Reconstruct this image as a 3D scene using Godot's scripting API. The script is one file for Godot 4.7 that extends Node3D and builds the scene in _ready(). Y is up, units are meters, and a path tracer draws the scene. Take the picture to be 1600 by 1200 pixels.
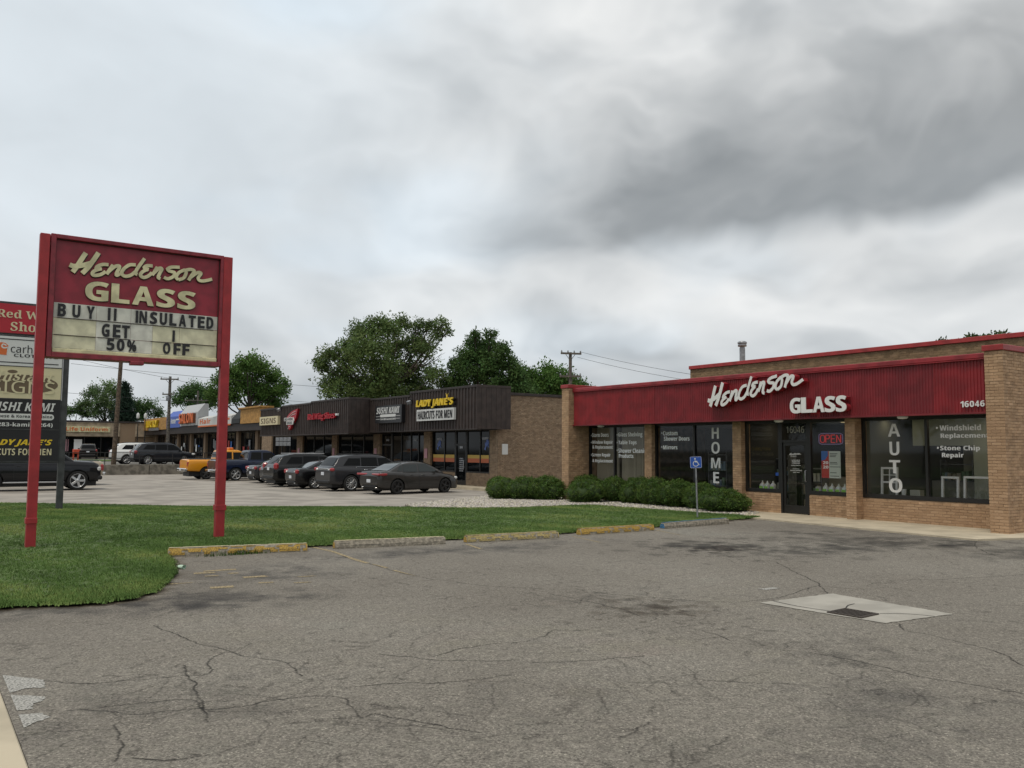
extends Node3D

# ------------------------------------------------------------------ geometry collector
class Geo:
	var v := PackedVector3Array()
	var n := PackedVector3Array()
	var uv := PackedVector2Array()
	var col := PackedColorArray()
	var idx := PackedInt32Array()
	var c := Color.WHITE

	func vert(p: Vector3, nn: Vector3, t := Vector2.ZERO) -> int:
		v.append(p)
		n.append(nn)
		uv.append(t)
		col.append(c)
		return v.size() - 1

	# a, b, d counter-clockwise seen from outside
	func tri(a: Vector3, b: Vector3, d: Vector3) -> void:
		var nn := (b - a).cross(d - a).normalized()
		var i := vert(a, nn)
		vert(d, nn)
		vert(b, nn)
		idx.append_array([i, i + 1, i + 2])

	func quad(a: Vector3, b: Vector3, d: Vector3, e: Vector3, t0 := Vector2.ZERO, t1 := Vector2.ONE) -> void:
		var nn := (d - a).cross(e - b).normalized()
		var i := vert(a, nn, Vector2(t0.x, t1.y))
		vert(b, nn, t1)
		vert(d, nn, Vector2(t1.x, t0.y))
		vert(e, nn, t0)
		idx.append_array([i, i + 2, i + 1, i, i + 3, i + 2])

	func box(lo: Vector3, hi: Vector3) -> void:
		obox(Transform3D(Basis(), (lo + hi) / 2.0), hi - lo)

	# box of size s in the frame x, chamfered by ch
	func obox(x: Transform3D, s: Vector3, ch := 0.0) -> void:
		var h := s / 2.0
		for ax in 3:
			for sg in [-1.0, 1.0]:
				var a := Vector3.ZERO
				a[ax] = sg
				var b := Vector3.ZERO
				b[(ax + 1) % 3] = 1.0
				var d := a.cross(b)
				var ca := a * h * 1.0
				var eb := b.abs() * (h - Vector3.ONE * ch)
				var ed := d.abs() * (h - Vector3.ONE * ch)
				eb = eb * b
				ed = ed * d
				quad(x * (ca - eb - ed), x * (ca + eb - ed), x * (ca + eb + ed), x * (ca - eb + ed))
		if ch > 0.0:
			for ax in 3:
				var u := (ax + 1) % 3
				var w := (ax + 2) % 3
				for su in [-1.0, 1.0]:
					for sw in [-1.0, 1.0]:
						var p := Vector3.ZERO
						p[u] = su * h[u]
						p[w] = sw * (h[w] - ch)
						var q := Vector3.ZERO
						q[u] = su * (h[u] - ch)
						q[w] = sw * h[w]
						var e := Vector3.ZERO
						e[ax] = h[ax] - ch
						if su * sw > 0:
							quad(x * (p - e), x * (q - e), x * (q + e), x * (p + e))
						else:
							quad(x * (q - e), x * (p - e), x * (p + e), x * (q + e))
			for sx in [-1.0, 1.0]:
				for sy in [-1.0, 1.0]:
					for sz in [-1.0, 1.0]:
						var k := Vector3(sx, sy, sz)
						var i := k * (h - Vector3.ONE * ch)
						var pa := Vector3(k.x * h.x, i.y, i.z)
						var pb := Vector3(i.x, k.y * h.y, i.z)
						var pc := Vector3(i.x, i.y, k.z * h.z)
						if sx * sy * sz > 0:
							tri(x * pa, x * pb, x * pc)
						else:
							tri(x * pa, x * pc, x * pb)

	# rows of points; faces are counter-clockwise for (row i, row i+1) against (col j, col j+1); smooth
	func grid(rows: Array, flip := false) -> void:
		var R := rows.size()
		var Cn: int = rows[0].size()
		var base := v.size()
		var nn := PackedVector3Array()
		nn.resize(R * Cn)
		for i in R - 1:
			for j in Cn - 1:
				var a: Vector3 = rows[i][j]
				var b: Vector3 = rows[i][j + 1]
				var d: Vector3 = rows[i + 1][j + 1]
				var e: Vector3 = rows[i + 1][j]
				var f := (d - a).cross(e - b)
				if flip:
					f = -f
				nn[i * Cn + j] += f
				nn[i * Cn + j + 1] += f
				nn[(i + 1) * Cn + j + 1] += f
				nn[(i + 1) * Cn + j] += f
		# closed loops share the normal at the seam
		for i in R:
			if (rows[i][0] as Vector3).distance_squared_to(rows[i][Cn - 1]) < 1e-10:
				var s := nn[i * Cn] + nn[i * Cn + Cn - 1]
				nn[i * Cn] = s
				nn[i * Cn + Cn - 1] = s
		for i in R:
			for j in Cn:
				vert(rows[i][j], nn[i * Cn + j].normalized(), Vector2(float(j) / (Cn - 1), float(i) / (R - 1)))
		for i in R - 1:
			for j in Cn - 1:
				var a := base + i * Cn + j
				if flip:
					idx.append_array([a, a + 1, a + Cn + 1, a, a + Cn + 1, a + Cn])
				else:
					idx.append_array([a, a + Cn + 1, a + 1, a, a + Cn, a + Cn + 1])

	func tube(pts: Array, radii: Array, seg := 8, caps := true) -> void:
		var rows := []
		var up := Vector3.UP
		for i in pts.size():
			var d: Vector3 = (pts[mini(i + 1, pts.size() - 1)] - pts[maxi(i - 1, 0)]).normalized()
			if absf(d.dot(up)) > 0.95:
				up = Vector3.RIGHT
			var s := d.cross(up).normalized()
			var t := s.cross(d)
			up = t
			var row := PackedVector3Array()
			for k in seg + 1:
				var a := TAU * (k % seg) / seg
				row.append(pts[i] + (s * cos(a) + t * sin(a)) * radii[i])
			rows.append(row)
		grid(rows, true)
		if caps:
			for e in [0, pts.size() - 1]:
				var row: PackedVector3Array = rows[e]
				for k in range(1, seg - 1):
					if e == 0:
						tri(row[0], row[k], row[k + 1])
					else:
						tri(row[0], row[k + 1], row[k])

	# profile of (radius, height) turned about the y axis of x
	func lathe(x: Transform3D, prof: Array, seg := 20) -> void:
		var rows := []
		for p in prof:
			var row := PackedVector3Array()
			for k in seg + 1:
				var a := TAU * (k % seg) / seg
				row.append(x * Vector3(cos(a) * p.x, p.y, sin(a) * p.x))
			rows.append(row)
		grid(rows, true)

	# polygon in the xy plane of x, pushed out from z0 to z1
	func prism(x: Transform3D, poly: PackedVector2Array, z0: float, z1: float, back := false) -> void:
		if poly.size() < 3:
			return
		if Geometry2D.is_polygon_clockwise(poly):
			poly.reverse()
		var t := Geometry2D.triangulate_polygon(poly)
		for i in range(0, t.size(), 3):
			var a := poly[t[i]]
			var b := poly[t[i + 1]]
			var d := poly[t[i + 2]]
			if (b - a).cross(d - a) < 0:
				var s := b
				b = d
				d = s
			tri(x * Vector3(a.x, a.y, z1), x * Vector3(b.x, b.y, z1), x * Vector3(d.x, d.y, z1))
			if back:
				tri(x * Vector3(a.x, a.y, z0), x * Vector3(d.x, d.y, z0), x * Vector3(b.x, b.y, z0))
		if absf(z1 - z0) > 1e-6:
			for i in poly.size():
				var a := poly[i]
				var b := poly[(i + 1) % poly.size()]
				quad(x * Vector3(a.x, a.y, z0), x * Vector3(b.x, b.y, z0), x * Vector3(b.x, b.y, z1), x * Vector3(a.x, a.y, z1))

	func sphere(x: Transform3D, r: Vector3, seg := 12, rings := 8) -> void:
		var prof := []
		for i in rings + 1:
			var a := -PI / 2 + PI * i / rings
			prof.append(Vector2(maxf(cos(a), 0.001), sin(a)))
		lathe(x * Transform3D(Basis.from_scale(r), Vector3.ZERO), prof, seg)

	func mesh() -> ArrayMesh:
		var m := ArrayMesh.new()
		if v.is_empty():
			return m
		var a := []
		a.resize(Mesh.ARRAY_MAX)
		a[Mesh.ARRAY_VERTEX] = v
		a[Mesh.ARRAY_NORMAL] = n
		a[Mesh.ARRAY_TEX_UV] = uv
		a[Mesh.ARRAY_COLOR] = col
		a[Mesh.ARRAY_INDEX] = idx
		m.add_surface_from_arrays(Mesh.PRIMITIVE_TRIANGLES, a)
		return m

# ------------------------------------------------------------------ scene helpers
var M := {}
var rng := RandomNumberGenerator.new()
var used := {}

func v3(x: float, y: float, z: float) -> Vector3:
	return Vector3(x, y, z)

func v2(x: float, y: float) -> Vector2:
	return Vector2(x, y)

func lin(r: float, g: float, b: float) -> Color:
	return Color(r, g, b).linear_to_srgb()

func mat(key: String, r: float, g: float, b: float, rough := 0.8, metal := 0.0) -> StandardMaterial3D:
	var m := StandardMaterial3D.new()
	m.resource_name = key
	m.albedo_color = lin(r, g, b)
	m.roughness = rough
	m.metallic = metal
	M[key] = m
	return m

func numbered(called: String) -> String:
	var k: int = used.get(called, 0)
	used[called] = k + 1
	return called if k == 0 else "%s_%03d" % [called, k]

func tag(o: Node, label: String, category := "", group := "", kind := "") -> Node:
	if label:
		o.set_meta("label", label)
	if category:
		o.set_meta("category", category)
	if group:
		o.set_meta("group", group)
	if kind:
		o.set_meta("kind", kind)
	return o

func thing(called: String, label: String, category: String, at: Vector3, group := "", turn := 0.0) -> Node3D:
	var o := Node3D.new()
	o.name = numbered(called)
	add_child(o, true)
	o.position = at
	o.rotation.y = turn
	tag(o, label, category, group)
	return o

# one named mesh; geometry is in world coordinates unless local
func obj(called: String, g, m: Material, parent: Node = null, local := false, label := "") -> MeshInstance3D:
	var o := MeshInstance3D.new()
	o.mesh = g.mesh() if g is Geo else g
	o.material_override = m
	if parent == null:
		o.name = numbered(called)
		add_child(o, true)
	else:
		o.name = called
		parent.add_child(o, true)
		if not local and not parent is MeshInstance3D:
			o.position = -(parent as Node3D).position
	if label:
		o.set_meta("label", label)
	return o

func structure(called: String, g, m: Material) -> MeshInstance3D:
	var o := obj(called, g, m)
	o.set_meta("kind", "structure")
	return o

func boxg(lo: Vector3, hi: Vector3, ch := 0.0) -> Geo:
	var g := Geo.new()
	g.obox(Transform3D(Basis(), (lo + hi) / 2.0), hi - lo, ch)
	return g

func ss(a: float, b: float, x: float) -> float:
	return smoothstep(a, b, x)

func gh(x: float) -> float:      # height of the paving: the rear car park lies a little lower
	return -0.22 * smoothstep(0.0, 1.0, clampf((-22.0 - x) / 10.0, 0.0, 1.0))

func smooth2(p: Array, steps := 6) -> PackedVector2Array:
	var out := PackedVector2Array()
	for i in p.size() - 1:
		var a: Vector2 = p[maxi(i - 1, 0)]
		var b: Vector2 = p[i]
		var c: Vector2 = p[i + 1]
		var d: Vector2 = p[mini(i + 2, p.size() - 1)]
		for k in steps:
			out.append(b.cubic_interpolate(c, a, d, float(k) / steps))
	out.append(p[p.size() - 1])
	return out

# value of a polyline (x ascending) at x
func at(p: Array, x: float) -> float:
	if x <= p[0].x:
		return p[0].y
	for i in p.size() - 1:
		if x <= p[i + 1].x:
			return lerpf(p[i].y, p[i + 1].y, (x - p[i].x) / (p[i + 1].x - p[i].x))
	return p[p.size() - 1].y

# ------------------------------------------------------------------ lettering
var fonts := {}

func font(kind: String) -> Font:
	if not fonts.has(kind):
		var f := SystemFont.new()
		f.font_names = PackedStringArray(["Droid Serif" if kind.begins_with("serif") else "Droid Sans"])
		if kind.contains("bold") or kind.contains("heavy"):
			f.font_weight = 700
		if kind.contains("heavy"):
			var h := FontVariation.new()
			h.base_font = f
			h.variation_embolden = 0.6
			fonts[kind] = h
		else:
			fonts[kind] = f
	return fonts[kind]

# writes s into the rectangle (x0,y0)-(x1,y1) of the plane frame x, standing out from z0 to z0+depth
func text(g: Geo, x: Transform3D, s: String, kind: String, x0: float, y0: float, x1: float, y1: float, z0 := 0.0, depth := 0.004, shear := 0.0) -> void:
	var t := TextMesh.new()
	t.font = font(kind)
	t.text = s
	t.font_size = 64
	t.pixel_size = 0.01
	t.depth = 0.1
	t.curve_step = 3.0
	var a := t.get_mesh_arrays()
	var vs: PackedVector3Array = a[Mesh.ARRAY_VERTEX]
	var ns: PackedVector3Array = a[Mesh.ARRAY_NORMAL]
	var ix: PackedInt32Array = a[Mesh.ARRAY_INDEX]
	if vs.is_empty():
		return
	var lo := Vector3.INF
	var hi := -Vector3.INF
	for i in vs.size():
		vs[i].x += vs[i].y * shear
		lo = lo.min(vs[i])
		hi = hi.max(vs[i])
	var sc := Vector3((x1 - x0) / (hi.x - lo.x), (y1 - y0) / (hi.y - lo.y), depth / (hi.z - lo.z))
	var base := g.v.size()
	for i in vs.size():
		var q := (vs[i] - lo) * sc + Vector3(x0, y0, z0)
		g.vert(x * q, (x.basis * (ns[i] / sc)).normalized())
	for i in ix:
		g.idx.append(base + i)

# brush strokes as raised letters
func brush(g: Geo, x: Transform3D, strokes: Array, wide: float, z0: float, z1: float) -> void:
	var lift := 0.0
	for i in strokes.size():
		var st: Array = strokes[i]
		lift += 0.0006
		for poly in Geometry2D.offset_polyline(smooth2(st, 5), wide / 2.0 * (1.0 if i < 3 else 0.74), Geometry2D.JOIN_ROUND, Geometry2D.END_ROUND):
			if not Geometry2D.is_polygon_clockwise(poly):
				g.prism(x, poly, z0, z1 + lift)

# ------------------------------------------------------------------ bricks
var brick_shapes := {}

# running-bond bricks on the plane O + u*right + v*up; the first `single` of them are nodes, the rest one mesh
func bricks(parent: Node, O: Vector3, right: Vector3, w: float, h: float, tones: Array, single := 0, out := 0.008) -> int:
	var up := Vector3.UP
	var nrm := right.cross(up)
	var b := Basis(right, up, nrm)
	var rest := Geo.new()
	var bl := 0.203
	var bh := 0.0677
	var made := 0
	var rowsn := int(round(h / bh))
	for r in rowsn:
		var u := -(bl / 2.0 if r % 2 else 0.0)
		while u < w - 0.02:
			var a := maxf(u, 0.0)
			var e := minf(u + bl, w)
			u += bl
			if e - a < 0.03:
				continue
			var push := rng.randf_range(-0.003, 0.004)
			var cen := O + right * ((a + e) / 2.0) + up * ((r + 0.5) * bh) + nrm * (push)
			var size := Vector3(e - a - 0.011, bh - 0.011, out * 2.0)
			var tone := rng.randi() % tones.size()
			if made < single:
				var key := "%.3f" % size.x
				if not brick_shapes.has(key):
					var g := Geo.new()
					g.obox(Transform3D(), size, 0.003)
					brick_shapes[key] = g.mesh()
				var o := MeshInstance3D.new()
				o.name = "brick"
				o.mesh = brick_shapes[key]
				o.material_override = tones[tone]
				parent.add_child(o, true)
				o.transform = Transform3D(b, cen)
				made += 1
			else:
				var tc: Color = (tones[tone] as StandardMaterial3D).albedo_color.srgb_to_linear()
				var k := rng.randf_range(0.92, 1.08)
				rest.c = Color(tc.r * k, tc.g * k, tc.b * k)
				rest.obox(Transform3D(b, cen), size)
	if rest.v.size():
		var o := obj("brickwork", rest, M.brick_tint, parent)
		o.position = Vector3.ZERO
		o.set_meta("kind", "stuff")
	return made

func noise_tex(freq: float, seed_: int, size := 512, oct := 4, ramp: Gradient = null, type := FastNoiseLite.TYPE_SIMPLEX_SMOOTH) -> NoiseTexture2D:
	var t := NoiseTexture2D.new()
	var f := FastNoiseLite.new()
	f.noise_type = type
	f.frequency = freq
	f.seed = seed_
	f.fractal_octaves = oct
	t.noise = f
	t.width = size
	t.height = size
	t.seamless = true
	if ramp:
		t.color_ramp = ramp
	return t

func ramp(stops: Array) -> Gradient:
	var g := Gradient.new()
	var o := PackedFloat32Array()
	var c := PackedColorArray()
	for s in stops:
		o.append(s[0])
		c.append(s[1])
	g.offsets = o
	g.colors = c
	return g

func grey(x: float) -> Color:
	return Color(x, x, x)

# multiply a material by a soft noise, laid on in world space
func weather(m: StandardMaterial3D, scale: float, lo := 0.75, freq := 0.02, seed_ := 1, tint := Color.WHITE) -> StandardMaterial3D:
	m.albedo_texture = noise_tex(freq, seed_, 256, 5, ramp([[0.25, Color(tint.r * lo, tint.g * lo, tint.b * lo)], [0.7, Color.WHITE]]))
	m.uv1_triplanar = true
	m.uv1_world_triplanar = true
	m.uv1_scale = Vector3.ONE * scale
	return m

func bump(m: StandardMaterial3D, scale_cm: float, freq := 0.05, seed_ := 3) -> StandardMaterial3D:
	m.heightmap_enabled = true
	m.heightmap_scale = scale_cm
	m.heightmap_texture = noise_tex(freq, seed_, 256, 4)
	if not m.uv1_triplanar:
		m.uv1_triplanar = true
		m.uv1_world_triplanar = true
	return m

# ------------------------------------------------------------------ plants
func leaf_clump(count: int, spread: float, leaf: float, seed_: int, upward := 0.0) -> ArrayMesh:
	var r := RandomNumberGenerator.new()
	r.seed = seed_
	var g := Geo.new()
	for i in count:
		var d := Vector3(r.randfn(), r.randfn(), r.randfn()).normalized()
		var p := d * spread * pow(r.randf(), 0.5)
		var ax := (d + Vector3(r.randfn(), r.randfn() + upward, r.randfn()) * 0.7).normalized()
		var sd := ax.cross(Vector3(r.randfn(), r.randfn(), r.randfn())).normalized()
		var l := leaf * r.randf_range(0.7, 1.25)
		var w := l * r.randf_range(0.28, 0.4)
		var k := r.randf_range(0.8, 1.2)
		g.c = Color(k, k, k * r.randf_range(0.85, 1.1))
		var nn := ax.cross(sd)
		var bend := nn * l * 0.12
		g.tri(p, p + ax * l * 0.5 + sd * w + bend, p + ax * l)
		g.tri(p, p + ax * l, p + ax * l * 0.5 - sd * w + bend)
	return g.mesh()

func scatter(called: String, parent: Node, mesh: ArrayMesh, m: Material, xf: Array, cols: Array) -> MultiMeshInstance3D:
	var mm := MultiMesh.new()
	mm.transform_format = MultiMesh.TRANSFORM_3D
	mm.use_colors = true
	mm.mesh = mesh
	mm.instance_count = xf.size()
	for i in xf.size():
		mm.set_instance_transform(i, xf[i])
		mm.set_instance_color(i, cols[i])
	var o := MultiMeshInstance3D.new()
	o.multimesh = mm
	o.material_override = m
	if parent:
		o.name = called
		parent.add_child(o, true)
	else:
		o.name = numbered(called)
		add_child(o, true)
	return o

# the same copies joined into one mesh, for crowns that belong to one tree
func joined(called: String, parent: Node, mesh: ArrayMesh, m: Material, xf: Array, cols: Array) -> MeshInstance3D:
	var a := mesh.surface_get_arrays(0)
	var ix: PackedInt32Array = a[Mesh.ARRAY_INDEX]
	var sv: PackedVector3Array = a[Mesh.ARRAY_VERTEX]
	var sn: PackedVector3Array = a[Mesh.ARRAY_NORMAL]
	var fv := PackedVector3Array()
	var fn := PackedVector3Array()
	for i in ix:
		fv.append(sv[i])
		fn.append(sn[i])
	var g := Geo.new()
	var cc := PackedColorArray()
	cc.resize(fv.size())
	for i in xf.size():
		var t: Transform3D = xf[i]
		g.v.append_array(t * fv)
		g.n.append_array(Transform3D(t.basis.orthonormalized(), Vector3.ZERO) * fn)
		cc.fill(cols[i])
		g.col.append_array(cc)
	var arr := []
	arr.resize(Mesh.ARRAY_MAX)
	arr[Mesh.ARRAY_VERTEX] = g.v
	arr[Mesh.ARRAY_NORMAL] = g.n
	arr[Mesh.ARRAY_COLOR] = g.col
	var out := ArrayMesh.new()
	out.add_surface_from_arrays(Mesh.PRIMITIVE_TRIANGLES, arr)
	return obj(called, out, m, parent, true)

func rand_basis(s: float) -> Basis:
	return Basis.from_euler(Vector3(rng.randf() * TAU, rng.randf() * TAU, rng.randf() * TAU)).scaled(Vector3.ONE * s)

# a broadleaf or conifer: lobes are [x, y, z, r] about the foot; x runs along the view's right, z towards it
func tree(called: String, label: String, foot: Vector3, turn: float, trunk_h: float, trunk_r: float, lobes: Array, per: float, clump: ArrayMesh, tint: Color, up := 0.2, group := "trees behind the shops") -> Node3D:
	var o := thing(called, label, "tree", foot, group, turn)
	var bark := Geo.new()
	var lean := Vector3(rng.randf_range(-0.3, 0.3), 0, rng.randf_range(-0.3, 0.3))
	var tp := []
	var tr := []
	for i in 7:
		var f := i / 6.0
		tp.append(Vector3(0, trunk_h * f, 0) + lean * f * f + Vector3(sin(f * 7.0) * 0.1, 0, cos(f * 5.0) * 0.1) * f)
		tr.append(trunk_r * (1.15 - 0.75 * f) + (trunk_r * 0.35 if i == 0 else 0.0))
	bark.tube(tp, tr, 8)
	var limbs := Geo.new()
	var xf := []
	var cols := []
	for l in lobes:
		var cen := Vector3(l[0], l[1], l[2])
		var r: float = l[3]
		var f := clampf(cen.y / trunk_h - 0.35, 0.25, 0.98)
		var s: Vector3 = tp[int(f * 6.0)]
		var midp := s.lerp(cen, 0.5) + Vector3(0, -0.06 * s.distance_to(cen), 0)
		limbs.tube([s, midp, cen, cen + (cen - midp).normalized() * r * 0.6], [trunk_r * 0.34, trunk_r * 0.22, trunk_r * 0.12, 0.02], 5)
		for k in 3:
			var dd := Vector3(rng.randfn(), rng.randfn() * 0.6 + 0.4, rng.randfn()).normalized()
			limbs.tube([cen.lerp(midp, 0.2), cen + dd * r * 0.55, cen + dd * r * 1.02], [trunk_r * 0.1, 0.04, 0.012], 4, false)
		var hue := rng.randf_range(0.82, 1.2)
		# twigs with leaves along them make the outline ragged
		var twigs := int(per * r * r)
		for k in twigs:
			var d := Vector3(rng.randfn(), rng.randfn() * 0.9 + up, rng.randfn()).normalized()
			var q := rng.randf()
			var reach := r * (0.45 + 0.6 * q + 0.42 * pow(q, 6.0)) * (1.0 + 0.3 * sin(d.x * 5.0 + cen.x * 3.0) * cos(d.y * 4.0 + cen.z * 2.0))
			var p := cen + d * reach * Vector3(1, 0.85, 1)
			var sc := rng.randf_range(0.65, 1.2)
			xf.append(Transform3D(Basis(Quaternion(Vector3.UP, (d + Vector3.UP * 0.5).normalized())) * Basis(Vector3.UP, rng.randf() * TAU) * Basis.from_scale(Vector3.ONE * sc), p))
			var br := hue * rng.randf_range(0.8, 1.22)
			cols.append(Color(tint.r * br * rng.randf_range(0.9, 1.15), tint.g * br, tint.b * br))
	obj("trunk", bark, M.bark, o, true)
	obj("limb", limbs, M.bark, o, true)
	joined("crown", o, clump, M.leaf, xf, cols)
	return o

# lobes filling an envelope of half-width ax, az between y0 and y1
func lobes_in(n: int, ax: float, az: float, y0: float, y1: float, r0: float, r1: float, shape := 0.5, off := Vector3.ZERO) -> Array:
	var out := []
	var tries := 0
	while out.size() < n and tries < n * 40:
		tries += 1
		var f := rng.randf()
		var wide := sqrt(maxf(0.02, 1.0 - pow(absf(f - shape) / maxf(shape, 1.0 - shape), 2.2)))
		var a := rng.randf() * TAU
		var q := sqrt(rng.randf())
		var r := rng.randf_range(r0, r1)
		var p := Vector3(cos(a) * q * ax * wide, lerpf(y0, y1, f), sin(a) * q * az * wide) + off
		var ok := true
		for l in out:
			if p.distance_to(Vector3(l[0], l[1], l[2])) < (r + l[3]) * 0.42:
				ok = false
				break
		if ok:
			out.append([p.x, p.y, p.z, r])
	return out

# a clipped, rounded box shrub
func shrub_proto(seed_: int) -> Node3D:
	var r := RandomNumberGenerator.new()
	r.seed = seed_
	var o := Node3D.new()
	var core := Geo.new()
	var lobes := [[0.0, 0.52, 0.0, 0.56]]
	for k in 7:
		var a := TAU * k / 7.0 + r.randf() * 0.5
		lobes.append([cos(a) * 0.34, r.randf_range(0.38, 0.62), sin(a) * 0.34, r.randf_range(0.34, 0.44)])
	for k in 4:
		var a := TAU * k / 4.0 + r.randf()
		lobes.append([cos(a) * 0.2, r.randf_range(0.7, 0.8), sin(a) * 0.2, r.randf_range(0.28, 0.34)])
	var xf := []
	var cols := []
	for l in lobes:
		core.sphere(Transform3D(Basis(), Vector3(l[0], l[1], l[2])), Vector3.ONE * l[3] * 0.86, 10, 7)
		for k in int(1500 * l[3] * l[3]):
			var d := Vector3(r.randfn(), r.randfn(), r.randfn()).normalized()
			var p: Vector3 = Vector3(l[0], l[1], l[2]) + d * float(l[3]) * r.randf_range(0.84, 1.12)
			if p.y < 0.04:
				continue
			var hid := false
			for q in lobes:
				if q != l and p.distance_to(Vector3(q[0], q[1], q[2])) < q[3] * 0.8:
					hid = true
			if hid:
				continue
			xf.append(Transform3D(Basis.from_euler(Vector3(r.randf() * TAU, r.randf() * TAU, r.randf() * TAU)).scaled(Vector3.ONE * r.randf_range(0.7, 1.2)), p))
			var b := r.randf_range(0.6, 1.35)
			cols.append(Color(0.085 * b * r.randf_range(0.85, 1.25), 0.15 * b, 0.034 * b))
	var stem := Geo.new()
	for k in 5:
		var a := TAU * k / 5.0
		stem.tube([Vector3(cos(a) * 0.08, -0.05, sin(a) * 0.08), Vector3(cos(a) * 0.25, 0.35, sin(a) * 0.25)], [0.02, 0.012], 5)
	obj("stem", stem, M.bark, o, true)
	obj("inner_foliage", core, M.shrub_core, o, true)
	joined("foliage", o, leaf_clump(8, 0.06, 0.055, seed_ + 5), M.leaf, xf, cols)
	return o

# ------------------------------------------------------------------ vehicles
# own axes: nose towards -z, right side +x, ground at y 0. Distances in the profiles are metres from the tail.
func wheel_parts(car: Node3D, x: float, zc: float, r: float, side: float, rim: StandardMaterial3D, spokes: int) -> void:
	var X := Transform3D(Basis(Vector3.FORWARD, side * PI / 2.0), Vector3(x, r, zc))   # the frame's y points outwards
	var t := Geo.new()
	t.lathe(X, [v2(r * 0.6, -0.22), v2(r * 0.93, -0.22), v2(r * 0.995, -0.19), v2(r, -0.14), v2(r, -0.06), v2(r * 0.985, -0.02), v2(r * 0.93, 0.0), v2(r * 0.8, 0.004), v2(r * 0.72, -0.005), v2(r * 0.70, -0.02)], 28)
	var w := obj("wheel", t, M.tyre, car, true)
	var g := Geo.new()
	g.lathe(X, [v2(r * 0.72, -0.004), v2(r * 0.70, 0.0), v2(r * 0.66, -0.012), v2(r * 0.64, -0.06)], 28)
	g.lathe(X, [v2(r * 0.17, -0.05), v2(r * 0.17, 0.0), v2(r * 0.1, 0.006), v2(0.001, 0.007)], 14)
	for k in spokes:
		var a := TAU * k / spokes + 0.3
		var B := X * Transform3D(Basis(Vector3.UP, a), Vector3.ZERO)
		g.obox(B * Transform3D(Basis(Vector3.FORWARD, 0.05), Vector3(r * 0.41, -0.022, 0)), Vector3(r * 0.52, 0.026, r * (1.15 / spokes)), 0.006)
	obj("rim", g, rim, w, true)
	var b := Geo.new()
	b.lathe(X, [v2(r * 0.66, -0.075), v2(r * 0.3, -0.07), v2(0.001, -0.07)], 20)
	obj("brake_disc", b, M.dark_metal, w, true)

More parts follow.
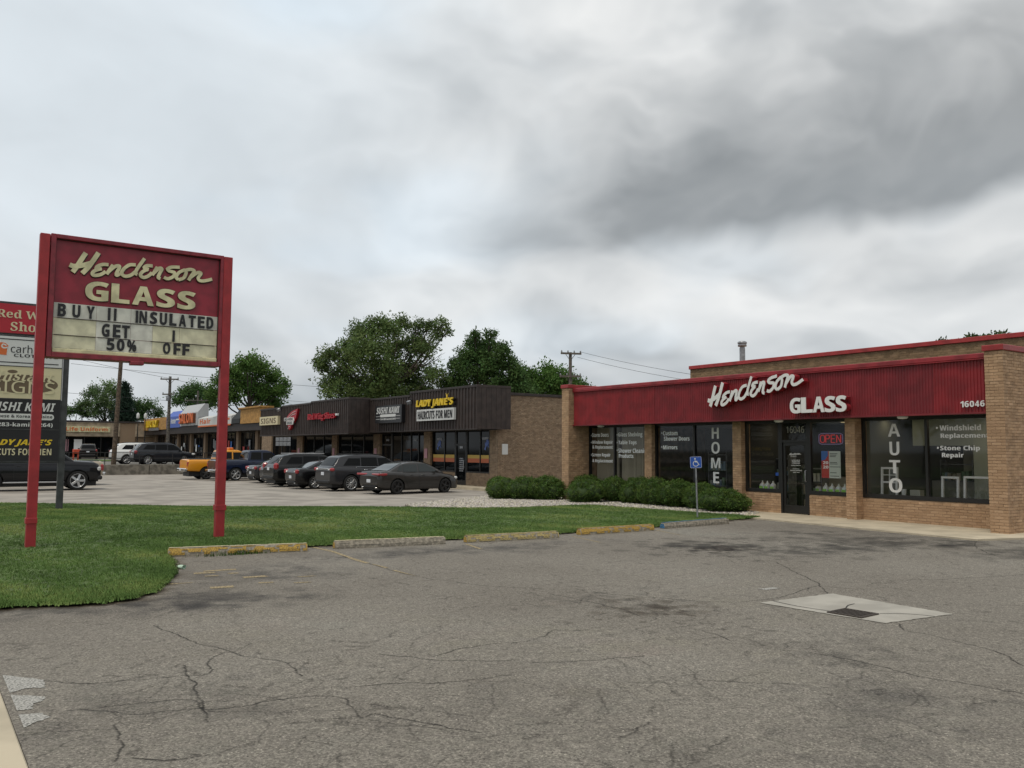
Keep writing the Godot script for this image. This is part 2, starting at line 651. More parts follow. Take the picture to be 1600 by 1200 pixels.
func car(s: Dictionary) -> Node3D:
	var o := thing(s.get("name", "parked_car"), s.label, s.get("category", "car"), s.pos, s.get("group", "cars parked in front of the shops"), s.get("turn", 0.0))
	var L: float = s.L
	var W: float = s.W
	var top: Array = s.top
	var bot: Array = s.bot
	var plan: Array = s.plan
	var roof: Array = Array(smooth2(s.roof, 7))
	var wr: float = s.wheel_r
	var axles: Array = s.axles
	var tail := L / 2.0
	var paint: StandardMaterial3D = s.paint
	var zs := []
	var d := 0.0
	while d < L:
		zs.append(d)
		d += 0.09
	zs.append(L)
	for a in axles:
		for k in range(-10, 11):
			zs.append(a + (wr + 0.055) * sin(k * PI / 20.0))
	zs.sort()
	var fr := [0.0, 0.06, 0.16, 0.34, 0.52, 0.68, 0.82, 0.92, 1.0]
	var fx := [0.93, 0.965, 0.985, 0.998, 1.0, 0.994, 0.98, 0.955, 0.89]
	var sidex := func(dd: float, y: float) -> float:
		var y0 := at(bot, dd)
		var f := clampf((y - y0) / (at(top, dd) - y0), 0.0, 1.0)
		var pts := []
		for i in fr.size():
			pts.append(v2(fr[i], fx[i]))
		return at(pts, f) * at(plan, dd) * W / 2.0
	var rows := []
	for dd in zs:
		var y0 := at(bot, dd)
		var yt := at(top, dd)
		var yb := y0
		for a in axles:
			var q: float = absf(dd - a)
			var ra := wr + 0.055
			if q < ra:
				yb = maxf(yb, wr + sqrt(ra * ra - q * q) * 1.02)
		yb = minf(yb, yt - 0.08)
		var half := PackedVector3Array()
		half.append(Vector3(0, yb, tail - dd))
		for i in fr.size():
			var y := maxf(lerpf(y0, yt, fr[i]), yb)
			half.append(Vector3(sidex.call(dd, y), y, tail - dd))
		var wt: float = half[half.size() - 1].x
		half.append(Vector3(wt * 0.6, yt + 0.018 * W / 1.8, tail - dd))
		half.append(Vector3(0, yt + 0.028 * W / 1.8, tail - dd))
		var row := PackedVector3Array()
		for i in half.size():
			row.append(half[i])
		for i in range(half.size() - 2, -1, -1):
			row.append(half[i] * Vector3(-1, 1, 1))
		rows.append(row)
	var g := Geo.new()
	g.grid(rows, true)
	for e in [0, rows.size() - 1]:
		var row: PackedVector3Array = rows[e]
		var cen := Vector3(0, (row[0].y + row[row.size() / 2].y) / 2.0, row[0].z)
		for i in row.size() - 1:
			if e == 0:
				g.tri(cen, row[i], row[i + 1])
			else:
				g.tri(cen, row[i + 1], row[i])
	var body := obj("body", g, paint, o, true)
	# underside and wheel wells
	var u := Geo.new()
	u.box(Vector3(-W * 0.36, 0.2, -L * 0.47), Vector3(W * 0.36, 0.5, L * 0.47))
	for a in axles:
		u.box(Vector3(-W * 0.42, 0.28, tail - a - wr), Vector3(W * 0.42, wr * 2.0 + 0.02, tail - a + wr))
	obj("underbody", u, M.black_plastic, o, true)
	# greenhouse
	var belt: float = s.belt
	var H := 0.0
	for p in roof:
		H = maxf(H, p.y)
	var wb: float = s.get("wb", W * 0.455)
	var wt2: float = s.get("wt", W * 0.33)
	var cabx := func(y: float) -> float:
		return lerpf(wb, wt2, clampf((y - belt) / (H - belt), 0.0, 1.0))
	rows = []
	for p in roof:
		var y1: float = p.y
		var yl := belt - 0.06
		var half := PackedVector3Array()
		for t in [0.0, 0.3, 0.6, 0.85, 1.0]:
			var y: float = yl + (maxf(y1 - 0.045, yl) - yl) * t
			half.append(Vector3(cabx.call(y) * at(plan, p.x), y, tail - p.x))
		var xe: float = half[4].x
		half.append(Vector3(xe - 0.05, maxf(y1 - 0.008, yl), tail - p.x))
		half.append(Vector3(xe * 0.55, maxf(y1 + 0.012, yl), tail - p.x))
		half.append(Vector3(0, maxf(y1 + 0.018, yl), tail - p.x))
		var row := PackedVector3Array()
		for i in half.size():
			row.append(half[i])
		for i in range(half.size() - 2, -1, -1):
			row.append(half[i] * Vector3(-1, 1, 1))
		rows.append(row)
	g = Geo.new()
	g.grid(rows, true)
	obj("roof", g, s.get("roof_paint", paint), o, true)
	# side windows: [tail edge low, nose edge low, tail edge high, nose edge high, y low, y high]
	for q in s.windows:
		for sd in [1.0, -1.0]:
			g = Geo.new()
			rows = []
			for i in 5:
				var f := i / 4.0
				var y := lerpf(q[4], q[5], f)
				var row := PackedVector3Array()
				for j in 5:
					var dd := lerpf(lerpf(q[0], q[2], f), lerpf(q[1], q[3], f), j / 4.0)
					row.append(Vector3(sd * (cabx.call(y) * at(plan, dd) + 0.007), y, tail - dd))
				rows.append(row)
			g.grid(rows, sd < 0)
			obj("window", g, s.get("glass", M.car_glass), o, true)
	# rear and front screens follow the roof line
	for q in [["rear_window", s.rear_glass], ["windscreen", s.front_glass]]:
		g = Geo.new()
		rows = []
		for k in 9:
			var dd := lerpf(q[1][0], q[1][1], k / 8.0)
			var y := at(roof, dd)
			var y2 := at(roof, dd + 0.02)
			var nn := Vector3(0, 0.02, y2 - y).normalized() * 0.016
			var w2: float = cabx.call(y) * at(plan, dd) * (0.9 if q[0] == "windscreen" else 0.86)
			var row := PackedVector3Array()
			for j in 7:
				var f := j / 3.0 - 1.0
				row.append(Vector3(f * w2, y + 0.012 * (1.0 - f * f), tail - dd) + nn)
			rows.append(row)
		g.grid(rows)
		obj(q[0], g, s.get("glass", M.car_glass) if q[0] == "rear_window" else M.car_glass, o, true)
	# doors stand a hair proud of their dark gaps
	for q in s.get("doors", []):
		for sd in [1.0, -1.0]:
			for layer in 2:
				g = Geo.new()
				rows = []
				var inset := 0.0 if layer == 0 else 0.014
				for i in 8:
					var f := i / 7.0
					var y := lerpf(q[4] + inset, q[5], f)
					var row := PackedVector3Array()
					for j in 6:
						var dd := lerpf(lerpf(q[0], q[2], f) + inset, lerpf(q[1], q[3], f) - inset, j / 5.0)
						row.append(Vector3(sd * (sidex.call(dd, y) + 0.003 + 0.004 * layer), y, tail - dd))
					rows.append(row)
				g.grid(rows, sd < 0)
				if layer == 0:
					obj("door_seam", g, M.black_plastic, o, true)
				else:
					var dr := obj("door", g, paint, o, true)
					g = Geo.new()
					var hz: float = lerpf(q[0], q[1], 0.12)
					var hy: float = q[5] - 0.09
					g.obox(Transform3D(Basis(), Vector3(sd * (sidex.call(hz + 0.1, hy) + 0.018), hy, tail - hz - 0.1)), Vector3(0.025, 0.03, 0.19), 0.008)
					obj("door_handle", g, s.get("handle", paint), dr, true)
	for z in axles:
		for sd in [1.0, -1.0]:
			wheel_parts(o, sd * (W / 2.0 - 0.015), tail - z, wr, sd, s.rim, s.get("spokes", 10))
	# lamps: [name, material, x, y, from tail, size x, size y, size z, turn, lean]
	for q in s.lamps:
		for sd in [1.0, -1.0]:
			g = Geo.new()
			g.obox(Transform3D(Basis.from_euler(Vector3(q[9] if q.size() > 9 else 0.0, sd * q[8], 0)), Vector3(sd * q[2], q[3], tail - q[4])), Vector3(q[5], q[6], q[7]), minf(q[5], minf(q[6], q[7])) * 0.3)
			obj(q[0], g, q[1], o, true)
	# other blocks on the middle line or in pairs: [name, material, x, y, from tail, sx, sy, sz]
	for q in s.get("blocks", []):
		for sd in ([1.0] if q[2] == 0 else [1.0, -1.0]):
			g = Geo.new()
			g.obox(Transform3D(Basis(), Vector3(sd * q[2], q[3], tail - q[4])), Vector3(q[5], q[6], q[7]), minf(q[5], minf(q[6], q[7])) * 0.25)
			obj(q[0], g, q[1], o, true)
	# mirrors
	for sd in [1.0, -1.0]:
		g = Geo.new()
		var mz: float = s.mirror
		g.sphere(Transform3D(Basis(), Vector3(sd * (wb + 0.13), belt + 0.06, tail - mz)), Vector3(0.11, 0.075, 0.06), 10, 6)
		g.obox(Transform3D(Basis(), Vector3(sd * (wb + 0.03), belt + 0.02, tail - mz)), Vector3(0.12, 0.03, 0.05))
		obj("wing_mirror", g, s.get("mirror_mat", paint), o, true)
	return o

func sedan(s: Dictionary) -> Node3D:
	var L: float = s.get("L", 4.67)
	var d := {
		"L": L, "W": 1.83, "belt": 0.97, "wheel_r": 0.335, "axles": [0.98, 0.98 + 2.70],
		"top": [v2(0, 0.80), v2(0.03, 0.93), v2(0.1, 1.005), v2(0.3, 1.03), v2(0.8, 1.025), v2(1.6, 0.985), v2(3.0, 0.955), v2(3.45, 0.94), v2(4.0, 0.86), v2(L - 0.3, 0.77), v2(L - 0.1, 0.66), v2(L, 0.52)],
		"bot": [v2(0, 0.46), v2(0.06, 0.36), v2(0.25, 0.27), v2(0.7, 0.23), v2(L - 0.8, 0.2), v2(L - 0.15, 0.19), v2(L, 0.26)],
		"plan": [v2(0, 0.80), v2(0.04, 0.86), v2(0.15, 0.92), v2(0.5, 0.975), v2(1.2, 1.0), v2(3.4, 1.0), v2(4.0, 0.97), v2(L - 0.3, 0.87), v2(L - 0.1, 0.74), v2(L, 0.58)],
		"roof": [v2(0.42, 1.0), v2(0.75, 1.12), v2(1.25, 1.34), v2(1.75, 1.435), v2(2.15, 1.455), v2(2.6, 1.42), v2(3.05, 1.26), v2(3.6, 0.98)],
		"windows": [[1.32, 2.12, 1.36, 2.14, 1.01, 1.34], [2.2, 3.24, 2.22, 2.66, 1.01, 1.36], [1.0, 1.27, 1.2, 1.31, 1.04, 1.29]],
		"rear_glass": [0.55, 1.42], "front_glass": [2.66, 3.5],
		"doors": [[1.55, 2.15, 1.28, 2.15, 0.30, 0.955], [2.16, 3.2, 2.16, 3.25, 0.28, 0.945]],
		"mirror": 3.12, "rim": M.rim_silver, "spokes": 10, "glass": M.car_glass,
		"lamps": [["taillight", M.tail_red, 0.66, 0.85, 0.12, 0.40, 0.15, 0.16, -0.35], ["headlight", M.lamp_clear, 0.62, 0.68, L - 0.26, 0.34, 0.12, 0.3, -0.55]],
		"blocks": [["number_plate", M.plate, 0.0, 0.60, 0.005, 0.31, 0.15, 0.03], ["bumper_valance", M.black_plastic, 0.0, 0.36, 0.06, 1.1, 0.12, 0.08], ["exhaust_tip", M.chrome, 0.55, 0.30, 0.06, 0.11, 0.06, 0.1]],
	}
	d.merge(s, true)
	return car(d)

func suv(s: Dictionary) -> Node3D:
	var L: float = s.get("L", 5.1)
	var W: float = s.get("W", 1.98)
	var d := {
		"L": L, "W": W, "belt": 1.14, "wheel_r": 0.385, "axles": [1.05, L - 1.03], "category": "SUV", "name": "parked_suv",
		"top": [v2(0, 0.98), v2(0.03, 1.1), v2(0.1, 1.17), v2(0.4, 1.18), v2(2.0, 1.16), v2(L - 1.5, 1.12), v2(L - 1.2, 1.09), v2(L - 0.4, 0.98), v2(L - 0.12, 0.84), v2(L, 0.62)],
		"bot": [v2(0, 0.42), v2(0.08, 0.36), v2(0.6, 0.3), v2(L - 0.7, 0.27), v2(L - 0.1, 0.28), v2(L, 0.4)],
		"plan": [v2(0, 0.82), v2(0.05, 0.87), v2(0.2, 0.915), v2(0.7, 0.97), v2(1.5, 1.0), v2(L - 1.3, 1.0), v2(L - 0.6, 0.95), v2(L - 0.15, 0.82), v2(L, 0.62)],
		"roof": [v2(0.12, 1.12), v2(0.34, 1.40), v2(0.55, 1.63), v2(0.8, 1.70), v2(1.6, 1.765), v2(2.4, 1.76), v2(2.9, 1.68), v2(3.35, 1.46), v2(L - 1.15, 1.1)],
		"windows": [[0.66, 1.55, 0.98, 1.6, 1.23, 1.58], [1.60, 2.5, 1.65, 2.5, 1.20, 1.62], [2.55, 3.58, 2.55, 3.02, 1.18, 1.60]],
		"rear_glass": [0.2, 0.5], "front_glass": [2.95, L - 1.25], "wt": W * 0.335, "wb": W * 0.462,
		"doors": [[1.6, 2.53, 1.5, 2.53, 0.36, 1.12], [2.54, 3.62, 2.54, 3.66, 0.36, 1.1]],
		"mirror": 3.45, "rim": M.rim_silver, "spokes": 10, "glass": M.car_glass_dark, "mirror_mat": M.black_plastic,
		"lamps": [["taillight", M.tail_red, W * 0.425, 1.02, 0.14, 0.2, 0.26, 0.24, -0.25], ["headlight", M.lamp_clear, W * 0.36, 0.86, L - 0.26, 0.36, 0.15, 0.3, -0.5]],
		"blocks": [["number_plate", M.plate, 0.0, 0.86, 0.01, 0.31, 0.15, 0.04], ["rear_bumper", M.black_plastic, 0.0, 0.5, 0.06, W * 0.78, 0.2, 0.18], ["roof_rail", M.black_plastic, W * 0.30, 1.78, 1.9, 0.04, 0.035, 1.9]],
	}
	d.merge(s, true)
	return car(d)

func pickup(s: Dictionary) -> Node3D:
	var L := 5.8
	var W := 2.02
	var d := {
		"L": L, "W": W, "belt": 1.26, "wheel_r": 0.40, "axles": [1.22, L - 1.02], "category": "pickup truck", "name": "pickup_truck",
		"top": [v2(0, 1.22), v2(0.05, 1.27), v2(0.3, 1.28), v2(2.0, 1.28), v2(2.05, 1.27), v2(L - 1.6, 1.24), v2(L - 1.3, 1.2), v2(L - 0.25, 1.12), v2(L - 0.08, 1.02), v2(L, 0.85)],
		"bot": [v2(0, 0.6), v2(0.1, 0.55), v2(1.9, 0.46), v2(L - 0.7, 0.44), v2(L - 0.1, 0.46), v2(L, 0.52)],
		"plan": [v2(0, 0.955), v2(0.06, 0.98), v2(0.3, 1.0), v2(L - 1.3, 1.0), v2(L - 0.5, 0.97), v2(L - 0.12, 0.9), v2(L, 0.8)],
		"roof": [v2(1.96, 1.22), v2(2.02, 1.5), v2(2.12, 1.84), v2(2.3, 1.9), v2(3.1, 1.92), v2(3.45, 1.86), v2(3.8, 1.6), v2(4.25, 1.22)],
		"windows": [[2.15, 2.85, 2.24, 2.87, 1.33, 1.78], [2.95, 4.0, 2.95, 3.52, 1.31, 1.76]],
		"rear_glass": [2.0, 2.09], "front_glass": [3.5, 4.18], "wt": W * 0.37, "wb": W * 0.455,
		"doors": [[2.12, 2.9, 2.12, 2.9, 0.52, 1.24], [2.91, 4.0, 2.91, 4.05, 0.52, 1.22]],
		"mirror": 3.95, "rim": M.rim_silver, "spokes": 6, "glass": M.car_glass_dark, "mirror_mat": M.black_plastic,
		"lamps": [["taillight", M.tail_red, W * 0.45, 0.98, 0.06, 0.14, 0.34, 0.16, 0.0], ["headlight", M.lamp_clear, W * 0.38, 1.0, L - 0.1, 0.32, 0.22, 0.2, -0.3]],
		"blocks": [["bumper", M.chrome, 0.0, 0.62, -0.06, W * 0.9, 0.17, 0.2], ["cargo_bed", M.black_plastic, 0.0, 1.3, 1.05, W * 0.8, 0.05, 1.75], ["number_plate", M.plate, 0.0, 0.63, -0.17, 0.31, 0.13, 0.02]],
	}
	d.merge(s, true)
	return car(d)

# ------------------------------------------------------------------ sky, materials, ground pictures
func band(az: float, el: float, az0: float, el0: float, slope: float, len_: float, thick: float) -> float:
	var da := wrapf(az - az0, -180.0, 180.0)
	var s := el - (el0 + slope * da)
	var body := smoothstep(-1.6, 2.2, s) * (1.0 - smoothstep(thick * 0.25, thick * 1.15, s))
	return body * smoothstep(-7.0, 6.0, da) * (1.0 - smoothstep(len_ * 0.55, len_, da))

func make_sky() -> PanoramaSkyMaterial:
	var W := 2048
	var H := 1024
	var big := FastNoiseLite.new()
	big.noise_type = FastNoiseLite.TYPE_SIMPLEX_SMOOTH
	big.frequency = 1.0
	big.seed = 11
	big.fractal_octaves = 5
	big.fractal_gain = 0.5
	var soft := FastNoiseLite.new()
	soft.noise_type = FastNoiseLite.TYPE_SIMPLEX_SMOOTH
	soft.frequency = 1.0
	soft.seed = 4
	soft.fractal_octaves = 3
	var bytes := PackedFloat32Array()
	bytes.resize(W * H * 3)
	var heading := -55.0
	var k := 0
	for j in H:
		var el := (0.5 - (j + 0.5) / H) * 180.0
		var se := sin(deg_to_rad(el))
		var ce := cos(deg_to_rad(el))
		for i in W:
			var r := 0.16
			var g := 0.155
			var b := 0.14
			if el > -4.0:
				var yaw := (i + 0.5) / W * 360.0          # 0 looks along -z, positive to the right
				var az := wrapf(yaw - heading, -180.0, 180.0)
				var ya := deg_to_rad(yaw)
				var d := Vector3(sin(ya) * ce, maxf(se, 0.0), -cos(ya) * ce)
				var p := d / (d.y + 0.30)
				var q := Vector3(d.x, d.y * 1.7, d.z)
				var w1 := soft.get_noise_3d(p.x * 0.8 + 3.0, p.z * 0.8, 1.0)
				var w2 := soft.get_noise_3d(q.x * 1.6, q.y * 1.6 + 7.0, q.z * 1.6)
				var n := big.get_noise_3d(p.x * 1.2 + w1 * 0.7, p.z * 1.2 + w2 * 0.7, 2.0)
				var n2 := big.get_noise_3d(q.x * 3.0 + w2 * 0.5 + 9.0, q.y * 3.0 + w1 * 0.4, q.z * 3.0)
				# billows: rounded heads with creases between them
				var n3 := 1.0 - 2.2 * absf(big.get_noise_3d(q.x * 4.2 + w1 * 0.8, q.y * 4.2 + n2 * 0.5, q.z * 4.2 + 20.0))
				var e2 := el + n2 * 4.0 + w2 * 2.6 + n3 * 0.6
				var a2 := az + w1 * 6.0 + n2 * 5.0
				# long slabs of heavier cloud, one of them ahead to the right
				var dark := band(a2, e2, 5.0, 10.8, 0.21, 60.0, 14.0)
				dark = maxf(dark, 0.20 * band(a2, e2, 22.0, 18.0, 0.45, 50.0, 16.0))
				dark = maxf(dark, 0.8 * band(a2, e2, 95.0, 16.0, -0.12, 70.0, 12.0))
				dark = maxf(dark, 0.75 * band(a2, e2, 168.0, 20.0, 0.15, 80.0, 14.0))
				dark = maxf(dark, 0.6 * band(a2, e2, -120.0, 30.0, -0.1, 60.0, 14.0))
				dark = maxf(dark, 0.34 * band(a2, e2, -9.0, 2.0, 0.05, 30.0, 6.5))
				dark = clampf(dark * (1.0 + 0.30 * n2 - 0.10 * (n3 - 0.5)), 0.0, 1.0)
				var veil := smoothstep(8.0, -24.0, az) * smoothstep(-115.0, -60.0, az) * smoothstep(4.0, 14.0, el)
				var tex := clampf(0.5 + n * 0.7 + n2 * 0.55 + (n3 - 0.45) * 0.34, 0.0, 1.0)
				var clear := smoothstep(0.05, 0.5, w1 + 0.45 * n2) * (1.0 - dark)
				var bright := lerpf(0.55, 0.86, tex) + 0.05 * smoothstep(20.0, 60.0, el)
				# a smoother veil towards the left
				bright = lerpf(bright, 0.80 + 0.05 * n, veil * 0.72)
				bright *= 1.0 - 0.56 * dark
				bright *= lerpf(0.82, 1.0, smoothstep(0.0, 11.0, el))
				var blue := clampf(0.30 + 0.35 * veil + 0.45 * clear + 0.5 * dark * smoothstep(30.0, 14.0, el) + 0.4 * smoothstep(12.0, 0.0, el) - 0.35 * tex * (1.0 - veil), 0.0, 1.0)
				r = bright * lerpf(0.985, 0.85, blue)
				g = bright * lerpf(1.0, 0.965, blue)
				b = bright * lerpf(1.0, 1.06, blue)
			bytes[k] = r
			bytes[k + 1] = g
			bytes[k + 2] = b
			k += 3
	var im := Image.create_from_data(W, H, false, Image.FORMAT_RGBF, bytes.to_byte_array())
	var m := PanoramaSkyMaterial.new()
	m.panorama = ImageTexture.create_from_image(im)
	return m

func materials() -> void:
	var m: StandardMaterial3D
	# brick tones: [glass shop], [upper storey], [brown shop row]
	for q in [["a", 0.47, 0.305, 0.180], ["b", 0.43, 0.275, 0.160], ["c", 0.50, 0.33, 0.20], ["d", 0.45, 0.29, 0.172], ["e", 0.40, 0.255, 0.148]]:
		bump(mat("brick_" + q[0], q[1], q[2], q[3], 0.92), 1.2, 0.03).uv1_scale = Vector3.ONE * 6.0
	for q in [["a", 0.31, 0.225, 0.15], ["b", 0.29, 0.208, 0.137], ["c", 0.325, 0.238, 0.16], ["d", 0.255, 0.18, 0.12]]:
		mat("row_" + q[0], q[1], q[2], q[3], 0.92)
	m = mat("brick_tint", 1, 1, 1, 0.93)
	m.vertex_color_use_as_albedo = true
	weather(m, 0.35, 0.9, 0.03, 21)
	bump(m, 1.0, 0.06)
	weather(mat("mortar", 0.41, 0.275, 0.168, 0.95), 0.5, 0.8)
	weather(mat("row_mortar", 0.29, 0.22, 0.155, 0.95), 0.5, 0.8)
	for q in [["red_panel_a", 0.25, 0.0145, 0.020], ["red_panel_b", 0.22, 0.0145, 0.021], ["red_panel_c", 0.27, 0.016, 0.021], ["red_panel_d", 0.19, 0.0135, 0.020]]:
		weather(mat(q[0], q[1], q[2], q[3], 0.55), 0.22, 0.86, 0.03, 5)
	weather(mat("red_trim", 0.30, 0.022, 0.03, 0.45), 0.4, 0.82)
	weather(mat("red_cap", 0.36, 0.03, 0.03, 0.42), 0.4, 0.85)
	weather(mat("sign_red", 0.30, 0.018, 0.036, 0.4), 0.5, 0.88, 0.02, 8)
	weather(mat("post_red", 0.35, 0.022, 0.027, 0.5), 0.6, 0.9, 0.02, 9)
	weather(mat("cabinet_red", 0.24, 0.022, 0.035, 0.5), 0.8, 0.82, 0.02, 10)
	weather(mat("cream", 0.70, 0.66, 0.40, 0.5), 0.6, 0.86, 0.02, 12)
	weather(mat("board_cream", 0.74, 0.71, 0.50, 0.45), 0.7, 0.88, 0.015, 13)
	weather(mat("board_white", 0.72, 0.715, 0.63, 0.45), 0.7, 0.88, 0.015, 14)
	mat("letter_black", 0.012, 0.012, 0.014, 0.5)
	mat("letter_shadow", 0.03, 0.018, 0.014, 0.6)
	mat("white_letter", 0.72, 0.72, 0.70, 0.45)
	mat("vinyl_white", 0.88, 0.89, 0.88, 0.6)
	mat("yellow_letter", 0.72, 0.50, 0.02, 0.5)
	mat("red_letter", 0.40, 0.012, 0.025, 0.45)
	mat("orange_print", 0.48, 0.13, 0.055, 0.6)
	mat("yellow_print", 0.52, 0.36, 0.08, 0.6)
	mat("blue_print", 0.03, 0.13, 0.42, 0.5)
	mat("red_print", 0.42, 0.035, 0.03, 0.6)
	mat("pale_print", 0.50, 0.56, 0.50, 0.6)
	mat("black_panel", 0.011, 0.011, 0.013, 0.35)
	mat("white_panel", 0.62, 0.63, 0.62, 0.45)
	mat("beige_panel", 0.62, 0.56, 0.36, 0.5)
	mat("brown_print", 0.14, 0.10, 0.06, 0.6)
	weather(mat("pylon_grey", 0.055, 0.058, 0.06, 0.5), 0.6, 0.8)
	mat("aluminium", 0.45, 0.45, 0.46, 0.4, 0.7)
	weather(mat("galvanised", 0.34, 0.35, 0.37, 0.45, 0.6), 1.0, 0.8)
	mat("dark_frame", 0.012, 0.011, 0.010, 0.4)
	mat("dark_metal", 0.03, 0.03, 0.03, 0.5, 0.5)
	m = mat("pane", 0.015, 0.02, 0.018, 0.02)
	m.albedo_color.a = 0.10
	m.transparency = BaseMaterial3D.TRANSPARENCY_ALPHA
	m.metallic_specular = 0.45
	m = mat("shop_glass", 0.005, 0.006, 0.007, 0.04)
	m.metallic_specular = 0.30
	weather(mat("concrete", 0.50, 0.435, 0.32, 0.9), 0.3, 0.9, 0.015, 30)
	bump(M.concrete, 0.15, 0.3)
	weather(mat("slab_concrete", 0.37, 0.35, 0.305, 0.9), 0.35, 0.9, 0.015, 31)
	bump(M.slab_concrete, 0.2, 0.3)
	weather(mat("wall_concrete", 0.22, 0.20, 0.165, 0.92), 0.25, 0.75, 0.03, 32)
	weather(mat("stop_concrete", 0.38, 0.34, 0.27, 0.92), 1.2, 0.75, 0.04, 33)
	bump(M.stop_concrete, 1.0, 0.1)
	weather(mat("plaster", 0.42, 0.34, 0.245, 0.9), 0.2, 0.85, 0.02, 34)
	weather(mat("brown_metal", 0.042, 0.029, 0.025, 0.6), 0.25, 0.8, 0.03, 35)
	weather(mat("brown_trim", 0.034, 0.0245, 0.0215, 0.6), 0.3, 0.8, 0.03, 36)
	weather(mat("roofing", 0.12, 0.115, 0.11, 0.95), 0.3, 0.8)
	weather(mat("interior_floor", 0.10, 0.09, 0.08, 0.8), 0.5, 0.8)
	mat("interior_wall", 0.34, 0.34, 0.29, 0.9)
	mat("interior_grey", 0.15, 0.16, 0.14, 0.9)
	mat("interior_dark", 0.03, 0.03, 0.03, 0.9)
	mat("interior_green", 0.30, 0.33, 0.27, 0.9)
	mat("ceiling", 0.45, 0.45, 0.42, 0.9)
	mat("blind", 0.34, 0.30, 0.22, 0.8)
	mat("white_frame", 0.68, 0.70, 0.68, 0.5)
	m = mat("jug_white", 0.70, 0.71, 0.66, 0.35)
	m.subsurf_scatter_enabled = true
	m.subsurf_scatter_strength = 0.2
	mat("jug_label", 0.30, 0.62, 0.10, 0.5)
	mat("jug_label_dark", 0.10, 0.36, 0.06, 0.5)
	m = mat("neon_red", 0.5, 0.05, 0.05, 0.4)
	m.emission_enabled = true
	m.emission = Color(1.0, 0.12, 0.13)
	m.emission_energy_multiplier = 0.2
	m = mat("neon_blue", 0.3, 0.25, 0.4, 0.4)
	m.emission_enabled = true
	m.emission = Color(0.55, 0.42, 0.72)
	m.emission_energy_multiplier = 0.12
	m = mat("lamp_strip", 0.7, 0.65, 0.5, 0.5)
	m.emission_enabled = true
	m.emission = Color(1.0, 0.9, 0.66)
	m.emission_energy_multiplier = 0.35
	# vehicles
	for q in [["paint_graphite", 0.036, 0.034, 0.0325], ["paint_charcoal", 0.028, 0.0285, 0.032], ["paint_black", 0.003, 0.003, 0.0035], ["paint_grey", 0.032, 0.034, 0.036], ["paint_navy", 0.006, 0.012, 0.036], ["paint_yellow", 0.66, 0.27, 0.012], ["paint_white", 0.70, 0.71, 0.70], ["paint_ink", 0.0035, 0.004, 0.006], ["paint_slate", 0.011, 0.013, 0.018], ["paint_tan", 0.36, 0.31, 0.24]]:
		m = mat(q[0], q[1], q[2], q[3], 0.35, 0.25 if q[0] in ["paint_graphite", "paint_charcoal", "paint_grey"] else 0.0)
		m.clearcoat_enabled = true
		m.clearcoat = 0.6
		m.clearcoat_roughness = 0.05
		m.metallic_specular = 0.3
	mat("car_glass", 0.016, 0.022, 0.022, 0.05)
	mat("car_glass_dark", 0.004, 0.0045, 0.005, 0.06).metallic_specular = 0.27
	mat("black_plastic", 0.010, 0.010, 0.011, 0.6)
	weather(mat("tyre", 0.012, 0.012, 0.012, 0.85), 2.0, 0.7)
	mat("rim_silver", 0.52, 0.53, 0.54, 0.3, 0.85)
	mat("rim_black", 0.012, 0.012, 0.013, 0.35)
	mat("rim_steel", 0.06, 0.06, 0.06, 0.5, 0.3)
	mat("chrome", 0.62, 0.63, 0.64, 0.15, 1.0)
	m = mat("tail_red", 0.30, 0.008, 0.014, 0.15)
	m.clearcoat_enabled = true
	mat("lamp_clear", 0.55, 0.56, 0.55, 0.12)
	mat("lamp_orange", 0.75, 0.18, 0.02, 0.3)
	mat("plate", 0.60, 0.63, 0.68, 0.5)
	# plants and wood
	m = mat("leaf", 1, 1, 1, 0.62)
	m.vertex_color_use_as_albedo = true
	m.backlight_enabled = true
	m.backlight = Color(0.75, 0.75, 0.75)
	m.metallic_specular = 0.3
	m = mat("grass_blade", 1, 1, 1, 0.7)
	m.vertex_color_use_as_albedo = true
	m.backlight_enabled = true
	m.backlight = Color(0.35, 0.35, 0.35)
	m.metallic_specular = 0.25
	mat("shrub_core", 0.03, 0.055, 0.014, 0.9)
	weather(mat("bark", 0.085, 0.068, 0.052, 0.95), 1.0, 0.6, 0.04, 40)
	weather(mat("pole_wood", 0.13, 0.095, 0.066, 0.95), 0.5, 0.65, 0.04, 41)
	weather(mat("pole_grey", 0.15, 0.135, 0.115, 0.95), 0.5, 0.65, 0.04, 42)
	mat("wire", 0.02, 0.02, 0.022, 0.7)
	mat("insulator", 0.25, 0.26, 0.27, 0.3)
	m = mat("turf", 0.10, 0.15, 0.046, 0.95)
	weather(m, 0.12, 0.8, 0.02, 50)
	m = mat("stone", 1, 1, 1, 0.9)
	m.vertex_color_use_as_albedo = true
	weather(mat("bed_soil", 0.17, 0.14, 0.10, 0.95), 0.8, 0.55, 0.05, 51)
	weather(mat("earth", 0.12, 0.11, 0.08, 0.95), 0.05, 0.8)
	weather(mat("rear_paving", 0.335, 0.305, 0.265, 0.92), 0.06, 0.84, 0.03, 52)
	bump(M.rear_paving, 0.6, 0.3)
	weather(mat("upper_paving", 0.20, 0.19, 0.17, 0.92), 0.1, 0.8, 0.03, 53)
	weather(mat("road_asphalt", 0.09, 0.088, 0.085, 0.92), 0.1, 0.8, 0.03, 54)
	mat("crack", 0.018, 0.017, 0.016, 0.95)
	weather(mat("faded_yellow", 0.38, 0.30, 0.165, 0.85), 1.5, 0.6, 0.06, 55)
	weather(mat("worn_white", 0.42, 0.41, 0.375, 0.85), 3.0, 0.6, 0.05, 56)
	weather(mat("yellow_paint", 0.56, 0.36, 0.08, 0.8), 2.0, 0.6, 0.06, 57)
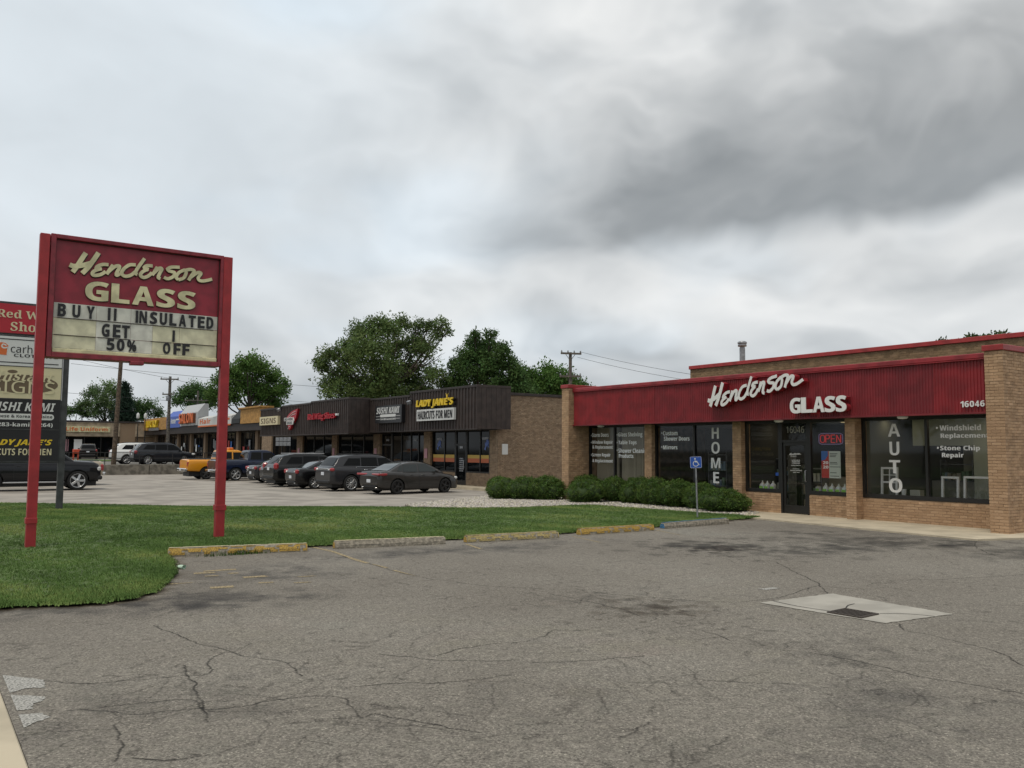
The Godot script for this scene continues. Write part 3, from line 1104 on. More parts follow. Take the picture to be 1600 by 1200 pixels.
	weather(mat("yellow_pale", 0.50, 0.40, 0.17, 0.8), 2.0, 0.7, 0.05, 61)
	weather(mat("blue_paint", 0.07, 0.21, 0.38, 0.8), 2.0, 0.6, 0.06, 58)
	weather(mat("chalk_paint", 0.66, 0.585, 0.37, 0.85), 2.0, 0.7, 0.06, 59)
	mat("sign_blue", 0.012, 0.075, 0.36, 0.4)
	mat("iron", 0.075, 0.062, 0.052, 0.7, 0.4)
	weather(mat("mustard", 0.46, 0.25, 0.07, 0.8), 0.3, 0.85, 0.03, 60)
	mat("awning_blue", 0.075, 0.13, 0.43, 0.7)
	mat("awning_grey", 0.42, 0.43, 0.44, 0.7)
	mat("awning_black", 0.010, 0.012, 0.013, 0.6)
	mat("awning_white", 0.55, 0.55, 0.53, 0.7)
	mat("orange_letter", 0.62, 0.14, 0.03, 0.5)
	mat("brown_letter", 0.16, 0.05, 0.02, 0.5)
	mat("pink_print", 0.50, 0.26, 0.30, 0.6)
	mat("hydrant_red", 0.55, 0.07, 0.03, 0.5)
	mat("silt", 0.17, 0.14, 0.11, 0.95)
	mat("dead_wood", 0.17, 0.145, 0.125, 0.95)

# soft round brush
func dab(size: int, c: Color, a: float) -> Image:
	var im := Image.create(size, size, false, Image.FORMAT_RGBA8)
	for y in size:
		for x in size:
			var d := Vector2(x + 0.5 - size / 2.0, y + 0.5 - size / 2.0).length() / (size / 2.0)
			im.set_pixel(x, y, Color(c.r, c.g, c.b, a * (1.0 - smoothstep(0.35, 1.0, d))))
	return im

const LOT_X := -19.0
const LOT_Z := -22.0
const LOT_SIZE := 22.0

# the worn surface of the front car park: tone, oil stains, sealing cracks. Aggregate is a second, finer picture
func lot_picture(cracks: Array) -> ImageTexture:
	var S := 2048
	var px := S / LOT_SIZE
	var cloud := FastNoiseLite.new()
	cloud.noise_type = FastNoiseLite.TYPE_SIMPLEX_SMOOTH
	cloud.frequency = 0.008
	cloud.seed = 70
	cloud.fractal_octaves = 5
	var small := 512
	var base := Image.create(small, small, false, Image.FORMAT_RGBA8)
	for y in small:
		for x in small:
			var n := cloud.get_noise_2d(x, y)
			var k := 0.955 + 0.10 * n
			base.set_pixel(x, y, Color(k, k * (0.985 + 0.01 * n), k * (0.955 + 0.015 * n)))
	base.resize(S, S, Image.INTERPOLATE_CUBIC)
	# crazing: a fine net of hair cracks, stronger in patches
	var cell := FastNoiseLite.new()
	cell.noise_type = FastNoiseLite.TYPE_CELLULAR
	cell.cellular_return_type = FastNoiseLite.RETURN_DISTANCE2_SUB
	cell.frequency = 0.018
	cell.seed = 71
	cell.domain_warp_enabled = true
	cell.domain_warp_amplitude = 26.0
	cell.domain_warp_frequency = 0.02
	var a := cell.get_image(S, S, false, false, false).get_data()
	cloud.frequency = 0.004
	cloud.seed = 72
	var patch := cloud.get_image(S, S, false, false, true).get_data()
	var net := PackedByteArray()
	net.resize(S * S * 4)
	for i in S * S:
		if a[i] < 15:
			var p: int = patch[i]
			var al := clampi((p - 90) * 2, 0, 110) * (15 - a[i]) / 15
			if al > 0:
				net[i * 4] = 46
				net[i * 4 + 1] = 43
				net[i * 4 + 2] = 40
				net[i * 4 + 3] = al
	base.blend_rect(Image.create_from_data(S, S, false, Image.FORMAT_RGBA8, net), Rect2i(0, 0, S, S), Vector2i.ZERO)
	var r := RandomNumberGenerator.new()
	r.seed = 5
	var put := func(im: Image, x: float, z: float) -> void:
		base.blend_rect(im, Rect2i(Vector2i.ZERO, im.get_size()), Vector2i(int((x - LOT_X) * px) - im.get_width() / 2, int((z - LOT_Z) * px) - im.get_height() / 2))
	# stains: [x, z, half x, half z, dabs, size in metres, colour, strength]
	for q in [[-11.4, -12.3, 1.1, 1.3, 110, 0.5, grey(0.24), 0.16], [-10.9, -12.4, 0.45, 0.7, 60, 0.3, Color(0.20, 0.17, 0.15), 0.3], [-10.1, -12.5, 0.6, 1.6, 60, 0.35, grey(0.22), 0.12], [-7.2, -7.1, 0.42, 0.6, 60, 0.3, Color(0.36, 0.31, 0.26), 0.16], [-7.7, -7.2, 0.8, 0.9, 50, 0.3, grey(0.34), 0.1], [-9.9, -15.2, 0.9, 2.6, 160, 0.6, grey(0.22), 0.12], [-11.6, -15.8, 1.2, 1.8, 100, 0.6, grey(0.3), 0.1], [-9.0, -17.0, 0.5, 1.2, 60, 0.5, grey(0.2), 0.14], [-7.6, -16.4, 0.8, 1.6, 60, 0.7, grey(0.28), 0.1],
			[-10.4, -3.1, 0.5, 1.2, 90, 0.5, Color(0.30, 0.30, 0.32), 0.10], [-10.9, -1.9, 0.45, 1.4, 90, 0.5, Color(0.30, 0.30, 0.31), 0.10], [-12.2, -4.2, 0.8, 1.4, 80, 0.6, Color(0.36, 0.36, 0.38), 0.08], [-13.4, -6.8, 0.6, 1.8, 90, 0.6, Color(0.34, 0.34, 0.36), 0.08], [-13.2, -9.6, 0.6, 1.6, 70, 0.6, Color(0.36, 0.36, 0.38), 0.08],
			[-3.7, -5.8, 0.7, 0.8, 50, 0.5, Color(0.34, 0.34, 0.36), 0.05], [-3.0, -4.9, 0.6, 0.9, 40, 0.5, Color(0.36, 0.36, 0.38), 0.05], [-4.8, -6.9, 0.7, 0.6, 50, 0.35, grey(0.4), 0.08], [-5.0, -3.2, 1.0, 1.2, 40, 0.6, grey(0.46), 0.04], [-6.6, -1.6, 0.8, 0.9, 50, 0.5, grey(0.42), 0.05], [-3.2, -3.6, 1.0, 1.0, 40, 0.6, grey(0.44), 0.04]]:
		var im := dab(int(q[5] * px), q[6], q[7] * 1.2)
		var im2 := dab(int(q[5] * px * 0.4), q[6], q[7] * 1.8)
		for k in q[4]:
			put.call(im if k % 2 else im2, q[0] + r.randfn() * q[2] * 0.55, q[1] + r.randfn() * q[3] * 0.55)
	# pale, scoured spots
	for q in [[-10.75, -12.45, 0.16, 0.3, 14, 0.22, Color(0.86, 0.84, 0.8), 0.28], [-9.6, -15.5, 0.5, 1.6, 30, 0.1, Color(0.7, 0.74, 0.78), 0.2], [-9.0, -6.0, 1.5, 2.4, 60, 0.8, Color(1, 0.97, 0.92), 0.04], [-6.4, -5.6, 1.2, 1.6, 60, 0.7, Color(1, 0.97, 0.92), 0.05], [-12.8, -3.4, 0.7, 0.6, 40, 0.35, Color(0.8, 0.72, 0.6), 0.06]]:
		var im := dab(int(q[5] * px), q[6], q[7])
		for k in q[4]:
			put.call(im, q[0] + r.randfn() * q[2], q[1] + r.randfn() * q[3])
	# dust and dirt along the edge of the grass
	var dirt := dab(int(0.3 * px), Color(0.50, 0.43, 0.34), 0.16)
	for k in 300:
		put.call(dirt, -15.2 + absf(r.randfn()) * 0.22, r.randf_range(-18.5, -3.7))
	for i in lawn_front.size() - 1:
		for k in 26:
			var e: Vector2 = (lawn_front[i] as Vector2).lerp(lawn_front[i + 1], r.randf())
			put.call(dirt, e.y + absf(r.randfn()) * 0.10, e.x + r.randfn() * 0.08)
	# long cracks, darker and wider than the crazing, with side branches
	var lines := cracks.duplicate()
	# short wandering cracks: thick where the surface has broken up, thin elsewhere
	for q in [[-10.9, -12.3, 0.9, 1.3, 46, 0.35], [-7.3, -7.0, 0.7, 0.8, 34, 0.3], [-6.2, -2.0, 1.3, 1.4, 40, 0.4], [-4.6, -4.8, 1.6, 2.0, 46, 0.45], [-3.6, -6.4, 0.8, 0.8, 22, 0.3], [-8.5, -9.5, 3.5, 5.0, 40, 0.6], [-9.6, -16.0, 1.2, 2.0, 26, 0.4]]:
		for k in q[4]:
			var p := Vector2(q[0] + r.randfn() * q[2] * 0.6, q[1] + r.randfn() * q[3] * 0.6)
			var a0 := r.randf() * TAU
			var l := [p]
			for j in 3 + r.randi() % 3:
				a0 += r.randfn() * 0.6
				p += Vector2(cos(a0), sin(a0)) * q[5] * r.randf_range(0.2, 0.6)
				l.append(p)
			lines.append(l)
	for li in lines.size():
		var line: Array = lines[li]
		var weight := 0.82 if li < cracks.size() else 0.3
		var pts := smooth2(line, 10)
		for i in pts.size() - 1:
			var L := pts[i].distance_to(pts[i + 1])
			var steps := maxi(1, int(L * px * 1.2))
			for k in steps:
				var p := pts[i].lerp(pts[i + 1], float(k) / steps)
				var wob := Vector2(cloud.get_noise_2d(p.x * 600.0 + li * 50.0, p.y * 600.0), cloud.get_noise_2d(p.y * 600.0, p.x * 600.0 + 300.0)) * 0.045
				var q2 := p + wob
				var u := int((q2.x - LOT_X) * px)
				var w := int((q2.y - LOT_Z) * px)
				if u < 1 or w < 1 or u > S - 2 or w > S - 2:
					continue
				var al := weight * 0.8 * (0.6 + 0.45 * cloud.get_noise_2d(p.x * 300.0, p.y * 300.0 + li * 90.0)) + 0.12 * weight
				for o in [Vector2i(0, 0), Vector2i(1, 0), Vector2i(0, 1)]:
					var c := base.get_pixel(u + o.x, w + o.y)
					base.set_pixel(u + o.x, w + o.y, c.lerp(Color(0.11, 0.105, 0.10), al if o == Vector2i.ZERO else al * 0.3))
	return ImageTexture.create_from_image(base)

# stones of the aggregate, about 2.4 m of surface
func aggregate_picture() -> ImageTexture:
	var S := 1024
	var f := FastNoiseLite.new()
	f.noise_type = FastNoiseLite.TYPE_CELLULAR
	f.cellular_return_type = FastNoiseLite.RETURN_CELL_VALUE
	f.frequency = 0.17
	f.seed = 80
	var g := FastNoiseLite.new()
	g.noise_type = FastNoiseLite.TYPE_SIMPLEX_SMOOTH
	g.frequency = 0.02
	g.seed = 81
	g.fractal_octaves = 3
	var a := f.get_seamless_image(S, S, false, false, 0.05, false).get_data()
	var b := g.get_seamless_image(S, S, false, false, 0.1, false).get_data()
	var r := RandomNumberGenerator.new()
	r.seed = 9
	var out := PackedByteArray()
	out.resize(S * S * 3)
	for i in S * S:
		var c: int = a[i]
		var k := 121 + (c - 128) * 40 / 128 + (b[i] - 128) / 14 + r.randi() % 40 - 20
		if c > 243:
			k += 112
		elif c > 222:
			k += 46
		elif c < 30:
			k -= 22
		k = clampi(k, 20, 255)
		out[i * 3] = k
		out[i * 3 + 1] = k * 978 / 1000
		out[i * 3 + 2] = k * 935 / 1000
	return ImageTexture.create_from_image(Image.create_from_data(S, S, false, Image.FORMAT_RGB8, out))

# ------------------------------------------------------------------ the place
func _ready() -> void:
	rng.seed = 12345
	var cam := Camera3D.new()
	cam.name = "camera"
	add_child(cam)
	var yaw := deg_to_rad(55.0)
	var pitch := atan(103.0 / 1340.0)
	var fwd0 := Vector3(-sin(yaw), 0, -cos(yaw))
	var right0 := Vector3(cos(yaw), 0, -sin(yaw))
	var fwd := fwd0 * cos(pitch) + Vector3.UP * sin(pitch)
	var up := Vector3.UP * cos(pitch) - fwd0 * sin(pitch)
	var roll := 0.006
	cam.transform = Transform3D(Basis(right0 * cos(roll) + up * sin(roll), up * cos(roll) - right0 * sin(roll), -fwd), Vector3(0, 1.8, 0))
	cam.fov = rad_to_deg(2.0 * atan(600.0 / 1340.0))
	cam.near = 0.05
	cam.far = 1500.0
	cam.current = true
	var env := Environment.new()
	env.background_mode = Environment.BG_SKY
	env.sky = Sky.new()
	env.sky.sky_material = make_sky()
	env.tonemap_mode = Environment.TONE_MAPPER_LINEAR
	env.tonemap_exposure = 1.03
	env.ssao_enabled = true
	env.ssil_enabled = true
	env.sdfgi_enabled = true
	var we := WorldEnvironment.new()
	we.name = "environment"
	we.environment = env
	add_child(we)
	var sun := DirectionalLight3D.new()
	sun.name = "sun"
	sun.light_energy = 0.50
	sun.light_color = Color(1.0, 0.96, 0.90)
	sun.light_angular_distance = 14.0
	sun.shadow_enabled = true
	add_child(sun)
	sun.look_at_from_position(Vector3(0.15, 1.0, 0.42) * 50.0, Vector3.ZERO, Vector3.FORWARD)
	materials()
	ground()
	glass_shop()
	glass_shop_goods()
	roadside_sign()
	tenant_pylon()
	brown_row()
	far_shops()
	poles_and_wires()
	vehicles()
	trees()
	small_things()
	turf()

func sheet(poly: Array, y: float) -> Geo:
	var g := Geo.new()
	var p := PackedVector2Array()
	for q in poly:
		p.append(Vector2(q.x, -q.y))
	g.prism(Transform3D(Basis(Vector3.RIGHT, -PI / 2.0), Vector3(0, y, 0)), p, 0.0, 0.0)
	return g

# a sheet that follows gh(); x0..x1 in strips
func sloped(x0: float, x1: float, z0: float, z1: float, lift: float) -> Geo:
	var g := Geo.new()
	var rows := []
	for i in 33:
		var x := lerpf(x0, x1, i / 32.0)
		rows.append(PackedVector3Array([Vector3(x, gh(x) + lift, z1), Vector3(x, gh(x) + lift, z0)]))
	g.grid(rows, x1 > x0)
	return g

var lawn_front := [v2(-0.64, -11.46), v2(-0.92, -11.29), v2(-1.65, -11.02), v2(-2.21, -11.06), v2(-2.68, -11.70), v2(-3.11, -12.78), v2(-3.45, -14.19), v2(-3.57, -15.2), v2(-3.75, -15.55), v2(-6.14, -15.26), v2(-8.9, -14.92), v2(-11.6, -14.74), v2(-14.5, -14.80), v2(-17.9, -15.30), v2(-18.8, -15.35), v2(-19.3, -15.7)]
var lawn_back := [v2(-0.64, -37.6), v2(-2.75, -35.7), v2(-6.36, -32.4), v2(-9.5, -28.3), v2(-12.78, -23.75), v2(-13.6, -22.6), v2(-15.23, -21.7), v2(-17.71, -21.66), v2(-18.3, -21.5), v2(-18.6, -19.0), v2(-18.8, -16.9), v2(-19.3, -15.75)]

func zlist(p: Array, z: float) -> float:
	for i in p.size() - 1:
		if z >= p[i + 1].x:
			return lerpf(p[i].y, p[i + 1].y, (z - p[i].x) / (p[i + 1].x - p[i].x))
	return p[p.size() - 1].y

func ground() -> void:
	structure("ground", sheet([v2(-900, -900), v2(900, -900), v2(900, 900), v2(-900, 900)], -0.6), M.earth)
	# front car park
	var cracks := [[v2(-9.50, -11.60), v2(-9.19, -11.71), v2(-8.44, -11.13), v2(-7.78, -10.62), v2(-7.32, -10.26), v2(-6.77, -9.66)],
		[v2(-7.23, -10.14), v2(-7.12, -9.58), v2(-6.95, -9.09), v2(-6.98, -8.29), v2(-7.26, -7.93), v2(-7.65, -7.67), v2(-8.12, -7.36), v2(-8.54, -7.25)],
		[v2(-7.23, -10.14), v2(-6.91, -10.24), v2(-6.67, -10.37)], [v2(-8.69, -6.70), v2(-7.99, -6.73), v2(-7.37, -6.74), v2(-7.00, -6.62)],
		[v2(-5.18, -8.61), v2(-4.97, -8.35), v2(-4.69, -8.36), v2(-4.30, -8.26), v2(-3.99, -8.18), v2(-3.77, -7.99), v2(-3.59, -7.84), v2(-3.2, -7.6)],
		[v2(-4.88, -6.73), v2(-4.56, -6.79), v2(-4.28, -6.81), v2(-3.94, -6.76), v2(-3.62, -6.85), v2(-3.39, -6.88), v2(-3.0, -7.0)],
		[v2(-6.96, -11.52), v2(-6.71, -11.91), v2(-6.44, -12.72), v2(-6.21, -13.67)], [v2(-9.02, -17.87), v2(-8.54, -16.90), v2(-7.82, -15.92), v2(-7.46, -15.63)],
		[v2(-6.69, -4.70), v2(-6.70, -4.93), v2(-6.80, -5.16), v2(-6.91, -5.40), v2(-6.75, -5.69)], [v2(-6.00, -4.42), v2(-5.84, -4.71), v2(-5.74, -5.05), v2(-5.62, -5.40)],
		[v2(-6.09, -6.64), v2(-5.86, -6.58), v2(-5.61, -6.52)], [v2(-4.17, -3.77), v2(-4.17, -3.88), v2(-4.24, -4.01), v2(-4.28, -4.13)],
		[v2(-9.34, -2.12), v2(-8.85, -2.19), v2(-8.39, -2.25), v2(-7.98, -2.39), v2(-7.66, -2.44), v2(-7.45, -2.54), v2(-7.17, -2.66), v2(-6.84, -2.68), v2(-6.63, -2.65)],
		[v2(-7.87, -0.69), v2(-7.70, -0.87), v2(-7.60, -0.97), v2(-7.44, -1.09), v2(-7.33, -1.26), v2(-7.25, -1.54), v2(-7.20, -1.84), v2(-7.16, -2.05), v2(-7.61, -2.20), v2(-7.78, -2.36)],
		[v2(-7.51, -1.95), v2(-6.97, -1.88), v2(-6.50, -1.81), v2(-6.17, -1.75), v2(-5.90, -1.71)],
		[v2(-6.64, -1.19), v2(-6.61, -1.43), v2(-6.49, -1.75), v2(-6.20, -1.76), v2(-6.13, -2.01), v2(-6.12, -2.38), v2(-5.91, -2.68), v2(-5.45, -2.57), v2(-5.44, -2.71), v2(-5.14, -2.84), v2(-4.72, -3.07)],
		[v2(-9.29, -0.72), v2(-9.19, -0.97)], [v2(-6.98, -3.46), v2(-6.74, -3.68), v2(-6.58, -3.75), v2(-6.38, -3.95), v2(-6.16, -4.33)], [v2(-6.65, -3.85), v2(-6.77, -4.22), v2(-6.75, -4.56), v2(-6.65, -4.75)],
		[v2(-6.70, -0.96), v2(-6.54, -1.19), v2(-6.36, -1.34), v2(-6.29, -1.57), v2(-6.23, -1.79)], [v2(-5.75, -4.04), v2(-5.83, -3.67), v2(-5.90, -3.39), v2(-6.05, -3.17), v2(-6.16, -2.85)],
		[v2(-6.18, -1.19), v2(-5.79, -1.15), v2(-5.46, -1.06)], [v2(-5.28, -1.51), v2(-5.30, -1.30), v2(-5.48, -1.13)], [v2(-13.6, -6.07), v2(-12.55, -6.03), v2(-10.93, -6.00), v2(-9.66, -6.37), v2(-9.04, -6.86)]]
	var m := StandardMaterial3D.new()
	m.resource_name = "worn_asphalt"
	m.albedo_texture = lot_picture(cracks)
	m.detail_enabled = true
	m.detail_albedo = aggregate_picture()
	m.detail_blend_mode = BaseMaterial3D.BLEND_MODE_MUL
	m.detail_uv_layer = BaseMaterial3D.DETAIL_UV_2
	m.uv2_triplanar = true
	m.uv2_world_triplanar = true
	m.uv2_scale = Vector3.ONE / 2.4
	m.roughness = 0.9
	m.metallic_specular = 0.35
	M["lot"] = m
	var g := Geo.new()
	var t := func(x: float, z: float) -> Vector2: return Vector2((x - LOT_X) / LOT_SIZE, (z - LOT_Z) / LOT_SIZE)
	for q in [[-18.0, 16.0, -60.0, -0.64]]:
		var a: Vector2 = t.call(q[0], q[2])
		var b: Vector2 = t.call(q[1], q[3])
		g.quad(Vector3(q[0], 0, q[3]), Vector3(q[1], 0, q[3]), Vector3(q[1], 0, q[2]), Vector3(q[0], 0, q[2]), a, b)
	var lot := structure("parking_lot", g, m)
	# painted lines, all but worn away
	for st in [[[v2(-15.11, -6.15), v2(-14.28, -6.18), v2(-13.29, -6.07), v2(-12.55, -6.03)], 0.09], [[v2(-12.4, -6.03), v2(-11.9, -6.02)], 0.05], [[v2(-11.6, -6.0), v2(-10.93, -6.0)], 0.035], [[v2(-14.08, -8.82), v2(-13.22, -8.60)], 0.06], [[v2(-14.17, -11.47), v2(-12.94, -11.2)], 0.045], [[v2(-14.31, -14.02), v2(-13.1, -13.6)], 0.04],
			[[v2(-13.0, -3.62), v2(-12.97, -4.08)], 0.09], [[v2(-12.85, -3.45), v2(-12.78, -3.72)], 0.12], [[v2(-12.6, -3.84), v2(-12.56, -3.98)], 0.1], [[v2(-12.1, -3.9), v2(-12.06, -4.22)], 0.13], [[v2(-11.44, -3.28), v2(-11.4, -3.55)], 0.16], [[v2(-11.5, -3.93), v2(-11.44, -4.1)], 0.09], [[v2(-11.25, -4.32), v2(-11.2, -4.54)], 0.08], [[v2(-11.74, -4.57), v2(-11.7, -4.8)], 0.06], [[v2(-12.04, -2.9), v2(-12.0, -3.2)], 0.05], [[v2(-12.5, -3.5), v2(-12.46, -3.66)], 0.06]]:
		var s := Geo.new()
		for poly in Geometry2D.offset_polyline(PackedVector2Array(st[0]), st[1] / 2.0, Geometry2D.JOIN_ROUND, Geometry2D.END_ROUND):
			var q := []
			for i in poly.size():
				q.append(poly[i] + Vector2(rng.randf_range(-0.02, 0.02), rng.randf_range(-0.02, 0.02)))
			var sg := sheet(q, 0.004)
			s.v.append_array(sg.v)
			s.n.append_array(sg.n)
			s.uv.append_array(sg.uv)
			s.col.append_array(sg.col)
			s.idx = sg.idx
		obj("painted_line", s, M.faded_yellow, lot)
	for q in [[v2(-7.98, -0.69), v2(-7.64, -0.94), v2(-7.39, -0.92), v2(-7.45, -0.80), v2(-7.38, -0.69)], [v2(-7.32, -0.69), v2(-7.13, -0.90), v2(-7.02, -0.86), v2(-6.98, -0.80), v2(-6.85, -0.78), v2(-6.86, -0.69)], [v2(-6.76, -0.69), v2(-6.70, -0.82), v2(-6.57, -0.86), v2(-6.5, -0.75), v2(-6.42, -0.69)], [v2(-7.5, -9.2), v2(-7.38, -9.22), v2(-7.36, -9.5), v2(-7.46, -9.48)]]:
		var rough := []
		for i in q.size():
			for k in 7:
				var e: Vector2 = (q[i] as Vector2).lerp(q[(i + 1) % q.size()], k / 7.0)
				rough.append(e + Vector2(rng.randfn(), rng.randfn()) * (0.005 if e.y < -0.72 else 0.0))
		obj("paint_patch", sheet(rough, 0.004), M.worn_white, lot)
	# concrete collar round the drain
	var edge := [v2(-6.72, -9.69), v2(-5.14, -9.63), v2(-5.27, -8.50), v2(-6.80, -8.38)]
	var worn := []
	for i in 4:
		for k in 22:
			worn.append((edge[i] as Vector2).lerp(edge[(i + 1) % 4], k / 22.0) + Vector2(rng.randfn(), rng.randfn()) * 0.007)
	var slab := structure("drain_slab", sheet(worn, 0.006), M.slab_concrete)
	g = Geo.new()
	for st in [[v2(-6.0, -8.9), v2(-6.1, -9.1), v2(-6.12, -9.25)], [v2(-5.6, -8.95), v2(-5.4, -9.2), v2(-5.18, -9.3)], [v2(-6.0, -8.6), v2(-6.4, -8.55), v2(-6.78, -8.6)]]:
		for poly in Geometry2D.offset_polyline(smooth2(st, 4), 0.007):
			var sg := sheet(Array(poly), 0.010)
			var b := g.v.size()
			g.v.append_array(sg.v)
			g.n.append_array(sg.n)
			g.uv.append_array(sg.uv)
			g.col.append_array(sg.col)
			for i in sg.idx:
				g.idx.append(b + i)
	obj("crack", g, M.crack, slab)
	structure("rear_parking_lot", sloped(-69.4, -17.9, -60.0, 4.0, -0.012), M.rear_paving)
	structure("upper_parking_lot", boxg(Vector3(-170, -0.5, -60), Vector3(-69.55, 0.45, 60)), M.upper_paving)
	for q in [[-48.0, -10.2, 1.9], [-57.5, -12.9, 1.6], [-61.5, -11.2, 2.2]]:
		var pl := obj("faded_line", boxg(Vector3(q[0], -0.225, q[1] - q[2] / 2), Vector3(q[0] + 0.1, -0.222, q[1] + q[2] / 2)), M.worn_white, get_node("rear_parking_lot"))
		pl.name = "faded_line"
	# pavement along the road behind the photographer, and the road
	g = Geo.new()
	g.obox(Transform3D(Basis(), Vector3(-40, -0.06, 0.18)), Vector3(140, 0.15, 1.63), 0.01)
	structure("roadside_pavement", g, M.concrete)
	structure("road", boxg(Vector3(-300, -0.3, 4.5), Vector3(200, -0.1, 18.0)), M.road_asphalt)
	structure("road_verge", boxg(Vector3(-300, -0.3, 1.0), Vector3(200, -0.02, 4.4)), M.turf)
	structure("far_verge", boxg(Vector3(-300, -0.3, 18.1), Vector3(200, 0.0, 60.0)), M.turf)
	# walk in front of the glass shop
	g = Geo.new()
	var wp := PackedVector2Array([v2(-16.7, 19.9), v2(-15.55, 18.6), v2(-12.1, 18.25), v2(-9.05, 17.98), v2(-8.6, 19.5), v2(-8.6, 21.0), v2(-16.9, 21.0)])
	g.prism(Transform3D(Basis(Vector3.RIGHT, -PI / 2.0), Vector3.ZERO), wp, -0.1, 0.035)
	structure("shop_walk", g, M.concrete)
	# lawn
	var rows := []
	var z := -0.66
	while z > -19.3:
		var xa := zlist(lawn_front, z)
		var xb := zlist(lawn_back, z)
		var row := PackedVector3Array()
		for j in 33:
			var f := j / 32.0
			var x := lerpf(xa, xb, f)
			row.append(Vector3(x, gh(x) + 0.004 + 0.035 * minf(1.0, minf(f, 1.0 - f) * absf(xb - xa) / 0.35), z))
		rows.append(row)
		z -= 0.24
	g = Geo.new()
	g.grid(rows, true)
	structure("lawn", g, M.turf)
	# gravel bed
	g = Geo.new()
	var bed := [v2(-25.4, -13.5), v2(-23.75, -12.9), v2(-22.6, -13.55), v2(-21.72, -15.2), v2(-21.7, -17.7), v2(-21.55, -18.25), v2(-19.05, -18.55), v2(-16.95, -18.75), v2(-15.9, -19.35), v2(-16.4, -20.3), v2(-17.3, -20.6), v2(-24.5, -20.6), v2(-25.2, -21.6), v2(-32.6, -22.6), v2(-31.0, -20.2), v2(-29.0, -17.6)]
	g = sheet(bed, 0.0)
	for i in g.v.size():
		g.v[i].y = gh(g.v[i].x) + 0.02
	structure("gravel_bed", g, M.bed_soil)
	var poly := PackedVector2Array(bed)
	var st := Geo.new()
	st.sphere(Transform3D(), Vector3(0.045, 0.03, 0.038), 6, 4)
	var xf := []
	var cols := []
	while xf.size() < 15000:
		var x := rng.randf_range(-32.6, -15.9)
		var zz := rng.randf_range(-22.6, -12.9)
		if not Geometry2D.is_point_in_polygon(Vector2(x, zz), poly):
			continue
		xf.append(Transform3D(rand_basis(rng.randf_range(0.5, 1.25)), Vector3(x, gh(x) + 0.03, zz)))
		var k := rng.randf_range(0.2, 0.55)
		cols.append(Color(k, k * rng.randf_range(0.88, 0.97), k * rng.randf_range(0.7, 0.9)))
	var gr := scatter("gravel", null, st.mesh(), M.stone, xf, cols)
	tag(gr, "pale gravel stones spread in the bed under the clipped shrubs", "gravel", "", "stuff")

func turf() -> void:
	var r := RandomNumberGenerator.new()
	r.seed = 31
	var blade := Geo.new()
	for k in 12:
		var a := r.randf() * TAU
		var p := Vector3(r.randf_range(-0.06, 0.06), 0, r.randf_range(-0.06, 0.06))
		var lean := Vector3(cos(a), 0, sin(a)) * r.randf_range(0.01, 0.05)
		var h := r.randf_range(0.03, 0.07)
		var s := Vector3(-sin(a), 0, cos(a)) * 0.0045
		blade.tri(p - s, p + s, p + lean + Vector3(0, h, 0))
	var nz := FastNoiseLite.new()
	nz.frequency = 0.22
	nz.seed = 6
	nz.fractal_octaves = 3
	var xf := []
	var cols := []
	var n := 0
	while n < 130000:
		n += 1
		var z := -0.66 - r.randf() * 18.4
		var xa := zlist(lawn_front, z)
		var xb := zlist(lawn_back, z)
		var f := r.randf()
		if absf(xb - xa) < r.randf() * 24.0:
			continue
		if n % 5 == 0:
			f = f * f * f * 0.2          # the near edge is ragged
		var x := lerpf(xa + 0.03 + 0.10 * nz.get_noise_2d(z * 18.0, 40.0), xb - 0.03, f)
		if n % 9 == 0 and f < 0.02:
			x += r.randf_range(0.02, 0.13)          # clippings and runners on the asphalt
		var m := nz.get_noise_2d(x, z)
		# mowing tracks run along the lawn
		var tr := 0.5 + 0.5 * sin((z * 0.86 + x * 0.18) * TAU / 1.15)
		var k := 1.02 + 0.42 * m + 0.20 * (tr - 0.5) + r.randf_range(-0.14, 0.14)
		var dry := clampf(m * 0.9 + 0.25 * (tr - 0.5) + r.randf_range(-0.35, 0.35), 0.0, 1.0)
		xf.append(Transform3D(Basis(Vector3.UP, r.randf() * TAU).scaled(Vector3(1.2, r.randf_range(0.4, 0.8), 1.2)), Vector3(x, gh(x) + 0.03, z)))
		cols.append(Color((0.098 + 0.11 * dry) * k, (0.172 + 0.05 * dry) * k, (0.044 + 0.03 * dry) * k))
	var o := scatter("grass", null, blade.mesh(), M.grass_blade, xf, cols)
	tag(o, "short mown green grass of the lawn between the two car parks", "grass", "", "stuff")

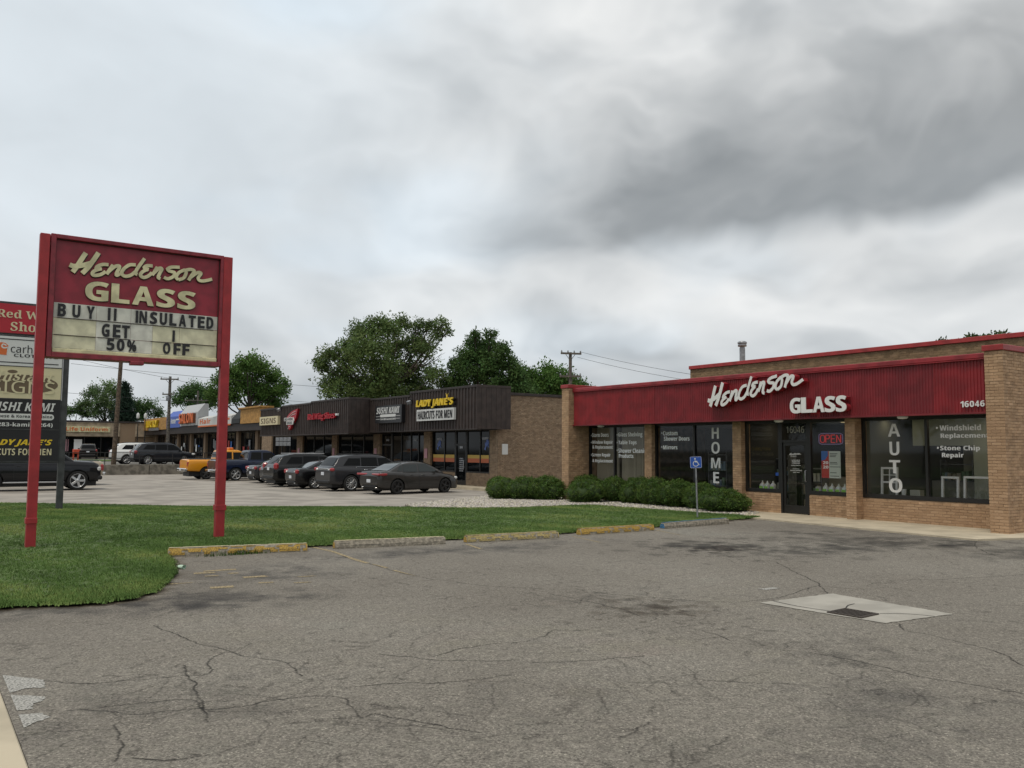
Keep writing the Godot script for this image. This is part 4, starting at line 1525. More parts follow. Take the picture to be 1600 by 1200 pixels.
# ------------------------------------------------------------------ the glass shop
const HS := [
	[Vector2(0.257, 0.663), Vector2(0.203, 0.560), Vector2(0.128, 0.408), Vector2(0.052, 0.275)],
	[Vector2(0.472, 0.697), Vector2(0.404, 0.567), Vector2(0.309, 0.401), Vector2(0.211, 0.270)],
	[Vector2(-0.003, 0.409), Vector2(0.065, 0.390), Vector2(0.191, 0.414), Vector2(0.352, 0.484)],
	[Vector2(0.652, 0.490), Vector2(0.555, 0.484), Vector2(0.464, 0.435), Vector2(0.451, 0.386), Vector2(0.540, 0.398)],
	[Vector2(0.503, 0.389), Vector2(0.413, 0.342), Vector2(0.382, 0.287), Vector2(0.420, 0.259), Vector2(0.526, 0.289), Vector2(0.607, 0.357)],
	[Vector2(0.732, 0.497), Vector2(0.679, 0.407), Vector2(0.627, 0.306)],
	[Vector2(0.650, 0.350), Vector2(0.753, 0.462), Vector2(0.827, 0.492), Vector2(0.842, 0.459), Vector2(0.804, 0.365), Vector2(0.798, 0.306), Vector2(0.861, 0.347)],
	[Vector2(1.13, 0.550), Vector2(1.02, 0.535), Vector2(0.925, 0.45), Vector2(0.885, 0.36), Vector2(0.94, 0.308), Vector2(1.04, 0.335), Vector2(1.13, 0.42)],
	[Vector2(1.284, 0.695), Vector2(1.218, 0.581), Vector2(1.154, 0.467), Vector2(1.132, 0.389), Vector2(1.167, 0.368)],
	[Vector2(1.435, 0.568), Vector2(1.33, 0.560), Vector2(1.285, 0.509), Vector2(1.369, 0.491)],
	[Vector2(1.340, 0.483), Vector2(1.263, 0.438), Vector2(1.22, 0.365), Vector2(1.275, 0.322), Vector2(1.36, 0.36), Vector2(1.43, 0.435)],
	[Vector2(1.524, 0.561), Vector2(1.478, 0.466), Vector2(1.431, 0.386)],
	[Vector2(1.469, 0.439), Vector2(1.551, 0.535), Vector2(1.605, 0.529), Vector2(1.568, 0.435), Vector2(1.545, 0.355), Vector2(1.586, 0.335)],
	[Vector2(1.937, 0.606), Vector2(1.794, 0.592), Vector2(1.715, 0.547), Vector2(1.747, 0.508), Vector2(1.843, 0.486), Vector2(1.821, 0.406), Vector2(1.722, 0.351), Vector2(1.653, 0.373)],
	[Vector2(2.041, 0.569), Vector2(1.930, 0.501), Vector2(1.878, 0.404), Vector2(1.921, 0.354)],
	[Vector2(1.921, 0.354), Vector2(2.021, 0.405), Vector2(2.063, 0.507), Vector2(2.041, 0.569)],
	[Vector2(2.041, 0.559), Vector2(2.143, 0.589), Vector2(2.219, 0.564), Vector2(2.160, 0.454), Vector2(2.114, 0.364)],
	[Vector2(2.139, 0.419), Vector2(2.281, 0.541), Vector2(2.350, 0.532), Vector2(2.299, 0.443), Vector2(2.326, 0.389), Vector2(2.422, 0.392), Vector2(2.569, 0.445)]]

# vertical folded sheet between x0 and x1 at z, ribs standing out towards +z
func ribbed(g: Geo, x0: float, x1: float, y0: float, y1: float, z: float, pitch: float, rib: float, deep: float, slope := 0.25) -> void:
	var xs := [[x0, z]]
	var x := x0
	while x < x1 - pitch * 0.5:
		var a := x + pitch * (0.5 - rib / 2.0)
		var b := x + pitch * (0.5 + rib / 2.0)
		var s := pitch * rib * slope
		xs.append([a, z])
		xs.append([a + s, z + deep])
		xs.append([b - s, z + deep])
		xs.append([b, z])
		x += pitch
	xs.append([x1, z])
	for i in xs.size() - 1:
		if xs[i + 1][0] - xs[i][0] > 1e-5:
			g.quad(Vector3(xs[i][0], y0, xs[i][1]), Vector3(xs[i + 1][0], y0, xs[i + 1][1]), Vector3(xs[i + 1][0], y1, xs[i + 1][1]), Vector3(xs[i][0], y1, xs[i][1]))

# framed shop window with panes between the given edges; vertical bars at every edge
func shop_window(parent: Node, xs: Array, y0: float, y1: float, z: float, bar: float, glass: Material, bars_mat: Material) -> Node3D:
	var f := Geo.new()
	f.box(Vector3(xs[0], y0, z - 0.05), Vector3(xs[-1], y0 + bar * 1.5, z + 0.05))
	f.box(Vector3(xs[0], y1 - bar, z - 0.05), Vector3(xs[-1], y1, z + 0.05))
	for i in xs.size():
		var c: float = xs[i] + (bar / 2.0 if i == 0 else (-bar / 2.0 if i == xs.size() - 1 else 0.0))
		f.box(Vector3(c - bar / 2.0, y0 + bar * 1.5, z - 0.048), Vector3(c + bar / 2.0, y1 - bar, z + 0.048))
	var w := obj("window", f, bars_mat, parent)
	for i in xs.size() - 1:
		var g := Geo.new()
		g.quad(Vector3(xs[i] + bar * 0.4, y0 + bar, z), Vector3(xs[i + 1] - bar * 0.4, y0 + bar, z), Vector3(xs[i + 1] - bar * 0.4, y1 - bar * 0.6, z), Vector3(xs[i] + bar * 0.4, y1 - bar * 0.6, z))
		var p := obj("pane", g, glass, w)
		p.position = Vector3.ZERO
	return w

func glass_shop() -> void:
	var o := thing("glass_shop", "low tan brick shop with ribbed red fascia, glass front and taller brick storey behind", "shop building", Vector3(-17.06, 0, -19.68))
	var bt := [M.brick_a, M.brick_b, M.brick_c, M.brick_d, M.brick_e]
	var X := Vector3.RIGHT
	# end walls run from the front pillars to the back
	var we := obj("wall", boxg(Vector3(-9.618, -0.3, -36), Vector3(-9.232, 4.08, -19.70)), M.mortar, o, false, "brick end wall beside the right-hand window")
	var n := bricks(we, Vector3(-9.63, 0.0, -19.70), X, 0.41, 4.08, bt, 124)
	n += bricks(we, Vector3(-9.232, 0.0, -19.69), Vector3(0, 0, -1), 12.0, 4.08, bt, 0)
	var ww := obj("wall", boxg(Vector3(-24.888, -0.3, -36), Vector3(-24.512, 4.08, -19.70)), M.mortar, o, false, "brick end wall nearest the dark brown shops")
	bricks(ww, Vector3(-24.9, 0.0, -19.70), X, 0.40, 4.08, [M.brick_c, M.brick_a, M.brick_d], 0)
	bricks(ww, Vector3(-24.512, 0.0, -19.69), Vector3(0, 0, -1), 1.05, 4.08, bt, 0)
	for q in [[-9.66, -9.19], [-24.93, -24.47]]:
		var c := Geo.new()
		c.obox(Transform3D(Basis(), Vector3((q[0] + q[1]) / 2.0, 4.14, -27.8)), Vector3(q[1] - q[0], 0.13, 16.3), 0.012)
		obj("coping", c, M.red_cap, o)
	obj("back_wall", boxg(Vector3(-24.5, -0.3, -36.0), Vector3(-9.63, 4.0, -35.7)), M.mortar, o)
	obj("roof_deck", boxg(Vector3(-24.5, 3.55, -35.7), Vector3(-9.63, 3.8, -20.06)), M.roofing, o)
	# fascia of ribbed sheets, some more faded than others
	var edges := [-24.49, -22.2, -20.3, -17.4, -14.4, -12.1, -10.95, -9.64]
	var tones := [M.red_panel_c, M.red_panel_a, M.red_panel_b, M.red_panel_a, M.red_panel_b, M.red_panel_d, M.red_panel_a]
	for i in 7:
		var g := Geo.new()
		ribbed(g, edges[i] + 0.002, edges[i + 1] - 0.002, 2.72, 3.96, -19.93 + 0.003 * (i % 2), 0.0762, 0.55, 0.017)
		obj("fascia_panel", g, tones[i], o)
	obj("fascia_frame", boxg(Vector3(-24.5, 2.76, -20.08), Vector3(-9.63, 4.02, -19.96)), M.interior_dark, o)
	var tr := Geo.new()
	tr.obox(Transform3D(Basis(), Vector3(-17.065, 4.005, -19.98)), Vector3(14.86, 0.12, 0.24), 0.015)
	tr.obox(Transform3D(Basis(), Vector3(-17.065, 3.93, -19.875)), Vector3(14.86, 0.022, 0.03), 0.004)
	obj("fascia_trim", tr, M.red_trim, o)
	obj("fascia_sill", boxg(Vector3(-24.5, 2.685, -19.99), Vector3(-9.635, 2.725, -19.885)), M.red_panel_d, o)
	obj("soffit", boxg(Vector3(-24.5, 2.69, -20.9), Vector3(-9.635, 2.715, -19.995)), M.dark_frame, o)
	for x in [-23.3, -15.62, -11.9]:
		var l := Geo.new()
		l.lathe(Transform3D(Basis(), Vector3(x, 2.62, -20.2)), [v2(0.001, 0.0), v2(0.10, 0.01), v2(0.13, 0.04), v2(0.13, 0.072)], 16)
		obj("soffit_lamp", l, M.white_frame, o)
	# piers and the low walls under the windows
	for q in [[-21.39, -21.04, -20.49], [-17.55, -17.21, -20.47], [-13.63, -13.33, -20.35]]:
		var p := obj("pier", boxg(Vector3(q[0] + 0.012, -0.1, -20.9), Vector3(q[1] - 0.012, 2.69, q[2] - 0.012)), M.mortar, o)
		bricks(p, Vector3(q[0], 0.03, q[2] - 0.012), X, q[1] - q[0], 2.66, bt, 40 if q[0] == -13.63 else 0)
		bricks(p, Vector3(q[1] - 0.012, 0.03, q[2]), Vector3(0, 0, -1), 20.72 + q[2], 2.66, bt, 0)
	for q in [[-24.5, -21.38, 0], [-21.05, -17.54, 0], [-17.22, -15.93, 0], [-14.99, -13.62, 0], [-13.34, -9.62, 136]]:
		var p := obj("low_wall", boxg(Vector3(q[0], -0.1, -20.9), Vector3(q[1], 0.60, -20.662)), M.mortar, o)
		n += bricks(p, Vector3(q[0], 0.03, -20.662), X, q[1] - q[0], 0.575, bt, q[2])
	# shop windows, from the left
	shop_window(o, [-24.5, -23.1, -21.39], 0.61, 2.69, -20.70, 0.07, M.pane, M.dark_frame)
	shop_window(o, [-21.04, -19.28, -17.55], 0.61, 2.69, -20.70, 0.07, M.pane, M.dark_frame)
	shop_window(o, [-17.21, -15.94], 0.61, 2.69, -20.70, 0.07, M.pane, M.dark_frame)
	shop_window(o, [-14.98, -13.63], 0.61, 2.69, -20.70, 0.07, M.pane, M.dark_frame)
	shop_window(o, [-13.33, -11.57, -9.64], 0.61, 2.69, -20.70, 0.07, M.pane, M.dark_frame)
	# entrance
	var f := Geo.new()
	f.box(Vector3(-15.94, 0.03, -20.75), Vector3(-15.87, 2.69, -20.65))
	f.box(Vector3(-15.05, 0.03, -20.75), Vector3(-14.98, 2.69, -20.65))
	f.box(Vector3(-15.87, 2.06, -20.745), Vector3(-15.05, 2.13, -20.655))
	f.box(Vector3(-15.87, 2.62, -20.745), Vector3(-15.05, 2.69, -20.655))
	var dw := obj("door_frame", f, M.dark_frame, o)
	var g := Geo.new()
	g.quad(Vector3(-15.87, 2.13, -20.70), Vector3(-15.05, 2.13, -20.70), Vector3(-15.05, 2.62, -20.70), Vector3(-15.87, 2.62, -20.70))
	obj("transom", g, M.pane, dw).position = Vector3.ZERO
	f = Geo.new()
	f.box(Vector3(-15.865, 0.05, -20.73), Vector3(-15.055, 0.28, -20.68))
	f.box(Vector3(-15.865, 1.97, -20.73), Vector3(-15.055, 2.055, -20.68))
	f.box(Vector3(-15.865, 0.28, -20.728), Vector3(-15.78, 1.97, -20.682))
	f.box(Vector3(-15.14, 0.28, -20.728), Vector3(-15.055, 1.97, -20.682))
	var d := obj("door", f, M.dark_frame, o)
	g = Geo.new()
	g.quad(Vector3(-15.78, 0.28, -20.705), Vector3(-15.14, 0.28, -20.705), Vector3(-15.14, 1.97, -20.705), Vector3(-15.78, 1.97, -20.705))
	obj("pane", g, M.pane, d).position = Vector3.ZERO
	g = Geo.new()
	g.tube([v3(-15.09, 0.96, -20.68), v3(-15.09, 0.98, -20.63), v3(-15.09, 1.26, -20.63), v3(-15.09, 1.28, -20.68)], [0.012, 0.012, 0.012, 0.012], 8)
	obj("handle", g, M.aluminium, d).position = Vector3.ZERO
	# lettering on the glass: stands a hair in front of the panes
	var P := Transform3D(Basis(), Vector3(0, 0, -20.694))
	g = Geo.new()
	for q in [["•", -24.42, 2.33, -24.38, 2.38], ["Storm Doors", -24.36, 2.29, -23.44, 2.44], ["•", -24.42, 2.07, -24.38, 2.12], ["Window Repair", -24.36, 2.0, -23.22, 2.17], ["& Replacement", -24.34, 1.82, -23.22, 1.99], ["•", -24.42, 1.61, -24.38, 1.66], ["Screen Repair", -24.36, 1.54, -23.34, 1.71], ["& Replacement", -24.34, 1.33, -23.22, 1.49],
			["•", -23.0, 2.34, -22.96, 2.39], ["Glass Shelving", -22.92, 2.25, -21.69, 2.45], ["•", -23.0, 2.06, -22.96, 2.11], ["Table Tops", -22.92, 1.98, -21.98, 2.16], ["•", -23.0, 1.79, -22.96, 1.84], ["Shower Cleanin", -22.92, 1.72, -21.50, 1.88], ["Products", -22.9, 1.54, -22.14, 1.69],
			["•", -20.78, 2.37, -20.73, 2.42], ["Custom", -20.70, 2.31, -20.03, 2.46], ["Shower Doors", -20.66, 2.13, -19.50, 2.28], ["•", -20.78, 1.90, -20.73, 1.95], ["Mirrors", -20.70, 1.85, -20.04, 1.99],
			["•", -11.33, 2.38, -11.28, 2.43], ["Windshield", -11.24, 2.33, -10.24, 2.47], ["Replacement", -11.22, 2.12, -10.06, 2.27], ["•", -11.32, 1.89, -11.27, 1.94], ["Stone Chip", -11.24, 1.82, -10.28, 1.97], ["Repair", -11.2, 1.65, -10.67, 1.80]]:
		text(g, P, q[0], "bold", q[1], q[2], q[3] - 0.007, q[4], 0.0, 0.002)
		text(g, P, q[0], "bold", q[1] + 0.007, q[2], q[3], q[4], 0.0006, 0.002)
	obj("window_lettering", g, M.vinyl_white, o)
	for q in [["H", -18.56, 2.19, -18.27, 2.54], ["O", -18.58, 1.72, -18.24, 2.09], ["M", -18.60, 1.27, -18.22, 1.59], ["E", -18.52, 0.80, -18.28, 1.15], ["A", -12.60, 2.20, -12.27, 2.53], ["U", -12.57, 1.72, -12.30, 2.07], ["T", -12.59, 1.26, -12.29, 1.60], ["O", -12.61, 0.77, -12.25, 1.14]]:
		g = Geo.new()
		text(g, P, q[0], "bold", q[1], q[2], q[3], q[4], 0.0, 0.002)
		obj("window_letter", g, M.white_letter, o)
	g = Geo.new()
	text(g, P, "16046", "regular", -15.74, 2.33, -15.14, 2.52, 0.0, 0.002)
	obj("street_number", g, M.interior_wall, dw).position = Vector3.ZERO
	g = Geo.new()
	brush(g, Transform3D(Basis.from_scale(Vector3(0.155, 0.155, 1)), Vector3(-15.66, 1.66, -20.700)), HS, 0.075, 0.0, 0.002)
	for q in [["GLASS", -15.62, 1.655, -15.42, 1.68], ["HOME AUTO", -15.58, 1.54, -15.30, 1.57], ["MIRRORS", -15.57, 1.495, -15.31, 1.525], ["SCREENS", -15.57, 1.45, -15.31, 1.48], ["MON-FRI 8-5", -15.60, 1.395, -15.28, 1.42], ["INSURANCE", -15.55, 1.30, -15.33, 1.32], ["GLASS EXPERTS", -15.63, 1.25, -15.24, 1.28], ["SINCE 1914", -15.55, 1.20, -15.33, 1.225]]:
		text(g, Transform3D(Basis(), Vector3(0, 0, -20.70)), q[0], "bold", q[1], q[2], q[3], q[4], 0.0, 0.002)
	obj("door_lettering", g, M.white_letter, d).position = Vector3.ZERO
	g = Geo.new()
	g.box(Vector3(-15.97 - 0.17, 1.10, -20.69), Vector3(-15.97 - 0.06, 1.19, -20.688))
	obj("sticker", g, M.sign_blue, o)
	# rooms behind the glass
	obj("shop_floor", boxg(Vector3(-24.5, -0.25, -35.7), Vector3(-9.63, 0.028, -20.9)), M.interior_floor, o)
	obj("shop_ceiling", boxg(Vector3(-24.5, 2.72, -35.7), Vector3(-9.63, 2.76, -20.92)), M.ceiling, o)
	for q in [[-17.45, -27.0, -17.3, -20.92, M.interior_dark], [-13.55, -25.0, -13.42, -20.92, M.interior_grey], [-24.4, -27.0, -13.55, -26.8, M.interior_dark]]:
		obj("partition", boxg(Vector3(q[0], 0.03, q[1]), Vector3(q[2], 2.72, q[3])), q[4], o)
	obj("partition", boxg(Vector3(-12.95, 1.98, -22.6), Vector3(-11.3, 2.72, -22.45)), M.interior_green, o)
	obj("partition", boxg(Vector3(-11.3, 0.03, -22.6), Vector3(-10.95, 2.72, -22.4)), M.interior_green, o)
	obj("partition", boxg(Vector3(-13.42, 0.03, -26.2), Vector3(-9.63, 2.72, -26.0)), M.interior_wall, o)
	obj("partition", boxg(Vector3(-10.55, 0.03, -23.2), Vector3(-10.2, 2.72, -23.0)), M.interior_wall, o)
	for q in [[-17.1, -22.4, 0.5, 1.5], [-16.6, -23.2, 0.7, 1.2], [-14.2, -23.0, 0.6, 1.7], [-12.6, -24.2, 0.9, 1.4], [-20.4, -23.2, 0.8, 1.6]]:
		var sh := Geo.new()
		for k in 4:
			var y: float = 0.06 + q[3] * k / 3.0
			sh.box(v3(q[0] - q[2] / 2, y, q[1] - 0.2), v3(q[0] + q[2] / 2, y + 0.025, q[1] + 0.2))
		for s in [-1.0, 1.0]:
			sh.box(v3(q[0] + s * q[2] / 2 - 0.012, 0.03, q[1] - 0.19), v3(q[0] + s * q[2] / 2 + 0.012, q[3] + 0.2, q[1] + 0.19))
		var rack := obj("shelf_rack", sh, M.galvanised, o)
		sh = Geo.new()
		for k in 3:
			var x: float = q[0] - q[2] / 2 + 0.03
			while x < q[0] + q[2] / 2 - 0.12:
				var bw := rng.randf_range(0.06, 0.12)
				sh.c = [Color(0.5, 0.52, 0.45), Color(0.3, 0.4, 0.5), Color(0.55, 0.5, 0.4), Color(0.2, 0.3, 0.2)][rng.randi() % 4]
				sh.box(v3(x, 0.086 + q[3] * k / 3.0, q[1] - 0.12), v3(x + bw, 0.086 + q[3] * k / 3.0 + rng.randf_range(0.12, 0.3), q[1] + 0.16))
				x += bw + rng.randf_range(0.01, 0.05)
		obj("stock", sh, M.stone, rack).position = Vector3.ZERO
	for q in [[-19.2, -21.4], [-15.5, -22.2], [-11.9, -21.6]]:
		obj("shop_counter", boxg(Vector3(q[0] - 1.4, 0.03, -24.6), Vector3(q[0] + 0.6, 1.0, -24.0)), M.interior_wall, o)
	for q in [[-16.6, -22.0, 0.9], [-14.3, -22.0, 0.9], [-15.4, -23.6, 0.9], [-10.6, -21.6, 1.0], [-13.1, -21.9, 0.4]]:
		var lamp := AreaLight3D.new()
		lamp.name = "ceiling_lamp"
		lamp.area_size = Vector2(q[2], 0.24)
		lamp.light_color = Color(1.0, 0.93, 0.76)
		lamp.light_energy = 0.12 if q[0] == -13.1 else 0.38
		lamp.shadow_enabled = true
		o.add_child(lamp, true)
		lamp.position = Vector3(q[0], 2.69, q[1]) - o.position
		lamp.rotation.x = -PI / 2.0
		obj("ceiling_light", boxg(Vector3(q[0] - q[2] / 2, 2.70, q[1] - 0.12), Vector3(q[0] + q[2] / 2, 2.719, q[1] + 0.12)), M.lamp_strip, o)
	obj("display_ledge", boxg(Vector3(-17.2, 0.57, -21.35), Vector3(-15.96, 0.62, -20.92)), M.interior_dark, o)
	obj("display_ledge", boxg(Vector3(-14.97, 0.57, -21.35), Vector3(-13.56, 0.62, -20.92)), M.interior_dark, o)
	obj("display_ledge", boxg(Vector3(-13.3, 0.57, -21.9), Vector3(-9.64, 0.62, -20.92)), M.interior_wall, o)
	# the taller storey behind
	var st := obj("upper_storey", boxg(Vector3(-22.09, 3.7, -34.0), Vector3(-9.24, 4.80, -23.52)), M.mortar, o)
	var ut := []
	for q in [["f", 0.25, 0.165, 0.092], ["g", 0.215, 0.14, 0.078], ["h", 0.28, 0.185, 0.105]]:
		ut.append(mat("upper_" + q[0], q[1], q[2], q[3], 0.93))
	bricks(st, Vector3(-22.1, 3.78, -23.52), X, 12.86, 1.03, ut, 0)
	bricks(st, Vector3(-9.25, 3.78, -23.52), Vector3(0, 0, -1), 8.0, 1.03, ut, 0)
	var cp := Geo.new()
	cp.obox(Transform3D(Basis(), Vector3(-15.665, 4.865, -23.6)), Vector3(12.91, 0.13, 0.3), 0.012)
	cp.obox(Transform3D(Basis(), Vector3(-22.0, 4.865, -28.9)), Vector3(0.24, 0.128, 10.3), 0.012)
	cp.obox(Transform3D(Basis(), Vector3(-9.31, 4.865, -28.9)), Vector3(0.24, 0.128, 10.3), 0.012)
	obj("coping", cp, M.red_cap, o)
	g = Geo.new()
	g.lathe(Transform3D(Basis(), Vector3(-20.48, 4.55, -24.5)), [v2(0.10, 0.0), v2(0.10, 0.98), v2(0.09, 0.98), v2(0.09, 1.03), v2(0.155, 1.03), v2(0.155, 1.1), v2(0.14, 1.105), v2(0.14, 1.13), v2(0.165, 1.13), v2(0.165, 1.19), v2(0.11, 1.22), v2(0.001, 1.225)], 16)
	obj("vent_pipe", g, M.galvanised, o)
	# raised signs on the fascia
	o = thing("script_sign", "raised white brush script name above the shop entrance, slanting upwards on the red fascia", "wall sign", Vector3(-16.0, 3.0, -19.9), "raised signs on the red fascia")
	var a := deg_to_rad(6.0)
	var B := Transform3D(Basis(Vector3(cos(a), sin(a), 0) * 1.325, Vector3(-sin(a), cos(a), 0) * 1.5, Vector3(0, 0, 1)), Vector3(-17.70, 2.72, -19.88))
	g = Geo.new()
	brush(g, B, HS, 0.083, 0.0, 0.212)
	obj("letter_sides", g, M.red_trim, o)
	g = Geo.new()
	brush(g, B, HS, 0.078, 0.205, 0.226)
	obj("letter_faces", g, M.white_letter, o)
	o = thing("block_letter_sign", "raised white block letters GLASS on the red fascia over the door", "wall sign", Vector3(-13.95, 2.85, -19.9), "raised signs on the red fascia")
	var xs := [-14.83, -14.47, -14.10, -13.74, -13.41, -13.09]
	for i in 5:
		g = Geo.new()
		var y0 := 2.85 + (0.0 if i in [1, 2] else -0.008)
		text(g, Transform3D(), "GLASS"[i], "bold", xs[i] + 0.02, y0, xs[i + 1] - 0.015, 3.25, -19.88, 0.212)
		var l := obj("letter_side", g, M.red_trim, o)
		g = Geo.new()
		text(g, Transform3D(), "GLASS"[i], "heavy", xs[i] + 0.008, y0 - 0.008, xs[i + 1] - 0.003, 3.256, -19.672, 0.022)
		obj("letter_face", g, M.white_letter, l).position = Vector3.ZERO
	o = thing("number_sign", "small white house number 16046 at the end of the red fascia", "house number", Vector3(-10.0, 2.84, -19.9), "raised signs on the red fascia")
	for i in 5:
		g = Geo.new()
		text(g, Transform3D(), "16046"[i], "bold", -10.31 + i * 0.118 + (0.02 if i == 0 else 0.0), 2.845, -10.31 + i * 0.118 + 0.095, 2.985, -19.90, 0.02)
		obj("digit", g, M.white_letter, o)

func jug(x: float, z: float, label: String) -> void:
	var o := thing("jug", label, "plastic jug", Vector3(x, 0.62, z), "jugs of washer fluid in the shop windows")
	var g := Geo.new()
	var rows := []
	for p in [[0.0, 0.068], [0.006, 0.076], [0.02, 0.078], [0.17, 0.078], [0.20, 0.070], [0.235, 0.045], [0.262, 0.024], [0.275, 0.02], [0.29, 0.02]]:
		var row := PackedVector3Array()
		for k in 17:
			var a := TAU * (k % 16) / 16.0
			var e := pow(pow(absf(cos(a)), 4.0) + pow(absf(sin(a)), 4.0), -0.25) if p[1] > 0.05 else 1.0
			row.append(Vector3(cos(a) * e * p[1], p[0], sin(a) * e * p[1] * 0.92))
		rows.append(row)
	g.grid(rows, true)
	g.tube([v3(0.05, 0.17, 0.05), v3(0.058, 0.22, 0.052), v3(0.03, 0.25, 0.03)], [0.011, 0.011, 0.010], 6)
	obj("bottle", g, M.jug_white, o, true)
	g = Geo.new()
	g.lathe(Transform3D(Basis(), Vector3(0, 0.288, 0)), [v2(0.022, 0.0), v2(0.022, 0.018), v2(0.001, 0.02)], 12)
	obj("cap", g, M.white_frame, o, true)
	obj("label", boxg(v3(-0.062, 0.03, 0.0735), v3(0.062, 0.145, 0.0755)), M.jug_label, o, true)
	obj("print", boxg(v3(-0.045, 0.05, 0.0755), v3(0.03, 0.085, 0.077)), M.jug_label_dark, o, true)

func display_frame(label: String, x0: float, x1: float, y1: float, z: float, cross: bool, lean := 0.06) -> void:
	var o := thing("sample_window", label, "window frame", Vector3((x0 + x1) / 2.0, 0.62, z), "sample windows on display")
	var w := x1 - x0
	var h := y1 - 0.62
	var X := Transform3D(Basis(Vector3.RIGHT, -lean), Vector3.ZERO)
	var g := Geo.new()
	var t := 0.055
	g.obox(X * Transform3D(Basis(), v3(0, t / 2, 0)), v3(w, t, 0.06), 0.006)
	g.obox(X * Transform3D(Basis(), v3(0, h - t / 2, 0)), v3(w, t, 0.06), 0.006)
	for s in [-1.0, 1.0]:
		g.obox(X * Transform3D(Basis(), v3(s * (w - t) / 2, h / 2, 0)), v3(t, h - 2 * t, 0.06), 0.006)
	obj("frame", g, M.white_frame, o, true)
	if cross:
		g = Geo.new()
		g.obox(X * Transform3D(Basis(), v3(0, h / 2, 0)), v3(w - 2 * t, 0.05, 0.05), 0.005)
		g.obox(X * Transform3D(Basis(), v3(0, h * 0.74, 0)), v3(w - 2 * t, 0.018, 0.03))
		g.obox(X * Transform3D(Basis(), v3(0, h * 0.74, 0.002)), v3(0.018, h * 0.44, 0.03))
		obj("glazing_bar", g, M.white_frame, o, true)
	g = Geo.new()
	g.quad(X * v3(-w / 2 + t, t, 0.0), X * v3(w / 2 - t, t, 0.0), X * v3(w / 2 - t, h - t, 0.0), X * v3(-w / 2 + t, h - t, 0.0))
	obj("pane", g, M.pane, o, true)

